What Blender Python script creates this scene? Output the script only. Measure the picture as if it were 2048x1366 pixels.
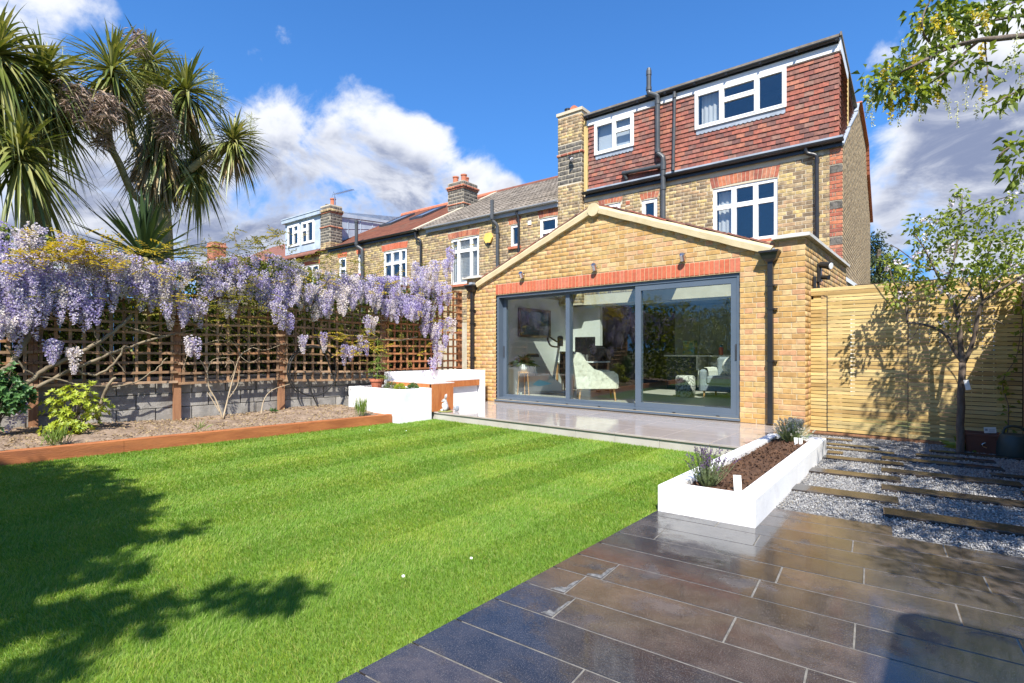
import bpy, math, random
import numpy as np
from mathutils import Vector, Matrix, Quaternion

R = math.radians
scene = bpy.context.scene
for _o in list(bpy.data.objects):
    bpy.data.objects.remove(_o)
COL = scene.collection
rng = random.Random(7)
nrg = np.random.default_rng(7)

# ------------------------------------------------------------------ camera
cam_d = bpy.data.cameras.new('camera')
cam = bpy.data.objects.new('camera', cam_d)
COL.objects.link(cam)
cam.location = (0, 0, 1.15)
cam.rotation_euler = (R(90), 0, R(40.5))
cam_d.sensor_width = 36
cam_d.lens = 36 * 1035 / 2048
cam_d.shift_y = 19 / 2048
cam_d.clip_start = 0.05
cam_d.clip_end = 3000
scene.camera = cam

# ------------------------------------------------------------------ sun, sky, exposure
SUN_TRAVEL = Vector((-0.47, 0.72, -1.0)).normalized()
sun_d = bpy.data.lights.new('sun', 'SUN')
sun_d.energy = 5.0
sun_d.angle = R(0.55)
sun_d.color = (1.0, 0.95, 0.86)
sun = bpy.data.objects.new('sun', sun_d)
COL.objects.link(sun)
sun.location = (6, -9, 14)
sun.rotation_euler = SUN_TRAVEL.to_track_quat('-Z', 'Y').to_euler()

scene.view_settings.view_transform = 'Standard'
scene.view_settings.look = 'None'
scene.view_settings.exposure = 0.85
scene.view_settings.gamma = 1.0
scene.view_settings.use_curve_mapping = False
scene.cycles.max_bounces = 8
scene.cycles.transparent_max_bounces = 24
scene.cycles.glossy_bounces = 4
scene.cycles.transmission_bounces = 6
scene.cycles.diffuse_bounces = 6
scene.cycles.caustics_reflective = False
scene.cycles.caustics_refractive = False
scene.cycles.sample_clamp_indirect = 8
try:
    scene.cycles.use_denoising = True
except Exception:
    pass


class NT:
    """small helper around a node tree"""
    def __init__(s, tree):
        s.t = tree
        s.n = tree.nodes
        s.l = tree.links

    def node(s, typ, **kw):
        nd = s.n.new(typ)
        for k, v in kw.items():
            setattr(nd, k, v)
        return nd

    def link(s, a, b):
        s.l.new(a, b)

    def val(s, sock, x):
        if hasattr(x, 'is_linked') or isinstance(x, bpy.types.NodeSocket):
            s.l.new(x, sock)
        else:
            sock.default_value = x

    def math(s, op, a, b=None, c=None, clamp=False):
        nd = s.n.new('ShaderNodeMath')
        nd.operation = op
        nd.use_clamp = clamp
        s.val(nd.inputs[0], a)
        if b is not None:
            s.val(nd.inputs[1], b)
        if c is not None:
            s.val(nd.inputs[2], c)
        return nd.outputs[0]

    def vmath(s, op, a, b=None):
        nd = s.n.new('ShaderNodeVectorMath')
        nd.operation = op
        s.val(nd.inputs[0], a)
        if b is not None:
            s.val(nd.inputs[1], b)
        return nd.outputs['Value'] if op in ('DOT_PRODUCT', 'LENGTH', 'DISTANCE') else nd.outputs[0]

    def noise(s, vec, scale, detail=4, rough=0.55, dist=0.0):
        nd = s.n.new('ShaderNodeTexNoise')
        if vec is not None:
            s.l.new(vec, nd.inputs['Vector'])
        nd.inputs['Scale'].default_value = scale
        nd.inputs['Detail'].default_value = detail
        nd.inputs['Roughness'].default_value = rough
        nd.inputs['Distortion'].default_value = dist
        return nd.outputs['Fac']

    def ramp(s, fac, stops, interp='LINEAR'):
        nd = s.n.new('ShaderNodeValToRGB')
        cr = nd.color_ramp
        cr.interpolation = interp
        while len(cr.elements) > 1:
            cr.elements.remove(cr.elements[-1])
        cr.elements[0].position = stops[0][0]
        cr.elements[0].color = tuple(stops[0][1]) + (1,)
        for p, c in stops[1:]:
            e = cr.elements.new(p)
            e.color = tuple(c) + (1,)
        s.l.new(fac, nd.inputs[0])
        return nd.outputs[0]

    def mix(s, fac, a, b, blend='MIX'):
        nd = s.n.new('ShaderNodeMix')
        nd.data_type = 'RGBA'
        nd.blend_type = blend
        s.val(nd.inputs[0], fac)
        for sock, x in ((nd.inputs[6], a), (nd.inputs[7], b)):
            if isinstance(x, bpy.types.NodeSocket):
                s.l.new(x, sock)
            else:
                sock.default_value = tuple(x) + ((1,) if len(x) == 3 else ())
        return nd.outputs[2]

    def smooth(s, x, a, b):
        nd = s.n.new('ShaderNodeMapRange')
        nd.interpolation_type = 'SMOOTHSTEP'
        s.val(nd.inputs[0], x)
        nd.inputs[1].default_value = a
        nd.inputs[2].default_value = b
        return nd.outputs[0]


# ------------------------------------------------------------------ world: clear sky with cumulus
def pix_dir(u, v):
    """unit direction in the world of a point of the sky"""
    a = R(40.5)
    r = (u - 1024) / 1035
    w = (702 - v) / 1035
    return Vector((r * math.cos(a) - math.sin(a), r * math.sin(a) + math.cos(a), w)).normalized()


world = bpy.data.worlds.new('World')
scene.world = world
world.use_nodes = True
W = NT(world.node_tree)
W.n.clear()
sky = W.node('ShaderNodeTexSky', sky_type='NISHITA')
sky.sun_disc = False
sky.sun_elevation = R(49.3)
sky.sun_rotation = R(147)
sky.altitude = 50
sky.air_density = 1.0
sky.dust_density = 0.4
sky.ozone_density = 2.5
gen = W.node('ShaderNodeTexCoord').outputs['Generated']
ray = W.vmath('NORMALIZE', gen)
sep = W.node('ShaderNodeSeparateXYZ')
W.link(ray, sep.inputs[0])
elev = sep.outputs[2]
# deeper, more saturated blue than the raw model, as through a polarised, processed exposure
deep = W.mix(1.0, sky.outputs[0], (0.44, 1.0, 1.6), 'MULTIPLY')
hz = W.math('POWER', W.math('SUBTRACT', 1.0, W.math('ABSOLUTE', elev), clamp=True), 2.2)
deep = W.mix(W.math('MULTIPLY', hz, 0.92), deep, (1.05, 2.8, 6.4))
# clouds: noise laid on a flat cloud deck (so they flatten towards the horizon)
inv = W.math('DIVIDE', 1.0, W.math('MAXIMUM', W.math('ADD', elev, 0.22), 0.06))
flat = W.vmath('MULTIPLY', ray, (1, 1, 1.6))
BANKS = [  # direction in the sky (u, v), angular size, weight
    (560, 330, 0.17, 0.42), (700, 300, 0.15, 0.42), (800, 350, 0.13, 0.42), (640, 420, 0.22, 0.40), (420, 330, 0.16, 0.40), (470, 420, 0.2, 0.40),
    (890, 340, 0.06, 0.34), (930, 410, 0.11, 0.36), (250, 360, 0.2, 0.34), (200, 430, 0.2, 0.36), (60, 400, 0.2, 0.30), (40, 130, 0.11, 0.24),
    (110, 15, 0.06, 0.26), (195, 15, 0.06, 0.26), (20, 30, 0.08, 0.22), (578, 75, 0.035, 0.26), (512, 115, 0.03, 0.24), (700, 255, 0.06, 0.34), (835, 265, 0.05, 0.34),
    (1985, 330, 0.20, 0.44), (1900, 270, 0.12, 0.40), (2000, 150, 0.13, 0.42), (2030, 90, 0.07, 0.40), (1880, 350, 0.10, 0.34), (1770, 360, 0.05, 0.32), (1760, 130, 0.04, 0.22), (1800, 455, 0.06, 0.36), (1860, 430, 0.06, 0.30),
    (1010, 385, 0.05, 0.30),
]


def banks(vec):
    mk = None
    for (u, v, size, wt) in BANKS:
        c = W.vmath('DISTANCE', vec, tuple(pix_dir(u, v)))
        m = W.math('MULTIPLY', W.math('SUBTRACT', 1.0, W.smooth(c, size * 0.25, size * 1.25)), wt)
        mk = m if mk is None else W.math('SMOOTH_MAX', mk, m, 0.08)
    return mk


mask = banks(ray)
mask_up = banks(W.vmath('ADD', ray, (0.0, 0.0, 0.075)))
# the same broken cloud cover goes on all round, out of the picture too
seen = W.smooth(W.vmath('DISTANCE', ray, tuple(pix_dir(1024, 420))), 1.0, 1.35)
around = W.math('MULTIPLY', W.math('MULTIPLY', W.smooth(elev, 1.0, 0.1), W.smooth(W.noise(flat, 0.9, 2), 0.40, 0.60)), W.math('MULTIPLY', seen, 0.34))
mask = W.math('MAXIMUM', mask, around)
p3 = W.vmath('MULTIPLY', ray, (1, 1, 1.35))
b1 = W.noise(p3, 5.0, 9, 0.60, 0.3)
b2 = W.noise(W.vmath('ADD', p3, (0.035, -0.05, 0.085)), 5.0, 5, 0.55, 0.3)
dens = W.math('ADD', b1, mask)
cover = W.smooth(dens, 0.705, 0.88)
# undersides: where there is more cloud towards the light than here, it is shaded
b3 = W.noise(p3, 9.0, 6, 0.6, 0.2)
thick = W.smooth(W.math('ADD', W.math('ADD', W.math('MULTIPLY', b2, 0.9), W.math('MULTIPLY', b3, 0.35)), W.math('MULTIPLY', mask_up, 1.15)), 0.74, 1.04)
under = W.math('MULTIPLY', thick, W.math('ADD', 0.25, W.math('MULTIPLY', W.smooth(dens, 0.74, 0.92), 0.75)))
puff = W.noise(W.vmath('MULTIPLY', ray, (1, 1, 2.2)), 7.0, 7, 0.62, 0.5)
under = W.math('MULTIPLY', under, W.math('ADD', 0.25, W.math('MULTIPLY', W.smooth(puff, 0.32, 0.62), 0.75)))
ccol = W.mix(under, (6.9, 7.1, 7.6), (1.95, 2.35, 3.6))
skycol = W.mix(cover, deep, ccol)
bg = W.node('ShaderNodeBackground')
W.link(skycol, bg.inputs[0])
bg.inputs[1].default_value = 0.08
wout = W.node('ShaderNodeOutputWorld')
W.link(bg.outputs[0], wout.inputs[0])

# ------------------------------------------------------------------ materials
MATS = {}


def piece_rnd(N):
    oi = N.node('ShaderNodeObjectInfo').outputs['Random']
    ri = N.node('ShaderNodeNewGeometry').outputs['Random Per Island']
    return N.math('FRACT', N.math('ADD', oi, ri))


def new_mat(name):
    m = bpy.data.materials.new(name)
    m.use_nodes = True
    N = NT(m.node_tree)
    N.n.clear()
    out = N.node('ShaderNodeOutputMaterial')
    MATS[name] = m
    return m, N, out


def surf(name, c1, c2=None, scale=8.0, rough=0.8, bump=0.0, bscale=60.0, pieces=None, vary=0.35, metal=0.0,
         spec=0.5, fine=0.25, fscale=90.0, stretch=None, coat=0.0, dirt=None, r2=None):
    """general opaque surface: two colours mottled by noise, optional per-piece palette"""
    m, N, out = new_mat(name)
    pos = N.node('ShaderNodeNewGeometry').outputs['Position']
    if stretch:
        pos = N.vmath('MULTIPLY', pos, stretch)
    c2 = c2 or c1
    if pieces:
        k = len(pieces)
        col = N.ramp(piece_rnd(N), [(i / k, c) for i, c in enumerate(pieces)], 'CONSTANT')
        nz = N.noise(pos, scale, 4)
        lo = N.mix(1.0, col, (1 - vary,) * 3, 'MULTIPLY')
        hi = N.mix(1.0, col, (1 + vary,) * 3, 'MULTIPLY')
        col = N.mix(N.smooth(nz, 0.3, 0.7), lo, hi)
    else:
        col = N.mix(N.smooth(N.noise(pos, scale, 5), 0.32, 0.68), c1, c2)
    if fine:
        f = N.noise(pos, fscale, 3, 0.7)
        g = N.math('ADD', 1 - fine, N.math('MULTIPLY', f, 2 * fine))
        cmb = N.node('ShaderNodeCombineXYZ')
        for i in range(3):
            N.link(g, cmb.inputs[i])
        col = N.mix(1.0, col, cmb.outputs[0], 'MULTIPLY')
    if dirt:
        dn = N.noise(pos, dirt[1], 6, 0.65)
        col = N.mix(N.math('MULTIPLY', N.smooth(dn, 0.5, 0.72), dirt[2]), col, dirt[0])
    p = N.node('ShaderNodeBsdfPrincipled')
    N.link(col, p.inputs['Base Color'])
    if r2 is None:
        p.inputs['Roughness'].default_value = rough
    else:
        N.link(N.math('ADD', rough, N.math('MULTIPLY', N.smooth(N.noise(pos, scale * 0.7, 4), 0.35, 0.65), r2 - rough)), p.inputs['Roughness'])
    p.inputs['Metallic'].default_value = metal
    p.inputs['Specular IOR Level'].default_value = spec
    p.inputs['Coat Weight'].default_value = coat
    p.inputs['Coat Roughness'].default_value = 0.1
    if bump:
        b = N.node('ShaderNodeBump')
        b.inputs['Strength'].default_value = bump
        b.inputs['Distance'].default_value = 0.01
        N.link(N.noise(pos, bscale, 5, 0.6), b.inputs['Height'])
        N.link(b.outputs[0], p.inputs['Normal'])
    N.link(p.outputs[0], out.inputs[0])
    return m


def leafy(name, cols, rough=0.45, trans=0.35, sat=1.0, spec=0.4, patch=False):
    """leaf / petal: per-leaf colour, some light passing through"""
    m, N, out = new_mat(name)
    k = len(cols)
    col = N.ramp(piece_rnd(N), [(i / max(1, k - 1), c) for i, c in enumerate(cols)])
    if patch:
        pos = N.node('ShaderNodeNewGeometry').outputs['Position']
        col = N.mix(N.smooth(N.noise(pos, 1.6, 5, 0.65), 0.38, 0.66), N.mix(1.0, col, (0.86, 0.94, 0.9), 'MULTIPLY'), N.mix(1.0, col, (1.2, 1.07, 1.0), 'MULTIPLY'))
        col = N.mix(N.math('MULTIPLY', N.smooth(N.noise(pos, 5.5, 4, 0.7), 0.60, 0.74), 0.5), col, (0.33, 0.31, 0.08))
    p = N.node('ShaderNodeBsdfPrincipled')
    N.link(col, p.inputs['Base Color'])
    p.inputs['Roughness'].default_value = rough
    p.inputs['Specular IOR Level'].default_value = spec
    t = N.node('ShaderNodeBsdfTranslucent')
    N.link(N.mix(1.0, col, (1.5, 1.35, 0.7) if sat else (1.1, 1.1, 1.1), 'MULTIPLY'), t.inputs[0])
    mx = N.node('ShaderNodeMixShader')
    mx.inputs[0].default_value = trans
    N.link(p.outputs[0], mx.inputs[1])
    N.link(t.outputs[0], mx.inputs[2])
    N.link(mx.outputs[0], out.inputs[0])
    return m


def glass(name, tint=(0.92, 0.95, 0.94), boost=1.6, rough=0.0, base=0.02, wavy=0.0):
    m, N, out = new_mat(name)
    lw = N.node('ShaderNodeLayerWeight')
    lw.inputs[0].default_value = 0.5
    fres = N.math('ADD', 0.04, N.math('MULTIPLY', N.math('POWER', lw.outputs['Facing'], 5.0), 0.96))
    fac = N.math('ADD', N.math('MULTIPLY', fres, boost), base, clamp=True)
    tr = N.node('ShaderNodeBsdfTransparent')
    tr.inputs[0].default_value = tint + (1,)
    gl = N.node('ShaderNodeBsdfGlossy')
    gl.inputs['Roughness'].default_value = rough
    if wavy:
        b = N.node('ShaderNodeBump')
        b.inputs['Strength'].default_value = wavy
        b.inputs['Distance'].default_value = 0.02
        N.link(N.noise(N.node('ShaderNodeNewGeometry').outputs['Position'], 1.7, 2), b.inputs['Height'])
        N.link(b.outputs[0], gl.inputs['Normal'])
    mx = N.node('ShaderNodeMixShader')
    N.link(fac, mx.inputs[0])
    N.link(tr.outputs[0], mx.inputs[1])
    N.link(gl.outputs[0], mx.inputs[2])
    N.link(mx.outputs[0], out.inputs[0])
    return m


STOCK_NEW = [(0.485, 0.295, 0.105), (0.525, 0.325, 0.12), (0.455, 0.265, 0.09), (0.55, 0.36, 0.15), (0.49, 0.285, 0.115),
             (0.535, 0.325, 0.165), (0.51, 0.275, 0.14), (0.475, 0.325, 0.13), (0.56, 0.385, 0.185), (0.43, 0.255, 0.095)]
STOCK_OLD = [(0.37, 0.27, 0.135), (0.43, 0.32, 0.155), (0.31, 0.215, 0.115), (0.47, 0.36, 0.18), (0.24, 0.17, 0.10),
             (0.39, 0.255, 0.14), (0.41, 0.31, 0.18), (0.49, 0.36, 0.15), (0.34, 0.245, 0.14), (0.20, 0.145, 0.09)]
surf('brick_new', (0.5, 0.4, 0.2), scale=14, pieces=STOCK_NEW, vary=0.16, rough=0.88, bump=0.35, bscale=140, fine=0.16, fscale=160)
surf('brick_old', (0.5, 0.4, 0.2), scale=12, pieces=STOCK_OLD, vary=0.3, rough=0.92, bump=0.5, bscale=120, fine=0.3, fscale=130,
     dirt=((0.13, 0.10, 0.07), 2.2, 0.4))
surf('brick_grimy', (0.5, 0.4, 0.2), scale=10, pieces=[(0.16, 0.125, 0.085), (0.21, 0.16, 0.10), (0.12, 0.10, 0.075), (0.26, 0.20, 0.12)],
     vary=0.3, rough=0.92, bump=0.5, bscale=120, fine=0.3)
surf('brick_side', (0.5, 0.4, 0.2), scale=9, pieces=[(0.36, 0.265, 0.15), (0.39, 0.285, 0.16), (0.32, 0.235, 0.135), (0.41, 0.31, 0.18), (0.34, 0.245, 0.14)],
     vary=0.22, rough=0.92, bump=0.4, bscale=120, fine=0.25)
surf('brick_red_new', (0.5, 0.1, 0.05), pieces=[(0.50, 0.125, 0.06), (0.54, 0.14, 0.07), (0.46, 0.11, 0.055), (0.52, 0.15, 0.085)],
     vary=0.12, scale=20, rough=0.85, bump=0.25, bscale=150, fine=0.12)
surf('brick_red_old', (0.5, 0.1, 0.05), pieces=[(0.40, 0.13, 0.07), (0.46, 0.16, 0.08), (0.33, 0.10, 0.06), (0.42, 0.17, 0.10), (0.28, 0.09, 0.06)],
     vary=0.25, scale=14, rough=0.9, bump=0.4, bscale=120, fine=0.25)
surf('stone_grey', (0.075, 0.068, 0.058), (0.17, 0.155, 0.135), scale=16, rough=0.95, bump=0.9, bscale=45, fine=0.3)
surf('mortar_new', (0.46, 0.36, 0.21), (0.52, 0.42, 0.26), scale=9, rough=0.95, bump=0.3)
surf('mortar_old', (0.42, 0.36, 0.26), (0.52, 0.46, 0.35), scale=5, rough=0.95, bump=0.3)
surf('mortar_pale', (0.52, 0.45, 0.33), (0.58, 0.51, 0.39), scale=5, rough=0.95)
TILE_RED = [(0.24, 0.082, 0.058), (0.30, 0.105, 0.072), (0.20, 0.070, 0.055), (0.34, 0.13, 0.082), (0.145, 0.068, 0.058), (0.27, 0.118, 0.09),
            (0.315, 0.098, 0.065), (0.215, 0.096, 0.072), (0.17, 0.082, 0.068), (0.28, 0.096, 0.07), (0.235, 0.125, 0.095)]
surf('tile_red', (0.4, 0.1, 0.1), pieces=TILE_RED, vary=0.22, scale=16, rough=0.85, bump=0.35, bscale=110, fine=0.2)
surf('tile_brown', (0.17, 0.065, 0.045), (0.24, 0.095, 0.06), scale=3.5, rough=0.9, bump=0.4, bscale=60, fine=0.3, fscale=40, dirt=((0.16, 0.13, 0.10), 1.4, 0.5))
surf('tile_grey', (0.3, 0.3, 0.3), pieces=[(0.15, 0.125, 0.10), (0.185, 0.155, 0.125), (0.125, 0.105, 0.085), (0.20, 0.17, 0.14)], vary=0.25, scale=9,
     rough=0.93, bump=0.4, bscale=70, fine=0.25, dirt=((0.22, 0.205, 0.165), 3.0, 0.4))
surf('lead', (0.27, 0.31, 0.37), (0.36, 0.40, 0.46), scale=5, rough=0.55, bump=0.1, bscale=20, fine=0.12)
surf('lead_sheet', (0.34, 0.41, 0.50), (0.45, 0.52, 0.60), scale=2.5, rough=0.5, bump=0.15, bscale=12, fine=0.1, dirt=((0.62, 0.66, 0.70), 1.6, 0.5))
surf('upvc', (0.82, 0.83, 0.84), (0.86, 0.86, 0.86), scale=3, rough=0.35, fine=0.02)
surf('fascia_white', (0.70, 0.71, 0.74), (0.78, 0.78, 0.80), scale=3, rough=0.5, fine=0.04)
surf('fascia_grey', (0.36, 0.37, 0.40), (0.42, 0.43, 0.45), scale=3, rough=0.6, fine=0.06)
surf('black_plastic', (0.018, 0.018, 0.02), (0.026, 0.026, 0.028), scale=5, rough=0.32, fine=0.1)
surf('dark_metal', (0.035, 0.037, 0.042), (0.05, 0.05, 0.055), scale=5, rough=0.4, fine=0.08)
surf('pipe_grey', (0.05, 0.055, 0.06), (0.075, 0.08, 0.085), scale=4, rough=0.4, fine=0.08)
surf('frame_grey', (0.085, 0.115, 0.155), (0.10, 0.13, 0.17), scale=2, rough=0.38, fine=0.03, spec=0.5)
surf('coping_stone', (0.56, 0.54, 0.49), (0.66, 0.63, 0.57), scale=5, rough=0.85, bump=0.2, fine=0.1)
surf('verge_mortar', (0.52, 0.42, 0.24), (0.60, 0.50, 0.31), scale=4, rough=0.85, bump=0.25, bscale=50, fine=0.12)
surf('terracotta', (0.42, 0.13, 0.07), (0.50, 0.18, 0.10), scale=8, rough=0.85, bump=0.2, fine=0.15)
surf('white_render', (0.86, 0.86, 0.86), (0.80, 0.81, 0.83), scale=3, rough=0.75, bump=0.25, bscale=30, fine=0.03, dirt=((0.62, 0.62, 0.64), 3.1, 0.45))
surf('timber_red', (0.40, 0.125, 0.035), (0.52, 0.19, 0.06), scale=3.0, rough=0.55, bump=0.2, bscale=30, fine=0.18, fscale=14, stretch=(6, 6, 1.2))
surf('timber_sleeper', (0.30, 0.095, 0.03), (0.44, 0.155, 0.05), scale=2.0, rough=0.7, bump=0.4, bscale=14, fine=0.25, fscale=9, stretch=(7, 1, 7),
     dirt=((0.13, 0.04, 0.02), 1.0, 0.6))
surf('seat_tile', (0.62, 0.52, 0.50), (0.70, 0.60, 0.58), scale=3, rough=0.25, fine=0.05)
surf('lath', (0.2, 0.1, 0.05), pieces=[(0.28, 0.165, 0.09), (0.34, 0.21, 0.12), (0.23, 0.135, 0.075), (0.38, 0.25, 0.155), (0.30, 0.15, 0.07)], vary=0.3, scale=6,
     rough=0.85, bump=0.3, bscale=40, fine=0.25)
surf('lath_orange', (0.2, 0.1, 0.05), pieces=[(0.36, 0.15, 0.06), (0.42, 0.19, 0.08), (0.31, 0.12, 0.05)], vary=0.25, scale=6, rough=0.8, bump=0.3, bscale=40, fine=0.2)
surf('post_wood', (0.26, 0.12, 0.06), (0.36, 0.18, 0.09), scale=3, rough=0.85, bump=0.4, bscale=25, fine=0.25, fscale=20, stretch=(8, 8, 0.8))
surf('slat', (0.5, 0.4, 0.2), pieces=[(0.53, 0.37, 0.14), (0.59, 0.43, 0.175), (0.48, 0.33, 0.12), (0.62, 0.46, 0.20), (0.51, 0.39, 0.17), (0.43, 0.28, 0.10), (0.56, 0.39, 0.145)],
     vary=0.18, scale=2.5, rough=0.75, bump=0.2, bscale=25, fine=0.16, fscale=12, stretch=(1.0, 9, 9), dirt=((0.26, 0.15, 0.06), 1.3, 0.35))
surf('slat_post', (0.50, 0.37, 0.15), (0.58, 0.44, 0.19), scale=3, rough=0.8, fine=0.15, stretch=(8, 8, 1))
surf('board_dark', (0.2, 0.1, 0.05), pieces=[(0.07, 0.045, 0.03), (0.09, 0.058, 0.038), (0.055, 0.037, 0.026)], vary=0.3, scale=5, rough=0.9, fine=0.3)
surf('block', (0.3, 0.3, 0.3), pieces=[(0.30, 0.285, 0.26), (0.35, 0.33, 0.30), (0.26, 0.245, 0.225)], vary=0.22, scale=7, rough=0.95, bump=0.7, bscale=50, fine=0.25,
     dirt=((0.16, 0.14, 0.11), 2.5, 0.5))
surf('mortar_smear', (0.07, 0.07, 0.07), (0.20, 0.20, 0.20), scale=40, rough=0.9, bump=0.3, bscale=150, fine=0.35, fscale=160)
surf('soil', (0.165, 0.115, 0.08), (0.28, 0.205, 0.15), scale=9, rough=1.0, bump=0.9, bscale=28, fine=0.35, fscale=60, dirt=((0.44, 0.33, 0.22), 14, 0.5))
surf('compost', (0.062, 0.030, 0.016), (0.12, 0.062, 0.034), scale=14, rough=1.0, bump=1.0, bscale=40, fine=0.4, fscale=80)
surf('earth', (0.16, 0.13, 0.07), (0.11, 0.13, 0.04), scale=0.6, rough=1.0, fine=0.3)
surf('turf', (0.10, 0.19, 0.02), (0.14, 0.23, 0.03), scale=5, rough=1.0, fine=0.35, fscale=120)
surf('grout', (0.13, 0.12, 0.105), (0.22, 0.205, 0.18), scale=20, rough=0.9, bump=0.4, bscale=120, fine=0.3)
surf('gravel_bed', (0.20, 0.20, 0.205), (0.30, 0.295, 0.30), scale=60, rough=0.9, bump=0.6, bscale=120, fine=0.4)
surf('chip', (0.3, 0.3, 0.3), pieces=[(0.36, 0.36, 0.365), (0.25, 0.25, 0.26), (0.17, 0.17, 0.18), (0.44, 0.44, 0.43), (0.31, 0.30, 0.29), (0.21, 0.21, 0.22), (0.40, 0.39, 0.385), (0.12, 0.12, 0.13), (0.33, 0.30, 0.26)], vary=0.15,
     scale=40, rough=0.8, fine=0.2)
surf('bark', (0.10, 0.075, 0.06), (0.16, 0.125, 0.10), scale=8, rough=0.95, bump=0.6, bscale=40, fine=0.3, stretch=(3, 3, 0.8))
surf('bark_pale', (0.33, 0.25, 0.16), (0.46, 0.37, 0.25), scale=5, rough=0.9, bump=0.5, bscale=40, fine=0.3)
surf('vine_wood', (0.15, 0.115, 0.075), (0.26, 0.21, 0.135), scale=6, rough=0.9, bump=0.6, bscale=35, fine=0.3)
surf('palm_bark', (0.24, 0.21, 0.09), (0.34, 0.29, 0.14), scale=6, rough=0.95, bump=0.8, bscale=25, fine=0.3, stretch=(1, 1, 4))
surf('white_paint', (0.78, 0.79, 0.77), (0.81, 0.81, 0.80), scale=2, rough=0.7, fine=0.02)
surf('wall_paint', (0.60, 0.61, 0.585), (0.63, 0.635, 0.61), scale=1.5, rough=0.8, fine=0.02)
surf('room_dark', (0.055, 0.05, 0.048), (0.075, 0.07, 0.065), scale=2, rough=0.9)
surf('room_floor', (0.42, 0.39, 0.35), (0.50, 0.47, 0.42), scale=2, rough=0.4, fine=0.08)
surf('navy', (0.012, 0.022, 0.045), (0.016, 0.028, 0.055), scale=2, rough=0.4)
surf('unit_grey', (0.56, 0.575, 0.56), (0.60, 0.61, 0.60), scale=2, rough=0.45, fine=0.03)
surf('sofa_grey', (0.20, 0.23, 0.27), (0.25, 0.28, 0.32), scale=14, rough=0.95, fine=0.15)
surf('throw', (0.66, 0.66, 0.60), (0.75, 0.74, 0.68), scale=18, rough=0.95, fine=0.15)
surf('chair_cloth', (0.62, 0.60, 0.50), (0.75, 0.73, 0.62), scale=16, rough=0.95, fine=0.2, dirt=((0.30, 0.29, 0.22), 11, 0.75))
surf('leg_wood', (0.45, 0.24, 0.10), (0.55, 0.31, 0.14), scale=8, rough=0.5)
surf('pouf_cloth', (0.08, 0.08, 0.08), (0.70, 0.68, 0.62), scale=26, rough=0.95, fine=0.1)
surf('screen', (0.012, 0.012, 0.015), (0.016, 0.016, 0.02), scale=2, rough=0.12)
surf('bike_grey', (0.35, 0.38, 0.38), (0.42, 0.45, 0.45), scale=3, rough=0.4)
surf('bike_blue', (0.10, 0.40, 0.55), (0.12, 0.45, 0.6), scale=3, rough=0.4)
surf('pink_plastic', (0.75, 0.10, 0.14), (0.8, 0.13, 0.17), scale=3, rough=0.35)
surf('blue_plastic', (0.05, 0.25, 0.6), (0.06, 0.3, 0.65), scale=3, rough=0.35)
surf('carton', (0.5, 0.42, 0.1), (0.10, 0.35, 0.3), scale=9, rough=0.6, fine=0.1, dirt=((0.6, 0.12, 0.10), 7, 0.8))
surf('painting', (0.02, 0.03, 0.06), (0.07, 0.16, 0.22), scale=3.2, rough=0.5, fine=0.3, fscale=14, dirt=((0.35, 0.42, 0.45), 2.6, 0.6))
surf('painting_warm', (0.10, 0.06, 0.03), (0.30, 0.16, 0.06), scale=4, rough=0.5, fine=0.3, fscale=14)
surf('gilt', (0.07, 0.05, 0.03), (0.12, 0.085, 0.04), scale=9, rough=0.5)
surf('chrome', (0.55, 0.55, 0.56), (0.6, 0.6, 0.6), scale=3, rough=0.22, metal=1.0, fine=0.02)
surf('statue', (0.36, 0.36, 0.38), (0.62, 0.62, 0.63), scale=16, rough=0.8, bump=0.4, bscale=60, fine=0.15)
surf('statue_dark', (0.22, 0.25, 0.29), (0.36, 0.39, 0.43), scale=20, rough=0.8, bump=0.4, bscale=60, fine=0.2)
surf('statue_white', (0.72, 0.72, 0.72), (0.78, 0.78, 0.77), scale=12, rough=0.8, fine=0.08)
surf('moss', (0.16, 0.17, 0.04), (0.26, 0.25, 0.08), scale=30, rough=1.0, bump=0.6, fine=0.3)
surf('alarm_yellow', (0.80, 0.50, 0.10), (0.84, 0.56, 0.14), scale=3, rough=0.4, fine=0.02)
surf('label_white', (0.78, 0.79, 0.78), (0.74, 0.75, 0.75), scale=6, rough=0.5, fine=0.05)
surf('print_grey', (0.35, 0.36, 0.38), (0.40, 0.41, 0.43), scale=30, rough=0.6)
surf('pot_brown', (0.13, 0.048, 0.032), (0.17, 0.065, 0.042), scale=5, rough=0.5, fine=0.1)
surf('can_green', (0.035, 0.05, 0.045), (0.045, 0.062, 0.055), scale=5, rough=0.55, fine=0.1)
surf('curtain', (0.62, 0.62, 0.60), (0.72, 0.72, 0.70), scale=3, rough=0.95, fine=0.04)
surf('blind', (0.60, 0.64, 0.68), (0.66, 0.70, 0.73), scale=2, rough=0.8, fine=0.02)
surf('hose', (0.02, 0.02, 0.02), (0.03, 0.03, 0.03), scale=5, rough=0.55, spec=0.3)
surf('hide', (0.03, 0.03, 0.032), rough=0.9)
surf('daisy', (0.85, 0.84, 0.82), (0.9, 0.89, 0.87), scale=5, rough=0.7)
surf('shed_wood', (0.22, 0.14, 0.08), (0.28, 0.18, 0.10), scale=3, rough=0.85, fine=0.2)

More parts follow.
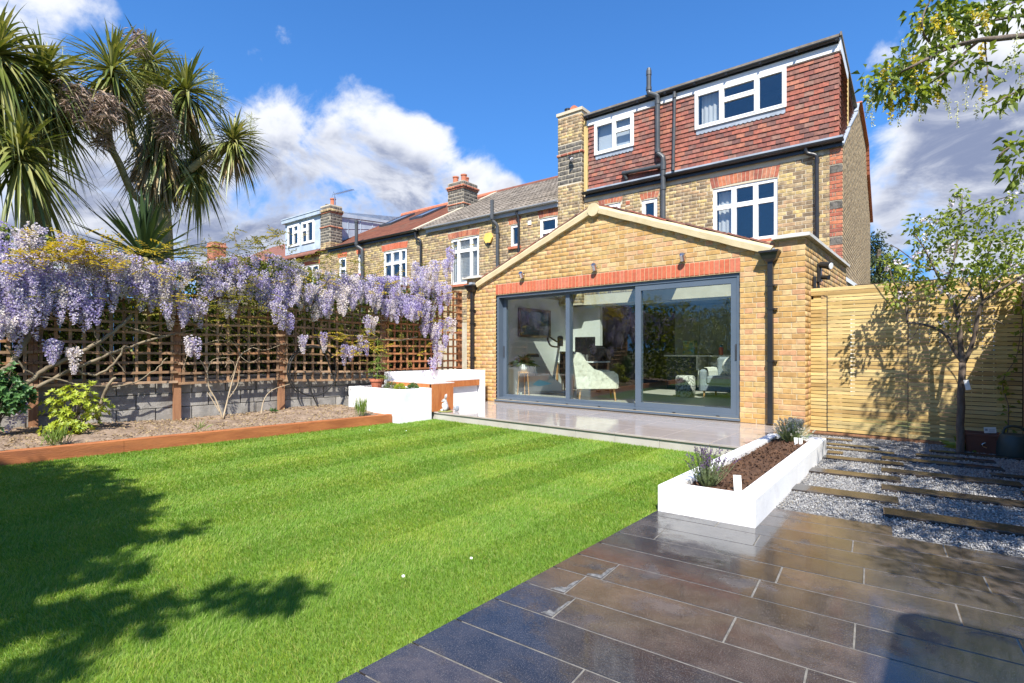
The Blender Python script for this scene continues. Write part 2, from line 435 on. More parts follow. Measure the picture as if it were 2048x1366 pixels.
leafy('blade', [(0.13, 0.262, 0.016), (0.17, 0.312, 0.024), (0.215, 0.357, 0.036), (0.265, 0.392, 0.06), (0.40, 0.42, 0.15)], rough=0.55, trans=0.35, patch=True)
leafy('leaf_hedge', [(0.07, 0.11, 0.016), (0.12, 0.17, 0.025), (0.20, 0.25, 0.035), (0.30, 0.34, 0.06)], trans=0.4)
leafy('leaf_gold', [(0.38, 0.30, 0.03), (0.50, 0.38, 0.05), (0.36, 0.34, 0.05), (0.58, 0.44, 0.09)], trans=0.4)
leafy('leaf_vine', [(0.13, 0.15, 0.03), (0.22, 0.22, 0.04), (0.30, 0.26, 0.05), (0.17, 0.20, 0.05)], trans=0.4)
leafy('leaf_lime', [(0.30, 0.38, 0.03), (0.42, 0.48, 0.05), (0.24, 0.33, 0.03), (0.50, 0.53, 0.09)], trans=0.3)
leafy('leaf_green', [(0.045, 0.12, 0.03), (0.07, 0.16, 0.04), (0.10, 0.21, 0.06), (0.055, 0.14, 0.05)], trans=0.25)
leafy('leaf_apple', [(0.11, 0.165, 0.03), (0.17, 0.235, 0.04), (0.25, 0.32, 0.055), (0.34, 0.42, 0.085)], trans=0.5)
leafy('leaf_laburnum', [(0.08, 0.125, 0.022), (0.13, 0.19, 0.03), (0.20, 0.275, 0.045), (0.28, 0.37, 0.07)], trans=0.42)
leafy('leaf_conifer', [(0.035, 0.055, 0.025), (0.06, 0.085, 0.035), (0.09, 0.115, 0.05)], trans=0.2)
leafy('leaf_tree', [(0.05, 0.09, 0.02), (0.08, 0.13, 0.03)], trans=0.3)
leafy('petal_lilac', [(0.37, 0.30, 0.60), (0.47, 0.41, 0.67), (0.57, 0.52, 0.71), (0.68, 0.63, 0.72), (0.76, 0.71, 0.69), (0.53, 0.47, 0.70)], rough=0.7, trans=0.3, sat=0, spec=0.2)
leafy('petal_pale', [(0.63, 0.57, 0.71), (0.73, 0.67, 0.71), (0.78, 0.72, 0.66), (0.72, 0.63, 0.54), (0.69, 0.63, 0.73)], rough=0.7, trans=0.3, sat=0, spec=0.2)
leafy('petal_deep', [(0.32, 0.25, 0.57), (0.41, 0.34, 0.63), (0.50, 0.44, 0.68), (0.60, 0.55, 0.72)], rough=0.7, trans=0.3, sat=0, spec=0.2)
leafy('petal_yellow', [(0.66, 0.50, 0.03), (0.74, 0.60, 0.06), (0.80, 0.70, 0.20)], rough=0.7, trans=0.35, sat=0, spec=0.2)
leafy('petal_blush', [(0.74, 0.66, 0.70), (0.80, 0.76, 0.78), (0.68, 0.52, 0.62)], rough=0.7, trans=0.3, sat=0, spec=0.2)
leafy('petal_lavender', [(0.10, 0.055, 0.14), (0.16, 0.09, 0.22), (0.07, 0.05, 0.08)], rough=0.8, trans=0.15, sat=0, spec=0.2)
leafy('leaf_lavender', [(0.10, 0.15, 0.05), (0.16, 0.21, 0.09), (0.22, 0.26, 0.13)], trans=0.2)
leafy('leaf_pale', [(0.20, 0.27, 0.09), (0.28, 0.35, 0.14), (0.36, 0.42, 0.22)], trans=0.25)
leafy('petal_cream', [(0.55, 0.55, 0.42), (0.66, 0.64, 0.55), (0.50, 0.42, 0.38)], rough=0.8, trans=0.2, sat=0, spec=0.2)
leafy('leaf_palm', [(0.085, 0.12, 0.025), (0.13, 0.165, 0.035), (0.19, 0.21, 0.05), (0.27, 0.28, 0.085), (0.36, 0.35, 0.14)], rough=0.38, trans=0.18, spec=0.6)
leafy('leaf_yucca', [(0.035, 0.065, 0.02), (0.05, 0.09, 0.03), (0.075, 0.12, 0.04)], rough=0.4, trans=0.12, spec=0.5)
leafy('leaf_palm_dry', [(0.27, 0.18, 0.085), (0.36, 0.26, 0.13), (0.44, 0.34, 0.19), (0.20, 0.14, 0.07)], rough=0.7, trans=0.15, sat=0)
leafy('panicle', [(0.38, 0.27, 0.21), (0.48, 0.36, 0.285), (0.58, 0.45, 0.36)], rough=0.9, trans=0.1, sat=0)
leafy('panicle_fresh', [(0.44, 0.47, 0.22), (0.56, 0.56, 0.34)], rough=0.8, trans=0.2, sat=0)
leafy('leaf_seedling', [(0.16, 0.26, 0.05), (0.24, 0.34, 0.08), (0.12, 0.20, 0.04)], trans=0.35)

glass('glass_door', tint=(0.93, 0.97, 0.95), boost=1.35, base=0.03, wavy=0.03)
glass('glass_window', tint=(0.9, 0.92, 0.93), boost=1.4, base=0.05, wavy=0.05)
glass('glass_frosted', tint=(0.7, 0.75, 0.8), boost=1.8, base=0.15, rough=0.25)


def wet_stone(name, c1, c2, speck, wet=(0.26, 0.48), rmin=0.04, rmax=0.42, pieces=None, bstr=0.25, spec=0.5, coat=0.0):
    m, N, out = new_mat(name)
    pos = N.node('ShaderNodeNewGeometry').outputs['Position']
    sp = N.smooth(N.noise(pos, 210, 3, 0.75), 0.52, 0.66)
    base = N.mix(N.smooth(N.noise(pos, 6.5, 6, 0.68), 0.33, 0.68), c1, c2)
    if pieces:
        k = len(pieces)
        tint = N.ramp(piece_rnd(N), [(i / k, c) for i, c in enumerate(pieces)], 'CONSTANT')
        base = N.mix(1.0, base, tint, 'MULTIPLY')
    col = N.mix(N.math('MULTIPLY', sp, 0.55), base, speck)
    w = N.smooth(N.noise(pos, 3.1, 6, 0.62, 0.5), wet[0], wet[1])
    p = N.node('ShaderNodeBsdfPrincipled')
    dry = N.mix(1.0, col, (1.45, 1.42, 1.40), 'MULTIPLY')
    N.link(N.mix(w, dry, col), p.inputs['Base Color'])
    N.link(N.math('SUBTRACT', rmax, N.math('MULTIPLY', w, rmax - rmin)), p.inputs['Roughness'])
    p.inputs['Specular IOR Level'].default_value = spec
    if coat:
        N.link(N.math('MULTIPLY', w, coat), p.inputs['Coat Weight'])
        p.inputs['Coat Roughness'].default_value = 0.06
    b = N.node('ShaderNodeBump')
    b.inputs['Distance'].default_value = 0.004
    N.link(N.math('SUBTRACT', bstr * 1.6, N.math('MULTIPLY', w, bstr * 1.25)), b.inputs['Strength'])
    h = N.math('ADD', N.math('ADD', N.noise(pos, 75, 4, 0.65), N.math('MULTIPLY', N.noise(pos, 230, 2, 0.6), 0.5)), N.math('MULTIPLY', N.noise(N.vmath('MULTIPLY', pos, (1, 2.2, 1)), 9, 2), 1.2))
    N.link(h, b.inputs['Height'])
    N.link(b.outputs[0], p.inputs['Normal'])
    N.link(p.outputs[0], out.inputs[0])
    return m


wet_stone('paver', (0.020, 0.019, 0.020), (0.050, 0.044, 0.042), (0.19, 0.17, 0.155), rmin=0.09, rmax=0.52, spec=0.75, bstr=0.36, coat=0.4,
          wet=(0.28, 0.50), pieces=[(1, 1.02, 1.08), (1.3, 1.22, 1.18), (0.66, 0.70, 0.78), (1.6, 1.42, 1.3), (0.85, 0.84, 0.86)])
wet_stone('plank_stone', (0.026, 0.022, 0.020), (0.045, 0.038, 0.032), (0.10, 0.09, 0.08), rmin=0.10, rmax=0.42, spec=0.7, bstr=0.26,
          pieces=[(1, 1, 1), (1.2, 1.12, 1.05), (0.85, 0.85, 0.88)])
wet_stone('porcelain', (0.37, 0.325, 0.305), (0.42, 0.37, 0.345), (0.40, 0.35, 0.335), wet=(0.15, 0.35), rmin=0.08, rmax=0.24, bstr=0.03, spec=0.9,
          pieces=[(1, 1, 1), (1.04, 1.03, 1.02), (0.96, 0.96, 0.97)])
surf('porcelain_riser', (0.42, 0.39, 0.35), (0.48, 0.45, 0.41), scale=4, rough=0.4, fine=0.06)

# ------------------------------------------------------------------ mesh and object helpers
class MB:
    """collects shapes and links them as one mesh object"""
    def __init__(s):
        s.v = []
        s.f = []
        s.m = []

    def add(s, verts, faces, m=0):
        b = len(s.v)
        s.v.extend(tuple(p) for p in verts)
        s.f.extend(tuple(i + b for i in f) for f in faces)
        s.m.extend([m] * len(faces))

    def box(s, x0, x1, y0, y1, z0, z1, m=0):
        v = [(x0, y0, z0), (x1, y0, z0), (x1, y1, z0), (x0, y1, z0), (x0, y0, z1), (x1, y0, z1), (x1, y1, z1), (x0, y1, z1)]
        s.add(v, [(0, 3, 2, 1), (4, 5, 6, 7), (0, 1, 5, 4), (1, 2, 6, 5), (2, 3, 7, 6), (3, 0, 4, 7)], m)

    def cbox(s, x0, x1, y0, y1, z0, z1, c=0.008, m=0):
        """box with chamfered vertical and top edges"""
        v = []
        for (z, i) in ((z0, 0), (z1 - c, 0), (z1, c)):
            a, b, d, e = x0 + i, x1 - i, y0 + i, y1 - i
            k = c if i == 0 else c * 0.6
            v += [(a + k, d, z), (b - k, d, z), (b, d + k, z), (b, e - k, z), (b - k, e, z), (a + k, e, z), (a, e - k, z), (a, d + k, z)]
        f = []
        for r in range(2):
            for i in range(8):
                j = (i + 1) % 8
                f.append((r * 8 + i, r * 8 + j, r * 8 + 8 + j, r * 8 + 8 + i))
        f.append(tuple(16 + i for i in range(8)))
        f.append(tuple(7 - i for i in range(8)))
        s.add(v, f, m)

    def beam(s, a, b, w, h, up=(0, 0, 1), m=0):
        """rectangular bar from a to b"""
        a, b = Vector(a), Vector(b)
        d = (b - a).normalized()
        side = d.cross(Vector(up))
        if side.length < 1e-6:
            side = d.cross(Vector((1, 0, 0)))
        side.normalize()
        u = side.cross(d)
        v = []
        for p in (a, b):
            for (i, j) in ((-1, -1), (1, -1), (1, 1), (-1, 1)):
                v.append(p + side * (i * w / 2) + u * (j * h / 2))
        s.add(v, [(0, 1, 2, 3), (7, 6, 5, 4), (0, 4, 5, 1), (1, 5, 6, 2), (2, 6, 7, 3), (3, 7, 4, 0)], m)

    def prism(s, poly, a, b, fn, m=0):
        """polygon extruded from a to b; fn(p, q, t) -> xyz"""
        n = len(poly)
        v = [fn(p, q, a) for p, q in poly] + [fn(p, q, b) for p, q in poly]
        f = [tuple(range(n - 1, -1, -1)), tuple(range(n, 2 * n))]
        for i in range(n):
            j = (i + 1) % n
            f.append((i, j, n + j, n + i))
        s.add(v, f, m)

    def tube(s, pts, r, n=8, m=0, cap=True, squash=None):
        pts = [Vector(p) for p in pts]
        k = len(pts)
        rs = r if isinstance(r, (list, tuple)) else [r] * k
        v = []
        nrm = None
        for i, p in enumerate(pts):
            t = (pts[min(i + 1, k - 1)] - pts[max(i - 1, 0)])
            if t.length < 1e-9:
                t = Vector((0, 0, 1))
            t.normalize()
            if nrm is None:
                nrm = t.orthogonal().normalized()
            else:
                nrm = (nrm - t * nrm.dot(t))
                if nrm.length < 1e-6:
                    nrm = t.orthogonal()
                nrm.normalize()
            bn = t.cross(nrm)
            for j in range(n):
                a = 2 * math.pi * j / n
                v.append(p + (nrm * math.cos(a) + bn * math.sin(a)) * rs[i])
        f = []
        for i in range(k - 1):
            for j in range(n):
                jj = (j + 1) % n
                f.append((i * n + j, i * n + jj, (i + 1) * n + jj, (i + 1) * n + j))
        if cap:
            f.append(tuple(range(n - 1, -1, -1)))
            f.append(tuple((k - 1) * n + j for j in range(n)))
        s.add(v, f, m)

    def lathe(s, prof, c=(0, 0, 0), n=16, m=0, cap=True):
        v = []
        for (r, z) in prof:
            for j in range(n):
                a = 2 * math.pi * j / n
                v.append((c[0] + r * math.cos(a), c[1] + r * math.sin(a), c[2] + z))
        f = []
        k = len(prof)
        for i in range(k - 1):
            for j in range(n):
                jj = (j + 1) % n
                f.append((i * n + j, i * n + jj, (i + 1) * n + jj, (i + 1) * n + j))
        if cap:
            f.append(tuple(range(n - 1, -1, -1)))
            f.append(tuple((k - 1) * n + j for j in range(n)))
        s.add(v, f, m)

    def ball(s, c, r, n=10, m=0, jitter=0):
        rx, ry, rz = r if isinstance(r, (tuple, list)) else (r, r, r)
        v = [(c[0], c[1], c[2] - rz)]
        rings = n // 2
        for i in range(1, rings):
            th = math.pi * i / rings
            for j in range(n):
                a = 2 * math.pi * j / n
                k = 1 + (rng.random() - 0.5) * jitter
                v.append((c[0] + rx * k * math.sin(th) * math.cos(a), c[1] + ry * k * math.sin(th) * math.sin(a), c[2] - rz * k * math.cos(th)))
        v.append((c[0], c[1], c[2] + rz))
        f = []
        for j in range(n):
            jj = (j + 1) % n
            f.append((0, 1 + jj, 1 + j))
            for i in range(rings - 2):
                f.append((1 + i * n + j, 1 + i * n + jj, 1 + (i + 1) * n + jj, 1 + (i + 1) * n + j))
            f.append((1 + (rings - 2) * n + j, 1 + (rings - 2) * n + jj, len(v) - 1))
        s.add(v, f, m)

    def mesh(s, name, mats, smooth=False):
        me = bpy.data.meshes.new(name)
        me.from_pydata(s.v, [], s.f)
        mats = mats if isinstance(mats, (list, tuple)) else [mats]
        for mm in mats:
            me.materials.append(MATS[mm])
        if len(mats) > 1:
            me.polygons.foreach_set('material_index', s.m)
        if smooth:
            me.polygons.foreach_set('use_smooth', [True] * len(me.polygons))
        me.update()
        return me

    def build(s, name, mats, parent=None, smooth=False, loc=None, kind=None, label=None):
        return put(name, s.mesh(name, mats, smooth), parent, loc, kind, label)


def put(name, me, parent=None, loc=None, kind=None, label=None, mat=None):
    o = bpy.data.objects.new(name, me)
    COL.objects.link(o)
    if parent is not None:
        o.parent = parent
        if parent.name in WROOT:                      # shapes given in world coordinates
            o.matrix_parent_inverse = WROOT[parent.name]
    if loc is not None:
        o.location = loc
    if mat is not None:
        o.matrix_basis = mat
    if kind:
        o['kind'] = kind
    if label:
        o['label'] = label
    return o


WROOT = {}


def wthing(name, label, cat, loc=(0, 0, 0), group=None):
    """a thing whose parts are given in world coordinates"""
    o = thing(name, label, cat, loc, 0, group)
    WROOT[o.name] = Matrix.Translation(-Vector(loc))
    return o


def thing(name, label, cat, loc=(0, 0, 0), rot=0, group=None):
    o = bpy.data.objects.new(name, None)
    o.empty_display_size = 0.2
    COL.objects.link(o)
    o.location = loc
    o.rotation_euler = (0, 0, R(rot))
    o['label'] = label
    o['category'] = cat
    if group:
        o['group'] = group
    return o


def tag(o, label, cat, group=None):
    o['label'] = label
    o['category'] = cat
    if group:
        o['group'] = group
    return o


def structure(o):
    o['kind'] = 'structure'
    return o


def np_mesh(name, verts, faces, mat, smooth=False):
    """verts (N,3), faces (M,k) arrays -> mesh"""
    me = bpy.data.meshes.new(name)
    n, k = faces.shape
    me.vertices.add(len(verts))
    me.vertices.foreach_set('co', np.ascontiguousarray(verts, np.float32).ravel())
    me.loops.add(n * k)
    me.loops.foreach_set('vertex_index', np.ascontiguousarray(faces, np.int32).ravel())
    me.polygons.add(n)
    me.polygons.foreach_set('loop_start', np.arange(0, n * k, k, dtype=np.int32))
    me.polygons.foreach_set('loop_total', np.full(n, k, np.int32))
    if smooth:
        me.polygons.foreach_set('use_smooth', np.ones(n, bool))
    me.materials.append(MATS[mat])
    me.update(calc_edges=True)
    return me


def unit(a):
    return a / np.maximum(np.linalg.norm(a, axis=1, keepdims=True), 1e-9)


def leaf_arrays(P, D, U, L, Wd, fold=0.25, droop=0.15, wide=0.45):
    """folded leaves: base, two shoulders, tip; the crease runs base-to-tip. two triangles each"""
    n = len(P)
    D = unit(D)
    S = unit(np.cross(D, U))
    Nn = np.cross(S, D)
    L = np.broadcast_to(np.asarray(L, float), (n,))[:, None]
    Wd = np.broadcast_to(np.asarray(Wd, float), (n,))[:, None]
    tip = P + D * L - np.array([0, 0, 1.0]) * L * droop
    mid = P + D * L * wide + Nn * Wd * fold
    a = mid + S * Wd / 2
    b = mid - S * Wd / 2
    v = np.stack([P, a, tip, b], 1).reshape(-1, 3)
    i = np.arange(n)[:, None] * 4
    f = np.concatenate([i + np.array([[0, 1, 2]]), i + np.array([[0, 2, 3]])], 1).reshape(-1, 3)
    return v, f


def leaves(name, P, D, U, L, Wd, mat, parent=None, kind='stuff', **kw):
    v, f = leaf_arrays(np.asarray(P, float), np.asarray(D, float), np.asarray(U, float), L, Wd, **kw)
    return put(name, np_mesh(name, v, f, mat), parent, kind=kind)


def rand_dirs(n, zmin=-1.0, zmax=1.0):
    z = nrg.uniform(zmin, zmax, n)
    a = nrg.uniform(0, 2 * np.pi, n)
    r = np.sqrt(np.maximum(0, 1 - z * z))
    return np.stack([r * np.cos(a), r * np.sin(a), z], 1)


def spline(pts, k=6):
    """Catmull-Rom through the points"""
    P = [Vector(p) for p in pts]
    if len(P) < 3:
        return [P[0].lerp(P[-1], i / k) for i in range(k + 1)]
    out = []
    for i in range(len(P) - 1):
        p0 = P[max(i - 1, 0)]
        p1, p2 = P[i], P[i + 1]
        p3 = P[min(i + 2, len(P) - 1)]
        for j in range(k):
            t = j / k
            out.append(0.5 * ((2 * p1) + (p2 - p0) * t + (2 * p0 - 5 * p1 + 4 * p2 - p3) * t * t + (3 * p1 - p0 - 3 * p2 + p3) * t ** 3))
    out.append(P[-1])
    return out


def taper(n, r0, r1):
    return [r0 + (r1 - r0) * i / max(1, n - 1) for i in range(n)]


# ------------------------------------------------------------------ masonry laid brick by brick
def unit_brick(name, mat):
    """a chamfered block filling x 0..1, y 0 (back) .. -1 (face), z 0..1"""
    mb = MB()
    ix, iz = 0.018, 0.06
    ring = lambda y, a, b: [(a, y, b), (1 - a, y, b), (1 - a, y, 1 - b), (a, y, 1 - b)]
    v = ring(0, 0, 0) + ring(-0.9, 0, 0) + ring(-1, ix, iz)
    f = []
    for r in (0, 4):
        for i in range(4):
            j = (i + 1) % 4
            f.append((r + i, r + j, r + 4 + j, r + 4 + i))
    f.append((8, 9, 10, 11))
    mb.add(v, f)
    return mb.mesh(name, mat)


BRICK_ME = {}


def lay(root, rects, org, su, nv, mat, name='brick', n_parts=0, key=None, proud=0.006, back=0.03, stuff_name=None, parent=None):
    """rects: (s0, s1, z0, z1) on the wall plane (origin org, along su, outward nv), in root's frame.
    The n_parts that come first by key become single objects, the rest one joined mesh."""
    parent = parent or root
    org, su, nv = Vector(org), Vector(su).normalized(), Vector(nv).normalized()
    if key:
        rects = sorted(rects, key=key)
    single, rest = rects[:n_parts], rects[n_parts:]
    if single:
        if mat not in BRICK_ME:
            BRICK_ME[mat] = unit_brick('brick', mat)
        me = BRICK_ME[mat]
        dep = back + proud
        for (s0, s1, z0, z1) in single:
            p = org + su * s0 + nv * (-back)
            jit = rng.uniform(-0.0012, 0.0012)
            M = Matrix(((su.x * (s1 - s0), -nv.x * (dep + jit), 0, p.x), (su.y * (s1 - s0), -nv.y * (dep + jit), 0, p.y),
                        (0, 0, z1 - z0, z0 + org.z), (0, 0, 0, 1)))
            put(name, me, parent, mat=M)
    if rest:
        rr = np.array([r[:4] for r in rest], float)
        n = len(rr)
        s0, s1, z0, z1 = (rr[:, i] for i in range(4))
        ix, iz = 0.003, 0.003
        jit = nrg.uniform(-0.0015, 0.0015, n)
        rings = []
        for (a, b, y) in ((0, 0, -back), (0, 0, proud - 0.003), (ix, iz, proud)):
            yy = y + (jit if y > 0 else 0)
            for (sx, zz) in ((s0 + a, z0 + b), (s1 - a, z0 + b), (s1 - a, z1 - b), (s0 + a, z1 - b)):
                P = np.array(org)[None] + sx[:, None] * np.array(su)[None] + zz[:, None] * np.array((0, 0, 1.0))[None] + (np.zeros(n) + yy)[:, None] * np.array(nv)[None]
                rings.append(P)
        v = np.stack(rings, 1).reshape(-1, 3)
        f = []
        for r in (0, 4):
            for i in range(4):
                j = (i + 1) % 4
                f.append((r + i, r + j, r + 4 + j, r + 4 + i))
        f.append((8, 9, 10, 11))
        f = np.array(f)
        F = (np.arange(n)[:, None, None] * 12 + f[None]).reshape(-1, 4)
        put(stuff_name or (name + '_courses'), np_mesh(name, v, F, mat), parent, kind='stuff')


def course_rects(outline, holes, z0, z1, gauge=0.075, bed=0.010, length=0.215, bond='flemish', s_min=-99, s_max=99, min_len=0.025, phase=0.0):
    """outline(z) -> list of (a, b) intervals of the wall at height z; holes: (a, b, z0, z1)"""
    out = []
    k = 0
    z = z0
    while z + gauge <= z1 + 1e-6:
        za, zb = z, z + gauge - bed
        iv = [(a, b) for a, b in outline(zb)]
        for (ha, hb, h0, h1) in holes:
            if zb > h0 + 0.012 and za < h1 - 0.012:
                nx = []
                for a, b in iv:
                    if hb <= a or ha >= b:
                        nx.append((a, b))
                    else:
                        if ha > a:
                            nx.append((a, ha))
                        if hb < b:
                            nx.append((hb, b))
                iv = nx
        for a, b in iv:
            a0, b0 = max(a, s_min), min(b, s_max)
            if b0 - a0 < min_len:
                continue
            if bond == 'flemish':
                seq = [length, 0.1025]
                off = (-(length + 0.01) / 2 - 0.05 if k % 2 else 0) + phase
            else:
                seq = [length]
                off = (-(length + 0.01) / 2 if k % 2 else 0) + phase
            period = sum(seq) + 0.01 * len(seq)
            s = math.floor((a0 - off) / period) * period + off
            i = 0
            while s < b0:
                ln = seq[i % len(seq)]
                j = rng.uniform(-0.004, 0.004)
                p, q = max(s + j, a0), min(s + ln + j, b0)
                if q - p > min_len:
                    out.append((p, q, za, zb))
                s += ln + 0.01
                i += 1
        z += gauge
        k += 1
    return out


def soldier_rects(a, b, z0, z1, w=0.065, gap=0.010):
    n = max(1, round((b - a + gap) / (w + gap)))
    st = (b - a + gap) / n
    return [(a + i * st, a + i * st + st - gap, z0, z1) for i in range(n)]


def arch(mb, a, b, z0, z1, rise, org_y, proud=0.006, splay=0.05):
    """flat gauged arch of upright bricks with a slightly cambered underside; faces -y"""
    n = max(3, round((b - a) / 0.073))
    c = (a + b) / 2
    for i in range(n):
        t0 = (i + 0.06) / n
        t1 = (i + 0.94) / n
        lo0, lo1 = a + (b - a) * t0, a + (b - a) * t1
        hi0, hi1 = c + (lo0 - c) * (1 + 2 * splay / (b - a)), c + (lo1 - c) * (1 + 2 * splay / (b - a))
        zb0 = z0 + rise * (1 - (2 * t0 - 1) ** 2)
        zb1 = z0 + rise * (1 - (2 * t1 - 1) ** 2)
        zt0 = z1 + rise * 0.5 * (1 - (2 * t0 - 1) ** 2)
        zt1 = z1 + rise * 0.5 * (1 - (2 * t1 - 1) ** 2)
        y0, y1 = org_y - proud, org_y + 0.05
        v = [(lo0, y0, zb0), (lo1, y0, zb1), (hi1, y0, zt1), (hi0, y0, zt0), (lo0, y1, zb0), (lo1, y1, zb1), (hi1, y1, zt1), (hi0, y1, zt0)]
        mb.add(v, [(0, 1, 2, 3), (7, 6, 5, 4), (4, 5, 1, 0), (5, 6, 2, 1), (6, 7, 3, 2), (7, 4, 0, 3)])


def wall_with_holes(mb, poly_top, a, b, z0, holes, y0, y1, m=0):
    """a wall from a..b along x between y0 and y1; rectangular holes are left out; top is poly_top(x) (list of (x, z) from a to b)"""
    xs = sorted(set([a, b] + [h[0] for h in holes] + [h[1] for h in holes] + [p[0] for p in poly_top]))
    xs = [x for x in xs if a - 1e-9 <= x <= b + 1e-9]

    def top(x):
        for (p, q) in zip(poly_top[:-1], poly_top[1:]):
            if p[0] - 1e-9 <= x <= q[0] + 1e-9:
                t = (x - p[0]) / (q[0] - p[0]) if q[0] > p[0] else 0
                return p[1] + (q[1] - p[1]) * t
        return poly_top[-1][1]
    for x0, x1 in zip(xs[:-1], xs[1:]):
        if x1 - x0 < 1e-6:
            continue
        cuts = sorted([(h[2], h[3]) for h in holes if h[0] <= x0 + 1e-6 and h[1] >= x1 - 1e-6])
        zs = z0
        segs = []
        for (c0, c1) in cuts:
            if c0 > zs + 1e-6:
                segs.append((zs, c0, c0))
            zs = c1
        segs.append((zs, top(x0), top(x1)))
        for (lo, h0, h1) in segs:
            v = [(x0, y0, lo), (x1, y0, lo), (x1, y0, h1), (x0, y0, h0), (x0, y1, lo), (x1, y1, lo), (x1, y1, h1), (x0, y1, h0)]
            mb.add(v, [(0, 1, 2, 3), (7, 6, 5, 4), (4, 5, 1, 0), (5, 6, 2, 1), (6, 7, 3, 2), (7, 4, 0, 3)], m)


def window(root, a, b, z0, z1, y, cols, fw=0.055, frame='upvc', pane='glass_window', sill=None, room=True, curtain=None, name='window', inset=0.05, backing='blind_none'):
    """casement window on the wall plane y (facing -y). cols: list of (x0, x1, [z splits]) fractions -> lights, each with sash and pane"""
    yf = y + inset
    fb = MB()
    # outer frame
    fb.box(a, b, yf - 0.03, yf + 0.04, z0, z0 + fw)
    fb.box(a, b, yf - 0.03, yf + 0.04, z1 - fw, z1)
    fb.box(a, a + fw, yf - 0.03, yf + 0.04, z0 + fw, z1 - fw)
    fb.box(b - fw, b, yf - 0.03, yf + 0.04, z0 + fw, z1 - fw)
    panes = []
    for ci, (x0, x1, zs) in enumerate(cols):
        xa, xb = a + (b - a) * x0, a + (b - a) * x1
        if ci > 0:
            fb.box(xa - fw / 2, xa + fw / 2, yf - 0.031, yf + 0.039, z0 + fw, z1 - fw)
        la = xa + (fw if ci == 0 else fw / 2)
        lb = xb - (fw if ci == len(cols) - 1 else fw / 2)
        zz = [0.0] + list(zs) + [1.0]
        for k in range(len(zz) - 1):
            c0 = z0 + (z1 - z0) * zz[k]
            c1 = z0 + (z1 - z0) * zz[k + 1]
            if k > 0:
                fb.box(la, lb, yf - 0.029, yf + 0.038, c0 - fw / 2, c0 + fw / 2)
            d0 = c0 + (fw if k == 0 else fw / 2)
            d1 = c1 - (fw if k == len(zz) - 2 else fw / 2)
            # sash
            sw = 0.026
            for (p0, p1, q0, q1) in ((la, lb, d0, d0 + sw), (la, lb, d1 - sw, d1), (la, la + sw, d0 + sw, d1 - sw), (lb - sw, lb, d0 + sw, d1 - sw)):
                fb.box(p0, p1, yf - 0.038, yf + 0.02, q0, q1)
            panes.append((la + sw, lb - sw, d0 + sw, d1 - sw))
    w = fb.build(name, frame, root)
    for (p0, p1, q0, q1) in panes:
        g = MB()
        g.box(p0 - 0.004, p1 + 0.004, yf - 0.006, yf + 0.006, q0 - 0.004, q1 + 0.004)
        g.build('pane', pane, w)
    if sill:
        sb = MB()
        sb.box(a - 0.05, b + 0.05, y - 0.07, y + 0.09, z0 - 0.07, z0 - 0.002)
        sb.build('sill', sill, w)
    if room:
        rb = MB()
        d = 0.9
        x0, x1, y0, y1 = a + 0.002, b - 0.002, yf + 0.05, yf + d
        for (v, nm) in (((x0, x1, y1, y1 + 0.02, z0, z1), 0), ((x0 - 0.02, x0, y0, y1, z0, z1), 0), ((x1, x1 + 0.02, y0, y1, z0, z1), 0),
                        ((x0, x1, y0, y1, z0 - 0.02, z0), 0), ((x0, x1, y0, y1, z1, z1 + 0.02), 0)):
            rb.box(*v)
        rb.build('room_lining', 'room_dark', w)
    if curtain:
        for (c0, c1, q0, q1, mat) in curtain:
            cb = MB()
            n = max(2, int(abs(c1 - c0) * (b - a) / 0.025))
            xs = [a + (b - a) * (c0 + (c1 - c0) * i / n) for i in range(n + 1)]
            yy = [yf + 0.12 + (0.015 * math.sin(i * 1.7) if mat == 'curtain' else 0) for i in range(n + 1)]
            zc0, zc1 = z0 + (z1 - z0) * q0, z0 + (z1 - z0) * q1
            v = []
            for (x, yv) in zip(xs, yy):
                v += [(x, yv, zc0), (x, yv, zc1)]
            cb.add(v, [(2 * i, 2 * i + 2, 2 * i + 3, 2 * i + 1) for i in range(n)])
            cb.build('curtain' if mat == 'curtain' else 'blind', mat, w)
    return w

# ================================================================== GROUND AND PAVING
g = MB()
g.box(-400, 400, -400, 400, -1.0, -0.13)
structure(g.build('ground', 'earth'))


def sleeper_x(y):
    return -7.383 + (y - 0.0) * 0.0935      # face of the timber edging towards the lawn


def fence_x(y):
    return -8.0 + (y - 7.85) * 0.0932       # line of the trellis


lw = MB()
lw.add([(sleeper_x(-6), -6, -0.02), (-1.632, -6, -0.02), (-1.632, 5.86, -0.02), (-6.74, 5.86, -0.02), (-6.74, 5.1, -0.02), (sleeper_x(5.1), 5.1, -0.02)], [(0, 1, 2, 3, 4, 5)])
lawn = structure(lw.build('lawn', 'turf'))
TH = R(5.7)


def pv(u, v, z=0.0):
    """paving frame (rows run at a slight angle to the house) -> world"""
    return (-1.63 + u * math.cos(TH) - v * math.sin(TH), u * math.sin(TH) + v * math.cos(TH), z)


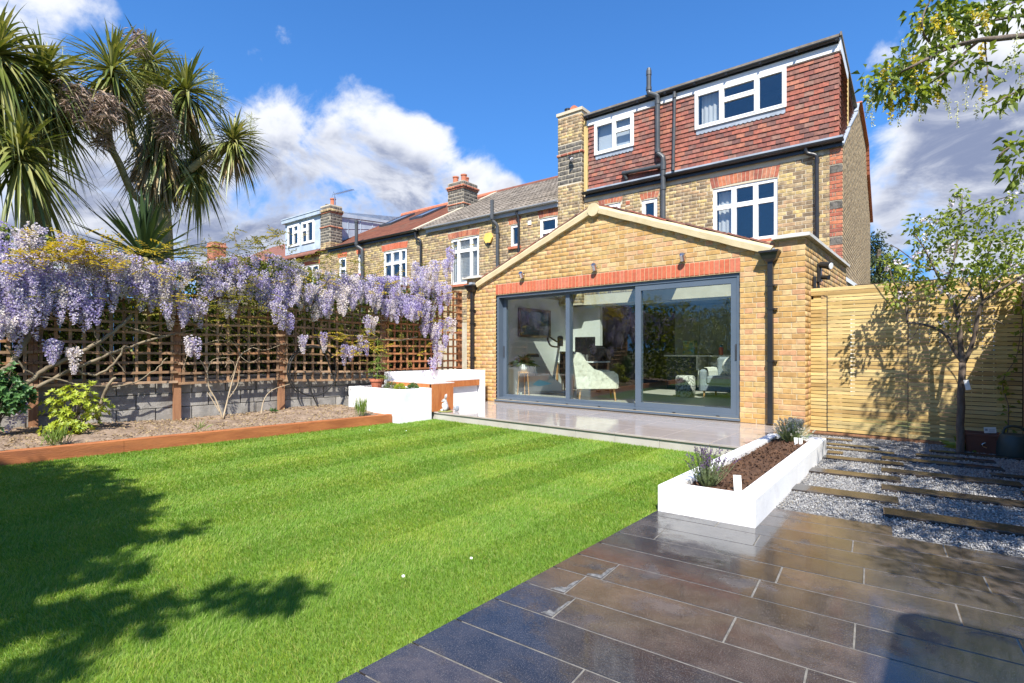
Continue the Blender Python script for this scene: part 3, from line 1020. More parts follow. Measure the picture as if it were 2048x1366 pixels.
# ---- mown grass: single blades, leaning with the mower's stripes
def grow_lawn():
    n = 1150000
    x = nrg.uniform(-7.36, -1.62, n)
    y = nrg.uniform(-0.05, 5.9, n)
    d = np.hypot(x, y)
    keep = (nrg.random(n) < np.minimum(1.0, 2.1 / d)) & (x > sleeper_x(y) + 0.005) & ~((y > 5.1) & (x < -6.73)) & (y < 5.845)
    # inside the field of view only
    r = x * math.cos(R(40.5)) + y * math.sin(R(40.5))
    fw = -x * math.sin(R(40.5)) + y * math.cos(R(40.5))
    keep &= (fw > 1.4) & (np.abs(r) < fw * 1.05 + 0.15)
    x, y, d = x[keep], y[keep], d[keep]
    n = len(x)
    h = nrg.uniform(0.018, 0.034, n)
    w = 0.0017 * np.maximum(1.0, d / 2.4) * nrg.uniform(0.8, 1.3, n)
    stripe = np.where(np.floor((x + 1.63 + 0.03 * np.sin(y * 2.1)) / 0.52).astype(int) % 2 == 0, 1.0, -1.0)
    a = nrg.uniform(0, 2 * np.pi, n)
    lean = np.stack([nrg.normal(0, 0.42, n) - 0.04 * stripe, 0.27 * stripe + nrg.normal(0, 0.42, n), np.zeros(n)], 1) * h[:, None]
    side = np.stack([np.cos(a), np.sin(a), np.zeros(n)], 1) * w[:, None] / 2
    P = np.stack([x, y, np.full(n, -0.022)], 1)
    up = np.array([0, 0, 1.0]) * h[:, None]
    v = np.stack([P - side, P + side, P + up * 0.6 + lean * 0.4 - side * 0.8, P + up * 0.6 + lean * 0.4 + side * 0.8, P + up * 0.88 + lean], 1).reshape(-1, 3)
    i = np.arange(n)[:, None, None] * 5
    f = (i + np.array([[0, 1, 3], [0, 3, 2], [2, 3, 4]])[None]).reshape(-1, 3)
    put('grass', np_mesh('grass', v, f, 'blade'), kind='stuff')


grow_lawn()
pt = MB()
for (x, y) in [(-2.0, 2.0), (-2.1, 1.62), (-5.9, 4.6), (-6.35, 4.3)]:
    pt.ball((x, y, 0.022), (0.011, 0.008, 0.006), 6, jitter=0.4)
pt.build('fallen_petals', 'daisy', kind='stuff')

# ---- dark granite paving, wet
pav = thing('granite_paving', 'wet dark granite paving laid in long staggered rows beside the lawn', 'paving', (0, 0, 0))
gb = MB()
gb.add([pv(0.03, -0.3, -0.0008), pv(2.75, -0.3, -0.0008), pv(2.75, 3.83, -0.0008), pv(1.73, 3.83, -0.0008), pv(1.73, 4.05, -0.0008), pv(0.95, 4.05, -0.0008), pv(0.95, 3.6, -0.0008), pv(0.372, 3.6, -0.0008)], [tuple(range(8))])
gb.build('grout', 'grout', pav)
ROWS = [0.1, 0.34, 0.575, 0.81, 1.048, 1.29, 1.524, 1.766, 1.99, 2.23, 2.46, 2.69, 2.925, 3.155, 3.38, 3.60, 3.83, 4.05]
JOINTS = {5: [0.77, 1.75], 6: [1.34, 2.3], 7: [0.49, 1.43, 2.2], 8: [0.425, 1.14, 2.0], 9: [0.505, 1.565], 10: [1.16, 2.1], 11: [1.23, 1.935], 12: [0.53, 1.59, 2.4],
          13: [1.05, 2.09], 14: [0.78, 1.53, 2.45], 15: [1.97], 16: []}
for k in range(len(ROWS) - 1):
    v0, v1 = ROWS[k] + 0.0032, ROWS[k + 1] - 0.0032
    js = JOINTS.get(k, [0.5 + 0.37 * (k % 3), 1.5 + 0.3 * (k % 2), 2.3])
    right = 1.73 if k == 16 else 2.7
    left = 0.98 if k >= 15 else None
    ed = [left] + [j for j in js if (left or 0) < j < right] + [right]
    for a, b in zip(ed[:-1], ed[1:]):
        bb = b - 0.0035 if b != right else b
        if a is None:
            q = [(v0 * math.tan(TH) + 0.001, v0), (bb, v0), (bb, v1), (v1 * math.tan(TH) + 0.001, v1)]
        else:
            q = [(a + 0.0035, v0), (bb, v0), (bb, v1), (a + 0.0035, v1)]
        dz = rng.uniform(0.0002, 0.0011)
        mb = MB()
        c = 0.002
        cu, cv = sum(p[0] for p in q) / 4, sum(p[1] for p in q) / 4
        ins = [(p[0] + math.copysign(c, cu - p[0]), p[1] + math.copysign(c, cv - p[1])) for p in q]
        vv = [pv(*p, -0.05) for p in q] + [pv(*p, dz - 0.001) for p in q] + [pv(*p, dz) for p in ins]
        ff = [(8, 9, 10, 11)]
        for r in (0, 4):
            for i in range(4):
                j = (i + 1) % 4
                ff.append((r + i, r + j, r + 4 + j, r + 4 + i))
        mb.add(vv, ff)
        mb.build('paver', 'paver', pav)

# pale cement haze left in a few corners of the pavers
def smear(u, v, su, sv, ln, wd):
    """a curved smear filling the corner (u, v); su, sv point into the paver"""
    mb = MB()
    P = [(u, v)]
    n = 16
    for i in range(n + 1):
        a = math.pi / 2 * i / n
        k = 1 - 0.62 * math.sin(2 * a) + rng.uniform(-0.09, 0.09)
        P.append((u + su * wd * math.cos(a) * k, v + sv * ln * math.sin(a) * k))
    V_ = [pv(p[0], p[1], 0.0016) for p in P] + [pv(p[0], p[1], -0.002) for p in P]
    m = len(P)
    F_ = [(0, i, i + 1) for i in range(1, m - 1)] + [(i, (i + 1) % m, m + (i + 1) % m, m + i) for i in range(m)]
    mb.add(V_, F_)
    mb.build('mortar_smear', 'mortar_smear', pav)


for a_ in ((0.420, 2.003, -1, 1, 0.17, 0.08), (0.500, 2.243, -1, 1, 0.18, 0.09), (0.486, 1.778, -1, 1, 0.18, 0.06)):
    smear(*a_)

# ---- gravel with stone planks set in it
gv = MB()
gv.add([pv(0.95, 4.05, -0.004), pv(1.73, 4.05, -0.004), pv(1.73, 3.83, -0.004), pv(3.1, 3.83, -0.004), (0.75, 8.4, -0.004), (-1.62, 8.4, -0.004), (-1.62, 6.5, -0.004), (-1.05, 6.4, -0.004)], [tuple(range(8))])
structure(gv.build('gravel_ground', 'gravel_bed'))
PLANKS = [  # u0, u1, v0, v1 in the paving frame
    (1.69, 2.58, 4.255, 4.45), (1.08, 1.79, 4.63, 4.845), (1.69, 2.60, 5.045, 5.245), (1.12, 1.83, 5.43, 5.62), (1.70, 2.67, 5.81, 6.0),
    (1.17, 1.885, 6.22, 6.40), (1.21, 1.36, 6.56, 6.74), (1.71, 2.66, 6.53, 6.70), (1.15, 1.83, 6.89, 7.03), (2.02, 2.66, 6.93, 7.07), (1.10, 1.69, 7.17, 7.31),
    (2.16, 2.95, 7.31, 7.44), (1.08, 1.42, 7.60, 7.73), (2.60, 3.1, 4.255, 4.45), (2.61, 3.1, 5.47, 5.62), (2.52, 3.1, 6.20, 6.32), (0.62, 1.6, 7.98, 8.1)]
path = thing('plank_path', 'dark wet stone planks set staggered across pale gravel', 'stepping path')
for (u0, u1, v0, v1) in PLANKS:
    mb = MB()
    z = 0.022 + rng.uniform(-0.003, 0.003)
    q = [(u0, v0), (u1, v0), (u1, v1), (u0, v1)]
    c = 0.005
    ins = [(u0 + c, v0 + c), (u1 - c, v0 + c), (u1 - c, v1 - c), (u0 + c, v1 - c)]
    vv = [pv(*p, -0.02) for p in q] + [pv(*p, z - 0.004) for p in q] + [pv(*p, z) for p in ins]
    ff = [(8, 9, 10, 11)]
    for r in (0, 4):
        for i in range(4):
            ff.append((r + i, r + (i + 1) % 4, r + 4 + (i + 1) % 4, r + 4 + i))
    mb.add(vv, ff)
    mb.build('plank', 'plank_stone', path)


def lay_gravel():
    n = 78000
    x = nrg.uniform(-1.62, 0.62, n)
    y = nrg.uniform(3.6, 8.3, n)
    u = (x + 1.63) * math.cos(TH) + y * math.sin(TH)
    v = -(x + 1.63) * math.sin(TH) + y * math.cos(TH)
    ok = (v > 3.84) & ~((u < 1.735) & (v < 4.06)) & ~((x < -0.975 - (y - 3.577) * 0.03) & (y < 6.62))
    for (u0, u1, v0, v1) in PLANKS:
        ok &= ~((u > u0 - 0.004) & (u < u1 + 0.004) & (v > v0 - 0.004) & (v < v1 + 0.004))
    x, y = x[ok], y[ok]
    n = len(x)
    s = nrg.uniform(0.0045, 0.0088, n) * (1 + (y - 3.6) * 0.05)
    base = np.array([[1, 0, 0], [-1, 0.2, 0], [0, 1, 0.1], [0.1, -1, 0], [0, 0.1, 0.75], [0, 0, -0.6]])
    a = nrg.uniform(0, 2 * np.pi, n)
    ca, sa = np.cos(a), np.sin(a)
    J = base[None] * nrg.uniform(0.6, 1.25, (n, 6, 3))
    X = J[..., 0] * ca[:, None] - J[..., 1] * sa[:, None]
    Y = J[..., 0] * sa[:, None] + J[..., 1] * ca[:, None]
    Z = J[..., 2] + 0.35 * X * nrg.uniform(-1, 1, n)[:, None]
    z0 = nrg.uniform(-0.002, 0.012, n)
    V = np.stack([x[:, None] + X * s[:, None], y[:, None] + Y * s[:, None], z0[:, None] + Z * s[:, None]], -1).reshape(-1, 3)
    f = np.array([[0, 2, 4], [2, 1, 4], [1, 3, 4], [3, 0, 4], [2, 0, 5], [1, 2, 5], [3, 1, 5], [0, 3, 5]])
    F = (np.arange(n)[:, None, None] * 6 + f[None]).reshape(-1, 3)
    put('gravel', np_mesh('gravel', V, F, 'chip'), kind='stuff')


lay_gravel()

# ---- porcelain terrace, one step above the lawn
ter = thing('terrace', 'glossy pale pink porcelain terrace one step above the lawn', 'terrace', (0, 0, 0))
tb = MB()
tb.box(-8.1, -1.655, 5.885, 7.88, -0.1, 0.092)
tb.build('terrace_base', 'grout', ter)
x = -8.1
i = 0
while x < -1.66:
    x1 = min(x + 0.598, -1.645)
    for (y0, y1) in ((5.848, 6.5), (6.504, 7.156), (7.16, 7.846)):
        mb = MB()
        mb.cbox(x, x1, y0, y1, 0.094, 0.115, 0.002)
        mb.build('floor_tile', 'porcelain', ter)
    mb = MB()
    mb.box(x, x1, 5.868, 5.884, -0.06, 0.088)
    mb.build('riser_tile', 'porcelain_riser', ter)
    x = x1 + 0.004

# ---- timber edging and the soil bed under the trellis
edge = thing('timber_edging', 'orange stained timber sleeper edging between lawn and soil bed', 'bed edging')
cuts = [-3.0, 1.62, 3.62, 5.1]
for a, b in zip(cuts[:-1], cuts[1:]):
    mb = MB()
    d = 0.1
    pts = [(sleeper_x(a + 0.003), a + 0.003), (sleeper_x(b), b), (sleeper_x(b) - d, b + 0.009), (sleeper_x(a + 0.003) - d, a + 0.003)]
    c = 0.006
    ins = [(pts[0][0] - c, pts[0][1] + c), (pts[1][0] - c, pts[1][1] - c), (pts[2][0] + c, pts[2][1] - c), (pts[3][0] + c, pts[3][1] + c)]
    vv = [(p[0], p[1], -0.1) for p in pts] + [(p[0], p[1], 0.124) for p in pts] + [(p[0], p[1], 0.13) for p in ins]
    ff = [(8, 9, 10, 11)]
    for r in (0, 4):
        for q in range(4):
            ff.append((r + q, r + (q + 1) % 4, r + 4 + (q + 1) % 4, r + 4 + q))
    mb.add(vv, ff)
    mb.build('sleeper', 'timber_sleeper', edge)
mb = MB()
mb.cbox(-8.16, sleeper_x(5.02) - 0.103, 4.95, 5.03, -0.1, 0.132, 0.006)
mb.build('sleeper', 'timber_sleeper', edge)


def soil_bed():
    ny, nx = 150, 34
    V = []
    for j in range(ny + 1):
        y = -2.0 + 7.0 * j / ny
        xa, xb = sleeper_x(y) - 0.09, fence_x(y) - 0.14
        for i in range(nx + 1):
            t = i / nx
            z = 0.095 + 0.08 * math.sin(t * 2.2) * (0.7 + 0.3 * math.sin(y * 1.7)) + 0.03 * t
            z += 0.018 * math.sin(y * 7.3 + t * 5) * math.sin(t * 9 + y * 2.1) + rng.uniform(-0.012, 0.014)
            V.append((xa + (xb - xa) * t, y, z))
    F = []
    for j in range(ny):
        for i in range(nx):
            a = j * (nx + 1) + i
            F.append((a, a + nx + 1, a + nx + 2, a + 1))
    m = MB()
    m.add(V, F)
    structure(m.build('flower_bed_soil', 'soil', smooth=True))
    # clods and bark chips lying on it
    n = 5200
    y = nrg.uniform(-0.3, 4.95, n)
    t = nrg.random(n)
    x = sleeper_x(y) - 0.11 + (fence_x(y) - 0.2 - sleeper_x(y)) * t
    z = 0.10 + 0.08 * np.sin(t * 2.2) * (0.7 + 0.3 * np.sin(y * 1.7)) + 0.03 * t
    D = rand_dirs(n, -0.2, 0.35)
    U = rand_dirs(n, 0.2, 1)
    leaves('bark_chips', np.stack([x, y, z + 0.008], 1), D, U, nrg.uniform(0.012, 0.04, n), nrg.uniform(0.008, 0.022, n), 'leaf_palm_dry', droop=0)


soil_bed()

# ---- long white planter beside the lawn
pl = thing('long_planter', 'long low white rendered planter of dark compost between lawn and gravel', 'planter', (-1.3, 5.0, 0))


def P4(mb, outer, inner, z0, z1):
    """ring wall between two quads, with outer faces, top and inner faces"""
    v = [(p[0], p[1], z0) for p in outer] + [(p[0], p[1], z1 - 0.006) for p in outer]
    o2 = []
    cx, cy = sum(p[0] for p in outer) / 4, sum(p[1] for p in outer) / 4
    for p in outer:
        o2.append((p[0] + math.copysign(0.006, cx - p[0]), p[1] + math.copysign(0.006, cy - p[1])))
    v += [(p[0], p[1], z1) for p in o2] + [(p[0], p[1], z1) for p in inner] + [(p[0], p[1], z0) for p in inner]
    f = []
    for r in (0, 4, 8, 12):
        for i in range(4):
            j = (i + 1) % 4
            f.append((r + i, r + j, r + 4 + j, r + 4 + i))
    mb.add(v, f)


out = [(-1.618, 3.511), (-0.98, 3.577), (-1.071, 6.593), (-1.635, 6.56)]
inn = [(-1.50, 3.645), (-1.105, 3.685), (-1.185, 6.46), (-1.525, 6.43)]
o_l = [(p[0] + 1.3, p[1] - 5.0) for p in out]
i_l = [(p[0] + 1.3, p[1] - 5.0) for p in inn]
mb = MB()
P4(mb, o_l, i_l, -0.06, 0.19)
mb.build('planter_wall', 'white_render', pl)


def compost_patch(name, quad, z, amp, nx, ny, parent, mat='compost'):
    V = []
    for j in range(ny + 1):
        for i in range(nx + 1):
            a, b = i / nx, j / ny
            x = (quad[0][0] * (1 - a) + quad[1][0] * a) * (1 - b) + (quad[3][0] * (1 - a) + quad[2][0] * a) * b
            y = (quad[0][1] * (1 - a) + quad[1][1] * a) * (1 - b) + (quad[3][1] * (1 - a) + quad[2][1] * a) * b
            zz = z + amp * math.sin(a * math.pi) * (0.6 + 0.4 * math.sin(b * 9)) + rng.uniform(-0.55, 0.75) * amp
            V.append((x, y, zz))
    F = []
    for j in range(ny):
        for i in range(nx):
            a = j * (nx + 1) + i
            F.append((a, a + 1, a + nx + 2, a + nx + 1))
    m = MB()
    m.add(V, F)
    return m.build(name, mat, parent, smooth=True)


compost_patch('compost', i_l, 0.148, 0.024, 16, 110, pl)

n = 900
t1, t2 = nrg.random(n), nrg.random(n)
P = np.stack([-1.505 + 0.385 * t1 - 0.3 - 0.03 + 0.33 - 0.06 * t2, 3.66 + 2.75 * t2, 0.15 + 0.024 * np.sin(t1 * np.pi) + nrg.uniform(0, 0.012, n)], 1)
P[:, 0] += 1.3
P[:, 1] -= 5.0
leaves('compost_clods', P, rand_dirs(n, -0.3, 0.8), rand_dirs(n, 0, 1), nrg.uniform(0.012, 0.034, n), nrg.uniform(0.012, 0.028, n), 'compost', pl, droop=0)

# ================================================================== THE REAR EXTENSION
FY = 7.85                       # plane of its brick front
ext = wthing('house_extension', 'new yellow brick gabled extension with wide grey sliding doors', 'extension', (-4.78, FY, 0.1))
XL, XR = -7.98, -1.52
APX, APZ = -4.785, 3.585        # apex of the gable brickwork
SL = (APZ - 2.50) / (APX + 7.63)


def ext_outline(z):
    if z <= 2.50:
        return [(XL, XR)]
    d = (APZ - z) / SL
    a, b = APX - d, APX + d
    iv = []
    if z <= 2.70:
        iv += [(XL, min(-7.62, a)), (max(-2.0, b), XR)]
    if b > a:
        iv.append((max(a, -7.6), min(b, -2.02)))
    return [q for q in iv if q[1] > q[0]]


DOOR = (-7.14, -2.36, 0.165, 2.293)
LINTEL = (-7.14, -2.355, 2.293, 2.508)
mb = MB()
wall_with_holes(mb, [(XL, 2.69), (-7.62, 2.69), (-7.619, 2.50), (APX, APZ + 0.02), (-2.001, 2.50), (-2.0, 2.69), (XR, 2.69)], XL, XR, -0.1, [DOOR], FY, FY + 0.28)
mb.box(XR - 0.28, XR, FY + 0.28, 11.3, -0.1, 2.69)
mb.box(XL, XL + 0.26, FY + 0.28, 11.3, -0.1, 2.69)
mb.build('wall', 'mortar_new', ext)
rects = course_rects(ext_outline, [DOOR, LINTEL], 0.118, 3.6, phase=-2.36 + 0.005)
lay(ext, rects, (0, FY, 0), (1, 0, 0), (0, -1, 0), 'brick_new', n_parts=300, key=lambda r: -r[0] * 1.0 + abs(r[2] - 1.2) * 0.4)
side = course_rects(lambda z: [(0.0, 3.44)], [], 0.118, 2.69, phase=0.0)
lay(ext, [(max(a, 0.006) if a < 0.01 else a, b, c, d) for a, b, c, d in side], (XR, FY, 0), (0, 1, 0), (1, 0, 0), 'brick_new', stuff_name='side_brick_courses')
lay(ext, soldier_rects(-7.14, -2.357, 2.298, 2.505, 0.065), (0, FY, 0), (1, 0, 0), (0, -1, 0), 'brick_red_new', name='lintel_brick', n_parts=90, proud=0.0065, back=0.06)

# verge, ridge end, roof slopes (with roof windows) and copings
for sgn in (-1, 1):
    mb = MB()
    x_e = APX + sgn * 2.835
    n = Vector((-sgn * SL, 0, -1)).normalized() * -1
    pts = spline([(x_e, 2.47), (APX, APZ - 0.03)], 3)
    d = Vector((APX - x_e, APZ - 2.50)).normalized()
    nn = Vector((-d.y, d.x)) if d.x > 0 else Vector((d.y, -d.x))
    prof = [(-0.07, -0.01), (-0.075, 0.075), (-0.055, 0.105), (0.0, 0.125), (0.12, 0.125), (0.12, -0.01)]
    v, f = [], []
    N = 12
    for i in range(N + 1):
        t = i / N
        cx, cz = x_e + (APX - x_e) * t, 2.50 + (APZ - 2.50) * t
        wob = 0.004 * math.sin(i * 2.3 + sgn)
        for (py, pn) in prof:
            v.append((cx + nn.x * (pn + wob), FY + py, cz + nn.y * (pn + wob)))
    k = len(prof)
    for i in range(N):
        for j in range(k):
            f.append((i * k + j, i * k + (j + 1) % k, (i + 1) * k + (j + 1) % k, (i + 1) * k + j))
    f.append(tuple(range(k)))
    f.append(tuple(N * k + j for j in range(k)))
    mb.add(v, f)
    mb.build('verge', 'verge_mortar', ext, smooth=False)
    # edge of the roof tiling showing above the verge
    nt = 9
    for i in range(nt):
        t0, t1 = i / nt, (i + 1) / nt
        a = Vector((x_e + (APX - x_e) * t0, 0, 2.50 + (APZ - 2.50) * t0)) + Vector((nn.x, 0, nn.y)) * 0.135
        b = Vector((x_e + (APX - x_e) * t1, 0, 2.50 + (APZ - 2.50) * t1)) + Vector((nn.x, 0, nn.y)) * (0.152 if i < nt - 1 else 0.14)
        mb = MB()
        a.y = b.y = FY + 0.15
        mb.beam(b, a, 0.34, 0.022, up=(nn.x, 0, nn.y))
        mb.build('roof_tile', 'tile_red', ext)
    mb = MB()
    y0, y1 = FY + 0.12, 11.3
    th = 0.14

    def rp(x, y, o):
        z = APZ + 0.02 - abs(x - APX) * SL
        return (x, y, z + o)
    hole = (APX - 2.3, APX - 0.5, 8.7, 10.95) if sgn < 0 else (APX + 0.5, APX + 2.0, 8.9, 10.9)  # roof windows enlarged, right-hand one added, to brighten the room
    xs = [x_e, hole[0], hole[1], APX] if sgn < 0 else [APX, hole[0], hole[1], x_e]
    ys = [y0, y1] if hole is None else [y0, hole[2], hole[3], y1]
    for i in range(len(xs) - 1):
        for j in range(len(ys) - 1):
            if hole and i == 1 and j == 1:
                continue
            xa, xb, ya, yb = xs[i], xs[i + 1], ys[j], ys[j + 1]
            vv = [rp(xa, ya, 0), rp(xb, ya, 0), rp(xb, yb, 0), rp(xa, yb, 0), rp(xa, ya, th), rp(xb, ya, th), rp(xb, yb, th), rp(xa, yb, th)]
            mb.add(vv, [(0, 3, 2, 1), (4, 5, 6, 7), (0, 1, 5, 4), (1, 2, 6, 5), (2, 3, 7, 6), (3, 0, 4, 7)])
    rf = mb.build('roof', 'tile_red' if False else 'white_paint', ext)
    # outer tiling as courses
    rows = []
    L = math.hypot(APX - x_e, APZ - 2.5)
    mb = MB()
    kk = int(L / 0.1)
    for i in range(kk):
        xa = x_e + (APX - x_e) * i / kk
        xb = x_e + (APX - x_e) * (i + 1) / kk
        if hole and min(xa, xb) < hole[1] and max(xa, xb) > hole[0]:
            spans = [(y0, hole[2]), (hole[3], y1)]
        else:
            spans = [(y0, y1)]
        for (ya, yb) in spans:
            mb.add([rp(xa, ya, th + 0.02), rp(xa, yb, th + 0.02), rp(xb, yb, th + 0.006), rp(xb, ya, th + 0.006), rp(xa, ya, th), rp(xa, yb, th)], [(0, 3, 2, 1), (0, 1, 5, 4)])
    mb.build('tile_courses', 'tile_brown', rf, kind='stuff')
    if hole:
        g = MB()
        c = [rp(hole[0], hole[2], th + 0.03), rp(hole[1], hole[2], th + 0.03), rp(hole[1], hole[3], th + 0.03), rp(hole[0], hole[3], th + 0.03)]
        g.add(c + [(p[0], p[1], p[2] - 0.01) for p in c], [(0, 1, 2, 3), (7, 6, 5, 4)])
        g.build('roof_window', 'glass_door', rf)
mb = MB()
mb.tube([(APX, FY - 0.085, APZ + 0.03), (APX, FY + 0.3, APZ + 0.03)], 0.115, 12)
mb.build('ridge_tile', 'verge_mortar', ext, smooth=False)


def coping(x0, x1, y0, y1, z):
    mb = MB()
    xm, ym = (x0 + x1) / 2, y0 + (x1 - x0) / 2
    v = [(x0, y0, z), (x1, y0, z), (x1, y1, z), (x0, y1, z), (x0, y0, z + 0.045), (x1, y0, z + 0.045), (x1, y1, z + 0.045), (x0, y1, z + 0.045), (xm, ym * 0.5 + y0 * 0.5, z + 0.075), (xm, y1, z + 0.075)]
    mb.add(v, [(0, 3, 2, 1), (0, 1, 5, 4), (1, 2, 6, 5), (2, 3, 7, 9, 6), (3, 0, 4, 7), (4, 5, 8), (5, 6, 9, 8), (7, 4, 8, 9)])
    return mb.build('coping', 'coping_stone', ext)


coping(-1.92, -1.455, FY - 0.075, 11.28, 2.69)
coping(-8.06, -7.52, FY - 0.075, 11.28, 2.69)

# hoppers and downpipes
for (x, zt) in ((-1.938, 2.535), (-7.768, 2.545)):
    mb = MB()
    q = lambda w, d, z: [(x - w, FY - 0.01 - d, z), (x + w, FY - 0.01 - d, z), (x + w, FY - 0.005, z), (x - w, FY - 0.005, z)]
    v = q(0.125, 0.17, zt) + q(0.125, 0.17, zt - 0.025) + q(0.115, 0.155, zt - 0.03) + q(0.085, 0.12, zt - 0.115) + q(0.04, 0.08, zt - 0.15)
    f = [(0, 1, 2, 3)] + [(16, 19, 18, 17)]
    for r in range(4):
        for i in range(4):
            j = (i + 1) % 4
            f.append((r * 4 + j, r * 4 + i, (r + 1) * 4 + i, (r + 1) * 4 + j))
    mb.add(v, f)
    mb.build('rain_hopper', 'black_plastic', ext)
    mb = MB()
    mb.cbox(x - 0.034, x + 0.034, FY - 0.085, FY - 0.018, 0.14 if x > -4 else 0.14, zt - 0.14, 0.004)
    p = mb.build('downpipe', 'black_plastic', ext)
    mb = MB()
    for z in (2.05 if x > -4 else 2.0, 1.72, 1.0):
        mb.box(x - 0.04, x + 0.04, FY - 0.09, FY - 0.006, z, z + 0.03)
        mb.box(x + 0.034, x + 0.085, FY - 0.05, FY - 0.02, z + 0.004, z + 0.022)
    mb.build('pipe_clip', 'black_plastic', p)
mb = MB()
mb.box(-7.80, -7.72, FY - 0.12, FY + 0.3, 2.53, 2.60)
mb.box(-1.97, -1.89, FY - 0.02, FY + 0.3, 2.53, 2.58)
mb.build('valley_flashing', 'lead', ext)
mb = MB()
mb.tube([(-1.68, FY - 0.08, 0.20), (-1.53, FY - 0.08, 0.20)], 0.045, 12)
mb.tube([(-1.70, FY - 0.08, 0.20), (-1.66, FY - 0.08, 0.20)], 0.055, 12)
mb.build('waste_pipe', 'pipe_grey', ext)

# sliding doors
f0, f1, fz0, fz1 = DOOR
mb = MB()
yo = FY + 0.03
mb.box(f0, f1, yo, yo + 0.20, fz0, fz0 + 0.045)
mb.box(f0, f1, yo, yo + 0.20, fz1 - 0.055, fz1)
mb.box(f0, f0 + 0.055, yo, yo + 0.20, fz0 + 0.045, fz1 - 0.055)
mb.box(f1 - 0.05, f1, yo, yo + 0.20, fz0 + 0.045, fz1 - 0.055)
mb.box(f0 - 0.01, f1 + 0.01, FY - 0.035, yo, fz0 - 0.03, fz0 - 0.002)
door = mb.build('sliding_door', 'frame_grey', ext)
mb = MB()
for i in range(7):
    mb.cbox(f0 + 0.35 + i * 0.68, f0 + 0.40 + i * 0.68, yo - 0.004, yo + 0.01, fz0 + 0.008, fz0 + 0.02, 0.002)
mb.build('drain_cap', 'black_plastic', door)
for (xa, xb, yy, wd, top, bot) in ((-4.04, f1 - 0.04, yo + 0.012, 0.10, 0.10, 0.095), (-5.485, -3.955, yo + 0.075, 0.085, 0.05, 0.06), (f0 + 0.05, -5.40, yo + 0.138, 0.085, 0.05, 0.06)):
    za, zb = fz0 + 0.04, fz1 - 0.045
    mb = MB()
    mb.box(xa, xb, yy, yy + 0.055, za, za + bot)
    mb.box(xa, xb, yy, yy + 0.055, zb - top, zb)
    mb.box(xa, xa + wd, yy, yy + 0.055, za + bot, zb - top)
    mb.box(xb - wd, xb, yy, yy + 0.055, za + bot, zb - top)
    mb.build('door_panel', 'frame_grey', door)
    g = MB()
    g.box(xa + wd - 0.005, xb - wd + 0.005, yy + 0.018, yy + 0.036, za + bot - 0.005, zb - top + 0.005)
    g.build('pane', 'glass_door', door)
mb = MB()
mb.box(f1 - 0.075, f1 - 0.055, yo - 0.002, yo + 0.012, 1.02, 1.25)
mb.build('handle', 'dark_metal', door)
mb = MB()
mb.box(f0 + 0.075, f0 + 0.09, yo + 0.12, yo + 0.138, 1.02, 1.25)
mb.build('handle', 'dark_metal', door)

# ---- the room behind the glass
IY = 11.3
mb = MB()
mb.box(-7.72, -7.70, FY + 0.28, IY, 0.1, 2.45)
mb.box(-1.80, -1.78, FY + 0.28, IY, 0.1, 2.45)
# end wall with the wide opening to the kitchen
wall_with_holes(mb, [(-7.7, 2.5), (APX, APZ), (-1.8, 2.5)], -7.7, -1.8, 0.1, [(-6.75, -2.2, 0.1, 2.27)], IY, IY + 0.12)
mb.build('inner_wall', 'wall_paint', ext)
mb = MB()
mb.box(-7.75, -1.7, FY + 0.235, 16.0, 0.05, 0.16)
mb.build('inner_floor', 'room_floor', ext)
mb = MB()
mb.box(-6.42, -1.86, 15.6, 15.7, 0.16, 2.6)
mb.box(-1.96, -1.86, IY + 0.12, 12.74, 0.16, 2.6)
mb.box(-1.98, -1.86, 14.66, 15.6, 0.16, 2.6)
mb.box(-1.97, -1.86, 12.74, 14.66, 2.2, 2.6)
mb.build('kitchen_wall', 'white_paint', ext)
mb = MB()
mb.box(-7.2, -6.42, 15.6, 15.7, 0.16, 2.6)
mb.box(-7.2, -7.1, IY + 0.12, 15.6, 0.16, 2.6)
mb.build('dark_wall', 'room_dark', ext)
mb = MB()
mb.box(-7.2, -1.6, IY + 0.12, 15.7, 2.52, 2.6)
mb.build('kitchen_ceiling', 'white_paint', ext)

# ---- furniture seen through the doors
t = wthing('tall_cabinets', 'pale grey handleless kitchen cabinets along the back of the room', 'cabinets', (-4.6, 15.2, 0.16))
for xa in (-6.38, -5.62, -4.86, -4.1, -3.34):
    for (za, zb) in ((0.24, 2.13), (2.14, 2.48)):
        mb = MB()
        mb.cbox(xa, xa + 0.752, 15.0, 15.022, za, zb, 0.003)
        mb.build('cabinet_door', 'unit_grey', t)
mb = MB()
mb.box(-6.38, -2.58, 15.022, 15.58, 0.16, 2.5)
mb.build('carcass', 'unit_grey', t)
t = wthing('kitchen_island', 'navy kitchen island with white worktop and an open shelf', 'kitchen island', (-4.7, 13.5, 0.16))
mb = MB()
mb.cbox(-5.85, -3.3, 13.05, 13.95, 1.01, 1.045, 0.004)
mb.box(-5.0, -4.97, 13.1, 13.9, 0.66, 1.01)
mb.box(-4.97, -3.35, 13.1, 13.9, 0.66, 0.69)
mb.box(-4.2, -4.17, 13.1, 13.9, 0.69, 1.01)
mb.box(-4.97, -3.35, 13.88, 13.9, 0.69, 1.01)
mb.build('worktop', 'white_paint', t)
mb = MB()
mb.box(-5.8, -5.0, 13.12, 13.9, 0.16, 1.01)
mb.box(-5.0, -3.35, 13.14, 13.9, 0.16, 0.66)
mb.build('base_unit', 'navy', t)
mb = MB()
mb.lathe([(0.06, 0), (0.10, 0.01), (0.17, 0.10), (0.19, 0.17), (0.18, 0.17), (0.15, 0.09), (0.05, 0.02)], (-4.55, 13.4, 0.69), 20)
tag(mb.build('bowl', 'white_paint', smooth=True), 'white mixing bowl on the open shelf of the navy island', 'bowl')
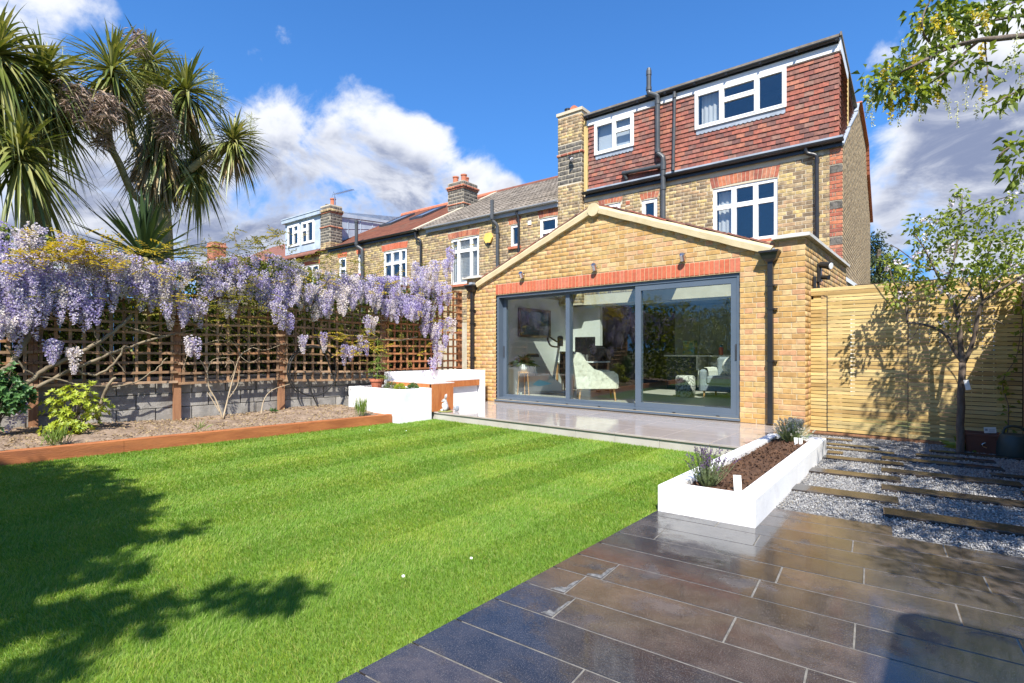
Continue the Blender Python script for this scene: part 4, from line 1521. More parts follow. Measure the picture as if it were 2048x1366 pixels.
b = thing('drink_bottle', 'pink bottle with a blue cap on the white worktop', 'bottle', (-4.42, 13.2, 1.046))
mb = MB()
mb.lathe([(0.05, 0), (0.055, 0.02), (0.055, 0.17), (0.035, 0.20)], (0, 0, 0), 14)
mb.build('bottle_body', 'pink_plastic', b, smooth=True)
mb = MB()
mb.lathe([(0.036, 0.20), (0.036, 0.24), (0.02, 0.255)], (0, 0, 0), 14)
mb.build('cap', 'blue_plastic', b, smooth=True)
mb = MB()
mb.cbox(-5.42, -5.12, 13.25, 13.5, 1.046, 1.42, 0.004)
tag(mb.build('carton', 'carton'), 'colourful printed carton on the end of the white worktop', 'carton')
mb = MB()
mb.cbox(-4.98, -4.62, 13.2, 13.4, 1.046, 1.06, 0.002)
mb.cbox(-4.96, -4.66, 13.21, 13.39, 1.061, 1.08, 0.002)
tag(mb.build('magazines', 'screen'), 'dark magazines lying on the white kitchen worktop', 'magazines')

t = thing('sofa', 'blue grey sofa with a pale throw over its arm', 'sofa', (-3.25, 11.55, 0.16))
mb = MB()
mb.cbox(-0.92, 0.92, -0.42, 0.42, 0.14, 0.30, 0.03)
mb.build('sofa_frame', 'sofa_grey', t)
for x in (-0.95, 0.8):
    mb = MB()
    mb.cbox(x, x + 0.15, -0.45, 0.42, 0.14, 0.60, 0.05)
    mb.build('armrest', 'sofa_grey', t)
for x in (-0.79, 0.01):
    mb = MB()
    mb.cbox(x, x + 0.78, -0.44, 0.30, 0.305, 0.46, 0.04)
    mb.build('seat_cushion', 'sofa_grey', t)
    mb = MB()
    mb.cbox(x, x + 0.78, 0.2, 0.42, 0.465, 0.86, 0.05)
    mb.build('backrest', 'sofa_grey', t)
for x in (-0.85, 0.85):
    for y in (-0.36, 0.36):
        mb = MB()
        mb.lathe([(0.018, 0), (0.025, 0.14)], (x, y, 0), 10)
        mb.build('leg', 'leg_wood', t)
mb = MB()
mb.ball((0, 0, 0), (0.24, 0.11, 0.22), 14)
c = tag(mb.build('cushion', 'throw', smooth=True), 'plump cream cushion resting against the sofa back', 'cushion')
c.location = (-3.6, 11.55, 0.83)
c.rotation_euler = (R(-15), 0, R(12))
mb = MB()
prof = [(-0.03, 0.20), (-0.022, 0.55), (0.0, 0.615), (0.075, 0.628), (0.15, 0.615), (0.175, 0.55), (0.18, 0.42)]
v = []
for y in (-0.30, -0.1, 0.12, 0.28):
    for (px, pz) in prof:
        v.append((px - 0.012 if px < 0.05 else px + 0.012, y + 0.01 * math.sin(pz * 20), pz + 0.008))
f = []
for i in range(3):
    for j in range(len(prof) - 1):
        a = i * len(prof) + j
        f.append((a, a + 1, a + len(prof) + 1, a + len(prof)))
mb.add(v, f)
o = tag(mb.build('throw_blanket', 'throw'), 'pale fringed throw folded over the sofa arm', 'blanket')
o.location = (-4.2, 11.5, 0.16)
mb = MB()
mb.lathe([(0.17, 0), (0.2, 0.02), (0.21, 0.22), (0.2, 0.43), (0.17, 0.46), (0.0, 0.465)], (-4.42, 10.95, 0.16), 20)
tag(mb.build('pouf', 'pouf_cloth', smooth=True), 'round black and white patterned pouf in front of the sofa', 'pouf')

t = thing('armchair', 'cream patterned armchair with a high back and wooden legs', 'armchair', (-5.62, 9.22, 0.16), 37)
t.scale = (0.95, 0.95, 0.95)
side_prof = [(-0.42, 0.25), (-0.50, 0.86), (-0.43, 1.02), (-0.33, 1.0), (-0.22, 0.82), (-0.06, 0.66), (0.14, 0.61), (0.34, 0.62), (0.43, 0.55), (0.45, 0.40), (0.43, 0.26)]
for y in (-0.42, 0.32):
    mb = MB()
    mb.prism(side_prof, y, y + 0.10, lambda p, q, s_: (p, s_, q))
    o = mb.build('armrest', 'chair_cloth', t)
mb = MB()
mb.prism([(-0.42, 0.24), (-0.47, 0.98), (-0.33, 0.98), (-0.20, 0.45), (-0.20, 0.24)], -0.32, 0.32, lambda p, q, s_: (p, s_, q))
mb.build('backrest', 'chair_cloth', t)
mb = MB()
mb.cbox(-0.2, 0.42, -0.32, 0.32, 0.24, 0.46, 0.05)
mb.build('seat', 'chair_cloth', t)
for x in (-0.34, 0.36):
    for y in (-0.33, 0.33):
        mb = MB()
        mb.tube([(x, y, 0.25), (x * 1.08, y * 1.06, 0)], [0.025, 0.015], 8)
        mb.build('leg', 'leg_wood', t)

t = thing('exercise_bike', 'grey exercise bike with black handlebars by the wall', 'exercise bike', (-7.2, 9.55, 0.16), 35)
mb = MB()
mb.tube([(0.22, 0, 0.30), (0.30, 0, 0.75), (0.36, 0, 1.12)], [0.035, 0.03, 0.028], 10)
mb.tube([(-0.15, 0, 0.35), (-0.25, 0, 0.85)], [0.035, 0.03], 10)
mb.box(-0.55, -0.48, -0.25, 0.25, 0, 0.05)
mb.box(0.48, 0.55, -0.25, 0.25, 0, 0.05)
mb.tube([(-0.5, 0, 0.04), (0.5, 0, 0.04)], 0.03, 8)
mb.build('frame', 'bike_grey', t)
mb = MB()
mb.prism([(-0.45, 0.12), (-0.35, 0.40), (0.1, 0.46), (0.42, 0.22), (0.42, 0.08), (-0.3, 0.06)], -0.08, 0.08, lambda p, q, s_: (p, s_, q))
mb.build('wheel_cover', 'bike_grey', t)
mb = MB()
mb.prism([(-0.25, 0.22), (-0.1, 0.34), (0.2, 0.24), (-0.1, 0.18)], -0.085, 0.085, lambda p, q, s_: (p, s_, q))
mb.build('trim', 'bike_blue', t)
mb = MB()
mb.cbox(-0.38, -0.1, -0.1, 0.1, 0.85, 0.93, 0.03)
mb.build('saddle', 'black_plastic', t)
mb = MB()
mb.cbox(0.32, 0.45, -0.13, 0.13, 1.10, 1.34, 0.03)
mb.tube(spline([(0.36, -0.05, 1.18), (0.28, -0.22, 1.22), (0.10, -0.26, 1.32), (0.16, -0.24, 1.12), (0.34, -0.12, 1.08)], 5), 0.018, 8)
mb.tube(spline([(0.36, 0.05, 1.18), (0.28, 0.22, 1.22), (0.10, 0.26, 1.32), (0.16, 0.24, 1.12), (0.34, 0.12, 1.08)], 5), 0.018, 8)
mb.build('handlebars', 'black_plastic', t)

t = wthing('large_painting', 'dark blue abstract painting hanging above the exercise bike', 'painting', (-7.69, 9.85, 1.5))
mb = MB()
for (a, b, c, d) in ((9.22, 10.46, 1.48, 1.54), (9.22, 10.46, 2.10, 2.16), (9.22, 9.29, 1.54, 2.10), (10.39, 10.46, 1.54, 2.10)):
    mb.box(-7.70, -7.655, a, b, c, d)
mb.build('frame', 'gilt', t)
mb = MB()
mb.box(-7.70, -7.675, 9.29, 10.39, 1.54, 2.10)
mb.build('canvas', 'painting', t)
t = wthing('small_painting', 'small warm toned painting hanging left of the grey cabinets', 'painting', (-6.75, 15.55, 1.6))
mb = MB()
for (a, b, c, d) in ((-7.02, -6.5, 1.62, 1.67), (-7.02, -6.5, 2.35, 2.4), (-7.02, -6.97, 1.67, 2.35), (-6.55, -6.5, 1.67, 2.35)):
    mb.box(a, b, 15.56, 15.6, c, d)
mb.build('frame', 'gilt', t)
mb = MB()
mb.box(-6.97, -6.55, 15.575, 15.6, 1.67, 2.35)
mb.build('canvas', 'painting_warm', t)
t = thing('desk', 'white desk against the end wall under the computer screen', 'desk', (-7.05, 10.95, 0.16))
mb = MB()
mb.cbox(-0.62, 0.62, -0.30, 0.30, 0.71, 0.74, 0.004)
mb.build('desktop', 'white_paint', t)
for x in (-0.58, 0.58):
    for y in (-0.26, 0.26):
        mb = MB()
        mb.box(x - 0.02, x + 0.02, y - 0.02, y + 0.02, 0, 0.71)
        mb.build('leg', 'leg_wood', t)
t = thing('computer_screen', 'large dark computer screen standing on the white desk', 'monitor', (-7.0, 11.0, 0.90), 8)
mb = MB()
mb.cbox(-0.27, 0.27, -0.015, 0.015, 0.16, 0.60, 0.004)
mb.build('screen', 'screen', t)
mb = MB()
mb.box(-0.025, 0.025, 0.016, 0.03, 0.01, 0.3)
mb.cbox(-0.1, 0.1, -0.07, 0.09, 0.0, 0.012, 0.003)
mb.build('stand', 'chrome', t)
t = thing('office_chair', 'black high backed office chair at the desk', 'office chair', (-6.35, 10.75, 0.16), 60)
mb = MB()
mb.cbox(-0.25, 0.25, 0.2, 0.3, 0.55, 1.12, 0.06)
mb.build('backrest', 'screen', t)
mb = MB()
mb.cbox(-0.26, 0.26, -0.26, 0.22, 0.42, 0.52, 0.04)
mb.build('seat', 'screen', t)
mb = MB()
mb.tube([(0, 0, 0.08), (0, 0, 0.42)], 0.03, 8)
for k in range(5):
    a = k * 2 * math.pi / 5
    mb.beam((0, 0, 0.09), (0.3 * math.cos(a), 0.3 * math.sin(a), 0.05), 0.05, 0.04)
mb.build('base', 'dark_metal', t)
t = thing('floor_speaker', 'dark box loudspeaker on a wooden leg beside the armchair', 'loudspeaker', (-6.95, 10.15, 0.16), 20)
mb = MB()
mb.cbox(-0.15, 0.15, -0.15, 0.15, 0.45, 0.98, 0.01)
mb.build('cabinet', 'screen', t)
for x in (-0.1, 0.1):
    for y in (-0.1, 0.1):
        mb = MB()
        mb.box(x - 0.015, x + 0.015, y - 0.015, y + 0.015, 0, 0.45)
        mb.build('leg', 'leg_wood', t)
t = thing('spider_plant', 'spiky green house plant in a pot on a stool by the glass', 'house plant', (-7.3, 8.95, 0.16))
mb = MB()
mb.lathe([(0.13, 0.50), (0.13, 0.53)], (0, 0, 0), 14)
for k in range(3):
    a = k * 2.1
    mb.tube([(0.11 * math.cos(a), 0.11 * math.sin(a), 0.5), (0.15 * math.cos(a), 0.15 * math.sin(a), 0)], 0.012, 6)
mb.build('stool', 'leg_wood', t)
mb = MB()
mb.lathe([(0.08, 0.53), (0.11, 0.70), (0.10, 0.70), (0.09, 0.66)], (0, 0, 0), 14)
mb.build('pot', 'white_paint', t, smooth=True)
n = 70
D = rand_dirs(n, 0.05, 1.0)
leaves('foliage', np.zeros((n, 3)) + np.array([0, 0, 0.70]), D, rand_dirs(n, 0.3, 1), nrg.uniform(0.22, 0.42, n), 0.028, 'leaf_green', t, droop=0.35)

# ---- lamps on the outside walls
WL = [('brushed steel spotlight under the gable nearest the trellis', -6.396, 2.617), ('brushed steel spotlight at the middle of the red lintel', -4.759, 2.600),
      ('brushed steel spotlight above the rightmost glass door', -3.182, 2.585)]
for (lab, x, z) in WL:
    t = thing('wall_light', lab, 'wall light', (x, FY - 0.006, z), 0, 'spotlights above the sliding doors')
    mb = MB()
    mb.tube([(0, 0, 0.02), (0, -0.02, 0.02)], 0.028, 12)
    mb.tube([(0, -0.015, 0.02), (0.005, -0.07, 0.04)], 0.008, 8)
    mb.build('bracket', 'chrome', t)
    mb = MB()
    mb.tube([(0.01, -0.115, 0.055), (0.008, -0.11, 0.05), (-0.005, -0.05, -0.03), (-0.006, -0.045, -0.037)], [0.034, 0.043, 0.043, 0.036], 14)
    mb.build('lamp_head', 'chrome', t, smooth=False)
t = wthing('security_light', 'black security light with wiring on the extension flank wall', 'security light', (-1.5, 8.6, 2.1))
mb = MB()
mb.cbox(-1.515, -1.46, 8.57, 8.65, 2.15, 2.42, 0.01)
mb.tube([(-1.5, 8.61, 2.15), (-1.5, 8.61, 1.85)], 0.01, 6)
mb.tube([(-1.5, 8.64, 2.15), (-1.5, 8.66, 1.85)], 0.01, 6)
mb.build('housing', 'black_plastic', t)
mb = MB()
mb.tube([(-1.47, 8.60, 2.40), (-1.33, 8.54, 2.36)], [0.045, 0.055], 12)
mb.build('lamp_head', 'black_plastic', t)
mb = MB()
mb.tube([(-1.335, 8.542, 2.361), (-1.325, 8.538, 2.359)], [0.05, 0.045], 12)
mb.build('lens', 'label_white', t)
mb = MB()
mb.tube([(-1.47, 8.62, 2.22), (-1.36, 8.57, 2.20)], [0.03, 0.035], 10)
mb.build('sensor', 'black_plastic', t)
t = wthing('outside_tap_box', 'narrow black wall box beside the security light', 'wall box', (-1.5, 8.28, 1.9))
mb = MB()
mb.cbox(-1.513, -1.47, 8.25, 8.31, 1.85, 2.2, 0.015)
mb.build('cover', 'black_plastic', t)

# ================================================================== THE TERRACE OF OLD HOUSES
HO = (-1.575, 11.3, 0.0)
HROT = 3
A0 = '-y'


def arch_part(root, a, b, z0, z1, rise=0.03, mat='brick_red_old', y=0.0):
    mb = MB()
    arch(mb, a, b, z0, z1, rise, y)
    return mb.build('window_arch', mat, root)


def gutter(mb, a, b, y, z, r=0.06, n=8):
    """half round channel along x, in front of the plane y"""
    v, f = [], []
    for x in (a, b):
        for i in range(n + 1):
            t = math.pi * i / n
            v.append((x, y - r + r * math.cos(t), z - r * math.sin(t)))
        for i in range(n + 1):
            t = math.pi * (n - i) / n
            v.append((x, y - r + (r - 0.008) * math.cos(t), z - (r - 0.008) * math.sin(t)))
    k = 2 * n + 2
    for i in range(k):
        j = (i + 1) % k
        f.append((i, j, k + j, k + i))
    f.append(tuple(range(k - 1, -1, -1)))
    f.append(tuple(range(k, 2 * k)))
    mb.add(v, f)


def chimney_stack(root, x0, x1, y0, y1, z0, z1, bands, zones, mortar='mortar_pale', gauge=0.075, length=0.215):
    """brick stack with corbelled bands [(z, h, out)] and zones [(za, zb, mat)]; front and right flank are laid"""
    mb = MB()
    mb.box(x0, x1, y0, y1, z0, z1)
    for (z, h, o) in bands:
        mb.box(x0 - o + 0.006, x1 + o - 0.006, y0 - o + 0.006, y1 + o - 0.006, z, z + h)
    ch = mb.build('chimney', mortar, root)
    for (za, zb, mat, gg, ln) in zones:
        o = 0.0
        for (z, h, oo) in bands:
            if za >= z - 1e-4 and zb <= z + h + 1e-4:
                o = oo - 0.006 if oo > 0.006 else 0
        fr = course_rects(lambda z: [(x0 - o, x1 + o)], [], za, zb, gauge=gg, length=ln, bed=0.02 if mat == 'stone_grey' else 0.01)
        lay(root, fr, (0, y0 - o, 0), (1, 0, 0), (0, -1, 0), mat, parent=ch, stuff_name='front_bricks')
        sd = course_rects(lambda z: [(y0 - o + 0.006, y1 + o)], [], za, zb, gauge=gg, length=ln, bed=0.02 if mat == 'stone_grey' else 0.01)
        lay(root, sd, (x1 + o, 0, 0), (0, 1, 0), (1, 0, 0), mat, parent=ch, stuff_name='flank_bricks')
    return ch


def tile_mesh(name, mat):
    """plain clay tile hanging from z=1 to 0 in unit space: x 0..1, y outwards is -y, tail kicked out"""
    mb = MB()
    v = []
    for (x0, x1, yy, z) in ((0, 1, 0.0, 1.25), (0, 1, -0.014, 1.25), (0.0, 1.0, -0.034, 0.06), (0.03, 0.97, -0.037, 0.0), (0.03, 0.97, -0.022, 0.0)):
        v += [(x0, yy, z), (x1, yy, z)]
    mb.add(v, [(2, 3, 1, 0), (4, 5, 3, 2), (6, 7, 5, 4), (8, 9, 7, 6), (0, 8, 6, 4, 2), (1, 3, 5, 7, 9), (0, 1, 9, 8)][0:6])
    return mb.mesh(name, mat)


# ------------------------------------------------------------------ the main house
house = thing('terraced_house', 'tall end of terrace brick house with red tile hung dormer', 'house', HO, HROT)
WMID = (-2.335, -1.09, 3.40, 4.60)
WNAR = (-3.945, -3.57, 4.12, 4.64)
WHID = (-4.87, -4.48, 4.02, 4.70)
holes = [WMID, WNAR, WHID]
mb = MB()
wall_with_holes(mb, [(-6.1, 5.12), (-0.006, 5.12)], -6.1, -0.006, 2.3, holes, 0.0, 0.3)
SIDE_TOP = [(0.0, 4.98), (1.3, 5.72), (3.3, 6.78), (3.75, 7.15), (6.5, 6.98), (6.9, 6.25), (8.6, 5.2)]
mb.prism([(0.0, 2.2)] + [(p[0], p[1]) for p in SIDE_TOP] + [(8.6, 2.2)], -0.30, -0.006, lambda p, q, s_: (s_, p, q))
mb.box(-0.30, -0.006, 0.0, 1.42, -0.13, 2.2)
mb.box(-0.30, -0.006, 3.38, 8.6, -0.13, 2.2)
mb.build('wall', 'mortar_pale', house)
mb = MB()
mb.box(-6.1, -0.3, 8.2, 8.5, -0.13, 5.0)
mb.build('street_wall', 'mortar_pale', house)
arch_holes = [(-2.395, -1.065, 4.60, 4.86), (-3.985, -3.545, 4.64, 4.80), (-5.07, -4.43, 4.70, 4.84)]
vent = (-4.345, -4.235, 4.60, 4.70)
QU = -0.21
rects = course_rects(lambda z: [(-5.45, QU)], holes + arch_holes + [vent], 2.55, 4.93, phase=0.02)
lay(house, rects, (0, 0, 0), (1, 0, 0), (0, -1, 0), 'brick_old', n_parts=250, key=lambda r: -r[0] - r[2] * 0.3)
# quoin at the corner: red bricks with rough grey stones let in
ql, qs = [], []
z = 2.55
k = 0
STONES = (3.135, 3.81, 4.485)
while z < 4.95:
    st = [s for s in STONES if s - 0.01 < z < s + 0.14]
    if not st:
        if k % 2:
            ql.append((QU + 0.005, -0.0, z, z + 0.065))
        else:
            ql += [(QU + 0.06, -0.115, z, z + 0.065), (-0.105, 0.0, z, z + 0.065)]
            ql.append((QU + 0.005, QU + 0.05, z, z + 0.065))
    z += 0.075
    k += 1
lay(house, ql, (0, 0, 0), (1, 0, 0), (0, -1, 0), 'brick_red_old', name='quoin_brick', n_parts=120)
for s in STONES:
    mb = MB()
    mb.cbox(QU + 0.01, 0.002, -0.012, 0.05, s + 0.002, s + 0.142, 0.006)
    mb.build('quoin_stone', 'stone_grey', house)
arch_part(house, -2.36, -1.085, 4.615, 4.84)
arch_part(house, -3.955, -3.56, 4.65, 4.79, 0.02)
arch_part(house, -5.03, -4.45, 4.71, 4.83, 0.02)
mb = MB()
mb.box(-4.34, -4.24, -0.008, 0.02, 4.605, 4.695)
for i in range(3):
    mb.box(-4.33, -4.25, -0.012, -0.008, 4.615 + i * 0.027, 4.63 + i * 0.027)
mb.build('air_brick', 'terracotta', house)
# side wall bricks (seen at a very flat angle)


def side_iv(z):
    def zt(t):
        for p, q in zip(SIDE_TOP[:-1], SIDE_TOP[1:]):
            if p[0] <= t <= q[0]:
                return p[1] + (q[1] - p[1]) * (t - p[0]) / (q[0] - p[0])
        return 0
    ts = [i * 0.05 for i in range(173)]
    ok = [t for t in ts if zt(t) >= z]
    return [(max(0.006, min(ok)), max(ok))] if ok else []


lay(house, course_rects(side_iv, [], 2.25, 7.15), (0, 0, 0), (0, 1, 0), (1, 0, 0), 'brick_side', stuff_name='flank_brick_courses')

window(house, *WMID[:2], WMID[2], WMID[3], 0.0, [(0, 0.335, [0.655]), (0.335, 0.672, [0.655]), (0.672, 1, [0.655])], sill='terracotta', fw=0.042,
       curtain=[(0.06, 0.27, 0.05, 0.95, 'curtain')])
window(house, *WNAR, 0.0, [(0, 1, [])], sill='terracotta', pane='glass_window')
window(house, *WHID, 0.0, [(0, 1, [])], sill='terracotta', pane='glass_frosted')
mb = MB()
n = 22
for i in range(n):
    a = -2.42 + i * (1.42 / n)
    mb.box(a + 0.002, a + 1.42 / n - 0.006, -0.11, -0.075, 3.29, 3.335)
mb.build('sill_tiles', 'terracotta', house, kind='stuff')

# unseen glazed door added in the flank wall to let sun into the kitchen
mb = MB()
for (a, b, c, d) in ((1.42, 1.49, 0.0, 2.2), (3.31, 3.38, 0.0, 2.2), (1.49, 3.31, 2.12, 2.2), (1.49, 3.31, -0.1, 0.1), (2.36, 2.44, 0.1, 2.12)):
    mb.box(-0.2, -0.12, a, b, c, d)
sd_ = mb.build('added_side_door', 'upvc', house)
for (a, b) in ((1.485, 2.365), (2.435, 3.315)):
    mb = MB()
    mb.box(-0.17, -0.155, a, b, 0.095, 2.125)
    mb.build('pane', 'glass_door', sd_)

# tile hung dormer front
DB = (-2.70, -0.925, 5.935, 6.715)
DS = (-5.145, -4.12, 5.945, 6.70)
mb = MB()
wall_with_holes(mb, [(-5.34, 6.95), (-0.06, 6.95)], -5.34, -0.06, 5.12, [DB, DS], 0.0, 0.12)
mb.add([(-0.06, 0.12, 5.10), (-0.06, 3.4, 6.85), (-0.06, 3.4, 6.95), (-0.06, 0.12, 6.95)], [(0, 1, 2, 3)])
mb.add([(-5.34, 0.12, 5.12), (-5.34, 3.4, 6.85), (-5.34, 3.4, 6.95), (-5.34, 0.12, 6.95)], [(3, 2, 1, 0)])
dorm = mb.build('dormer_wall', 'room_dark', house)
LEADS = [(-2.68, -0.945, 5.84, 5.94), (-5.125, -4.135, 5.855, 5.95)]
tile_me = tile_mesh('hung_tile', 'tile_red')
gauge, tw = 0.0985, 0.165
allt = []
r = 0
z = 5.155
while z < 6.72:
    off = (tw / 2 if r % 2 else 0)
    x = -0.045 - off
    cols_ = []
    if off:
        cols_.append((-0.045 - tw / 2, -0.045))
    while x > -5.34:
        cols_.append((max(x - tw, -5.335), x))
        x -= tw
    for (a, b) in cols_:
        segs = [(a, b)]
        for (h0, h1, g0, g1) in [DB, DS] + LEADS:
            if z + gauge * 0.6 > g0 and z + 0.03 < g1:
                nx = []
                for p, q in segs:
                    if h1 <= p or h0 >= q:
                        nx.append((p, q))
                    else:
                        if h0 > p:
                            nx.append((p, h0))
                        if h1 < q:
                            nx.append((h1, q))
                segs = nx
        for p, q in segs:
            if q - p > 0.02:
                allt.append((p, q, z))
    z += gauge
    r += 1
allt.sort(key=lambda t_: -t_[0])
for (p, q, z) in allt[:300]:
    yy = -0.004 + rng.uniform(-0.003, 0.001)
    M = Matrix(((q - p - 0.003, 0, 0, p + 0.0015), (0, 1, 0, yy), (0, 0, gauge + rng.uniform(-0.003, 0.002), z), (0, 0, 0, 1)))
    put('hung_tile', tile_me, dorm, mat=M)
mb = MB()
tv = [tuple(v.co) for v in tile_me.vertices]
tf = [tuple(p.vertices) for p in tile_me.polygons]
for (p, q, z) in allt[300:]:
    yy = -0.004 + rng.uniform(-0.003, 0.001)
    zz = z + rng.uniform(-0.002, 0.002)
    mb.add([(p + 0.0015 + v[0] * (q - p - 0.003), v[1] + yy, zz + v[2] * gauge) for v in tv], tf)
# the cheek
z = 5.2
r = 0
while z < 6.72:
    t0 = max(0.0, (z + 0.05 - 5.0) / 0.55)
    t = 0.0 - (0.08 if r % 2 else 0)
    while t < 3.2:
        if t + tw > (z - 5.0) * 1.75 + 0.1:
            break
        a, b = max(t, -0.02), t + tw - 0.003
        mb.add([(-0.06 - v[1] + 0.004, a + v[0] * (b - a), z + v[2] * gauge) for v in tv], [f[::-1] for f in tf])
        t += tw
    z += gauge
    r += 1
mb.build('hung_tile_courses', 'tile_red', dorm, kind='stuff')
for (a, b, z0, z1) in LEADS:
    mb = MB()
    n = max(3, int((b - a) / 0.083))
    v = [(a, -0.045, z1), (b, -0.045, z1)]
    low = []
    for i in range(n * 6 + 1):
        x = a + (b - a) * i / (n * 6)
        low.append((x, -0.043, z0 - 0.022 * abs(math.sin(math.pi * i / 6))))
    for i in range(len(low) - 1):
        p, q = low[i], low[i + 1]
        mb.add([p, q, (q[0], -0.045, z1), (p[0], -0.045, z1)], [(0, 1, 2, 3)])
    mb.build('lead_apron', 'lead', dorm)
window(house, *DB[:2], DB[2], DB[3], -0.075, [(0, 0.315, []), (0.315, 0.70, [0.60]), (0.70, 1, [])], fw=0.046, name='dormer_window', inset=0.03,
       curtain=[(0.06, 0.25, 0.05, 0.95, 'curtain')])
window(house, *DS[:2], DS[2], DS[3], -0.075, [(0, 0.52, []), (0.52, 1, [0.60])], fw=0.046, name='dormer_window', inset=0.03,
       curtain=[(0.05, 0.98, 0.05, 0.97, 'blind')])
# fascia, gutter and flat roof over the dormer
mb = MB()
mb.box(-5.36, -0.03, -0.06, -0.03, 6.725, 6.90)
mb.box(-5.36, -0.02, -0.03, 0.1, 6.715, 6.735)
mb.box(-0.06, -0.02, -0.06, 1.45, 6.735, 6.97)
mb.build('fascia', 'fascia_white', dorm)
mb = MB()
gutter(mb, -5.40, -0.04, -0.06, 6.94, 0.055)
mb.box(-5.40, -0.05, -0.07, -0.055, 6.86, 6.945)
for i in range(9):
    mb.box(-5.3 + i * 0.65, -5.26 + i * 0.65, -0.175, -0.062, 6.88, 6.90)
mb.build('gutter', 'black_plastic', dorm)
mb = MB()
mb.box(-5.42, -0.0, -0.10, 3.6, 6.975, 7.02)
mb.box(-0.03, 0.0, -0.12, 1.5, 6.97, 7.04)
mb.build('flat_roof', 'tile_grey', dorm)
mb = MB()
mb.box(-5.455, -5.345, -0.035, 0.5, 5.10, 6.98)
mb.box(-5.395, -5.35, -0.055, -0.035, 5.10, 5.75)
mb.build('render_strip', 'slat_post', dorm)
mb = MB()
mb.box(-0.075, -0.01, 1.28, 1.36, 5.72, 6.75)
mb.build('corner_post', 'slat_post', dorm)
# eaves under the tiles
mb = MB()
mb.box(-5.36, 0.01, -0.07, 0.02, 5.115, 5.15)
mb.build('lead_flashing', 'lead', house)
mb = MB()
gutter(mb, -5.45, 0.03, -0.05, 5.075, 0.06)
mb.box(-5.40, 0.0, -0.062, -0.03, 4.95, 5.07)
mb.build('gutter', 'black_plastic', house)
mb = MB()
pts = [(0.0, 4.96), (1.3, 5.72), (3.3, 6.78), (3.75, 7.15)]
for p, q in zip(pts[:-1], pts[1:]):
    mb.beam((-0.03, p[0] - 0.05, p[1] + 0.02), (-0.03, q[0], q[1] + 0.02), 0.12, 0.03, up=(0, 0, 1))
mb.build('verge_lead', 'lead', house)
mb = MB()
pts = SIDE_TOP[3:]
for p, q in zip(pts[:-1], pts[1:]):
    n = max(1, int(abs(Vector(p) .to_3d().length - Vector(q).to_3d().length) / 0.1), int((Vector(p) - Vector(q)).length / 0.12))
    for i in range(n):
        a, b = Vector(p).lerp(Vector(q), i / n), Vector(p).lerp(Vector(q), (i + 1) / n)
        mb.beam((0.0, a.x, a.y + 0.05), (0.0, b.x, b.y + 0.035), 0.16, 0.03, up=(0, 0, 1))
mb.build('verge_tiles', 'terracotta', house, kind='stuff')
mb = MB()
mb.prism([(0.3, 5.0), (3.7, 6.9), (6.5, 6.9), (8.6, 5.0)], -5.9, -0.31, lambda p, q, s_: (s_, p, q))
mb.build('roof', 'tile_brown', house)

# pipes on the house
def pipe(root, pts, r, mat='pipe_grey', collars=(), name='pipe', n=12):
    mb = MB()
    mb.tube(pts, r, n)
    for (p, q) in collars:
        mb.tube([p, q], r * 1.18, n)
    return mb.build(name, mat, root, smooth=False)


pipe(house, spline([(-3.70, -0.17, 7.52), (-3.70, -0.17, 7.10), (-3.70, -0.17, 7.02)], 3) + spline([(-3.68, -0.17, 6.98), (-3.53, -0.14, 6.90), (-3.51, -0.13, 6.84)], 3)
     + [(-3.51, -0.12, 5.64)] + spline([(-3.505, -0.12, 5.60), (-3.40, -0.12, 5.50), (-3.385, -0.12, 5.44)], 3) + [(-3.38, -0.12, 2.9)], 0.055, 'pipe_grey',
     [((-3.70, -0.17, 7.06), (-3.70, -0.17, 7.13)), ((-3.51, -0.125, 6.70), (-3.51, -0.125, 6.78)), ((-3.51, -0.12, 5.62), (-3.51, -0.12, 5.70)),
      ((-3.38, -0.12, 5.20), (-3.38, -0.12, 5.38)), ((-3.38, -0.12, 4.75), (-3.38, -0.12, 4.84))], name='soil_pipe')
mb = MB()
mb.tube([(-3.70, -0.17, 7.40), (-3.70, -0.17, 7.50), (-3.70, -0.17, 7.56)], [0.062, 0.06, 0.04], 12)
mb.build('vent_cowl', 'pipe_grey', house)
pipe(house, [(-4.36, -0.10, 5.335), (-3.39, -0.12, 5.30)], 0.045, name='branch_pipe', collars=[((-3.52, -0.12, 5.305), (-3.43, -0.12, 5.302)), ((-4.38, -0.10, 5.336), (-4.28, -0.10, 5.332))])
mb = MB()
mb.tube([(-4.34, -0.1, 5.32), (-4.30, -0.06, 5.20), (-4.30, -0.0, 5.18)], 0.04, 10)
mb.build('pipe_elbow', 'pipe_grey', house)
pipe(house, [(-3.13, -0.115, 6.88), (-3.13, -0.10, 6.78), (-3.165, -0.10, 5.15)], 0.034, name='downpipe', collars=[((-3.13, -0.11, 6.74), (-3.13, -0.11, 6.84)), ((-3.16, -0.1, 5.3), (-3.16, -0.1, 5.36))])
pipe(house, [(-0.585, -0.105, 5.03)] + spline([(-0.585, -0.10, 4.97), (-0.55, -0.09, 4.92), (-0.44, -0.08, 4.87), (-0.405, -0.075, 4.82)], 3) + [(-0.40, -0.07, 2.6)], 0.036, 'black_plastic', name='downpipe',
     collars=[((-0.40, -0.07, 4.70), (-0.40, -0.07, 4.78)), ((-0.40, -0.07, 3.7), (-0.40, -0.07, 3.76))])

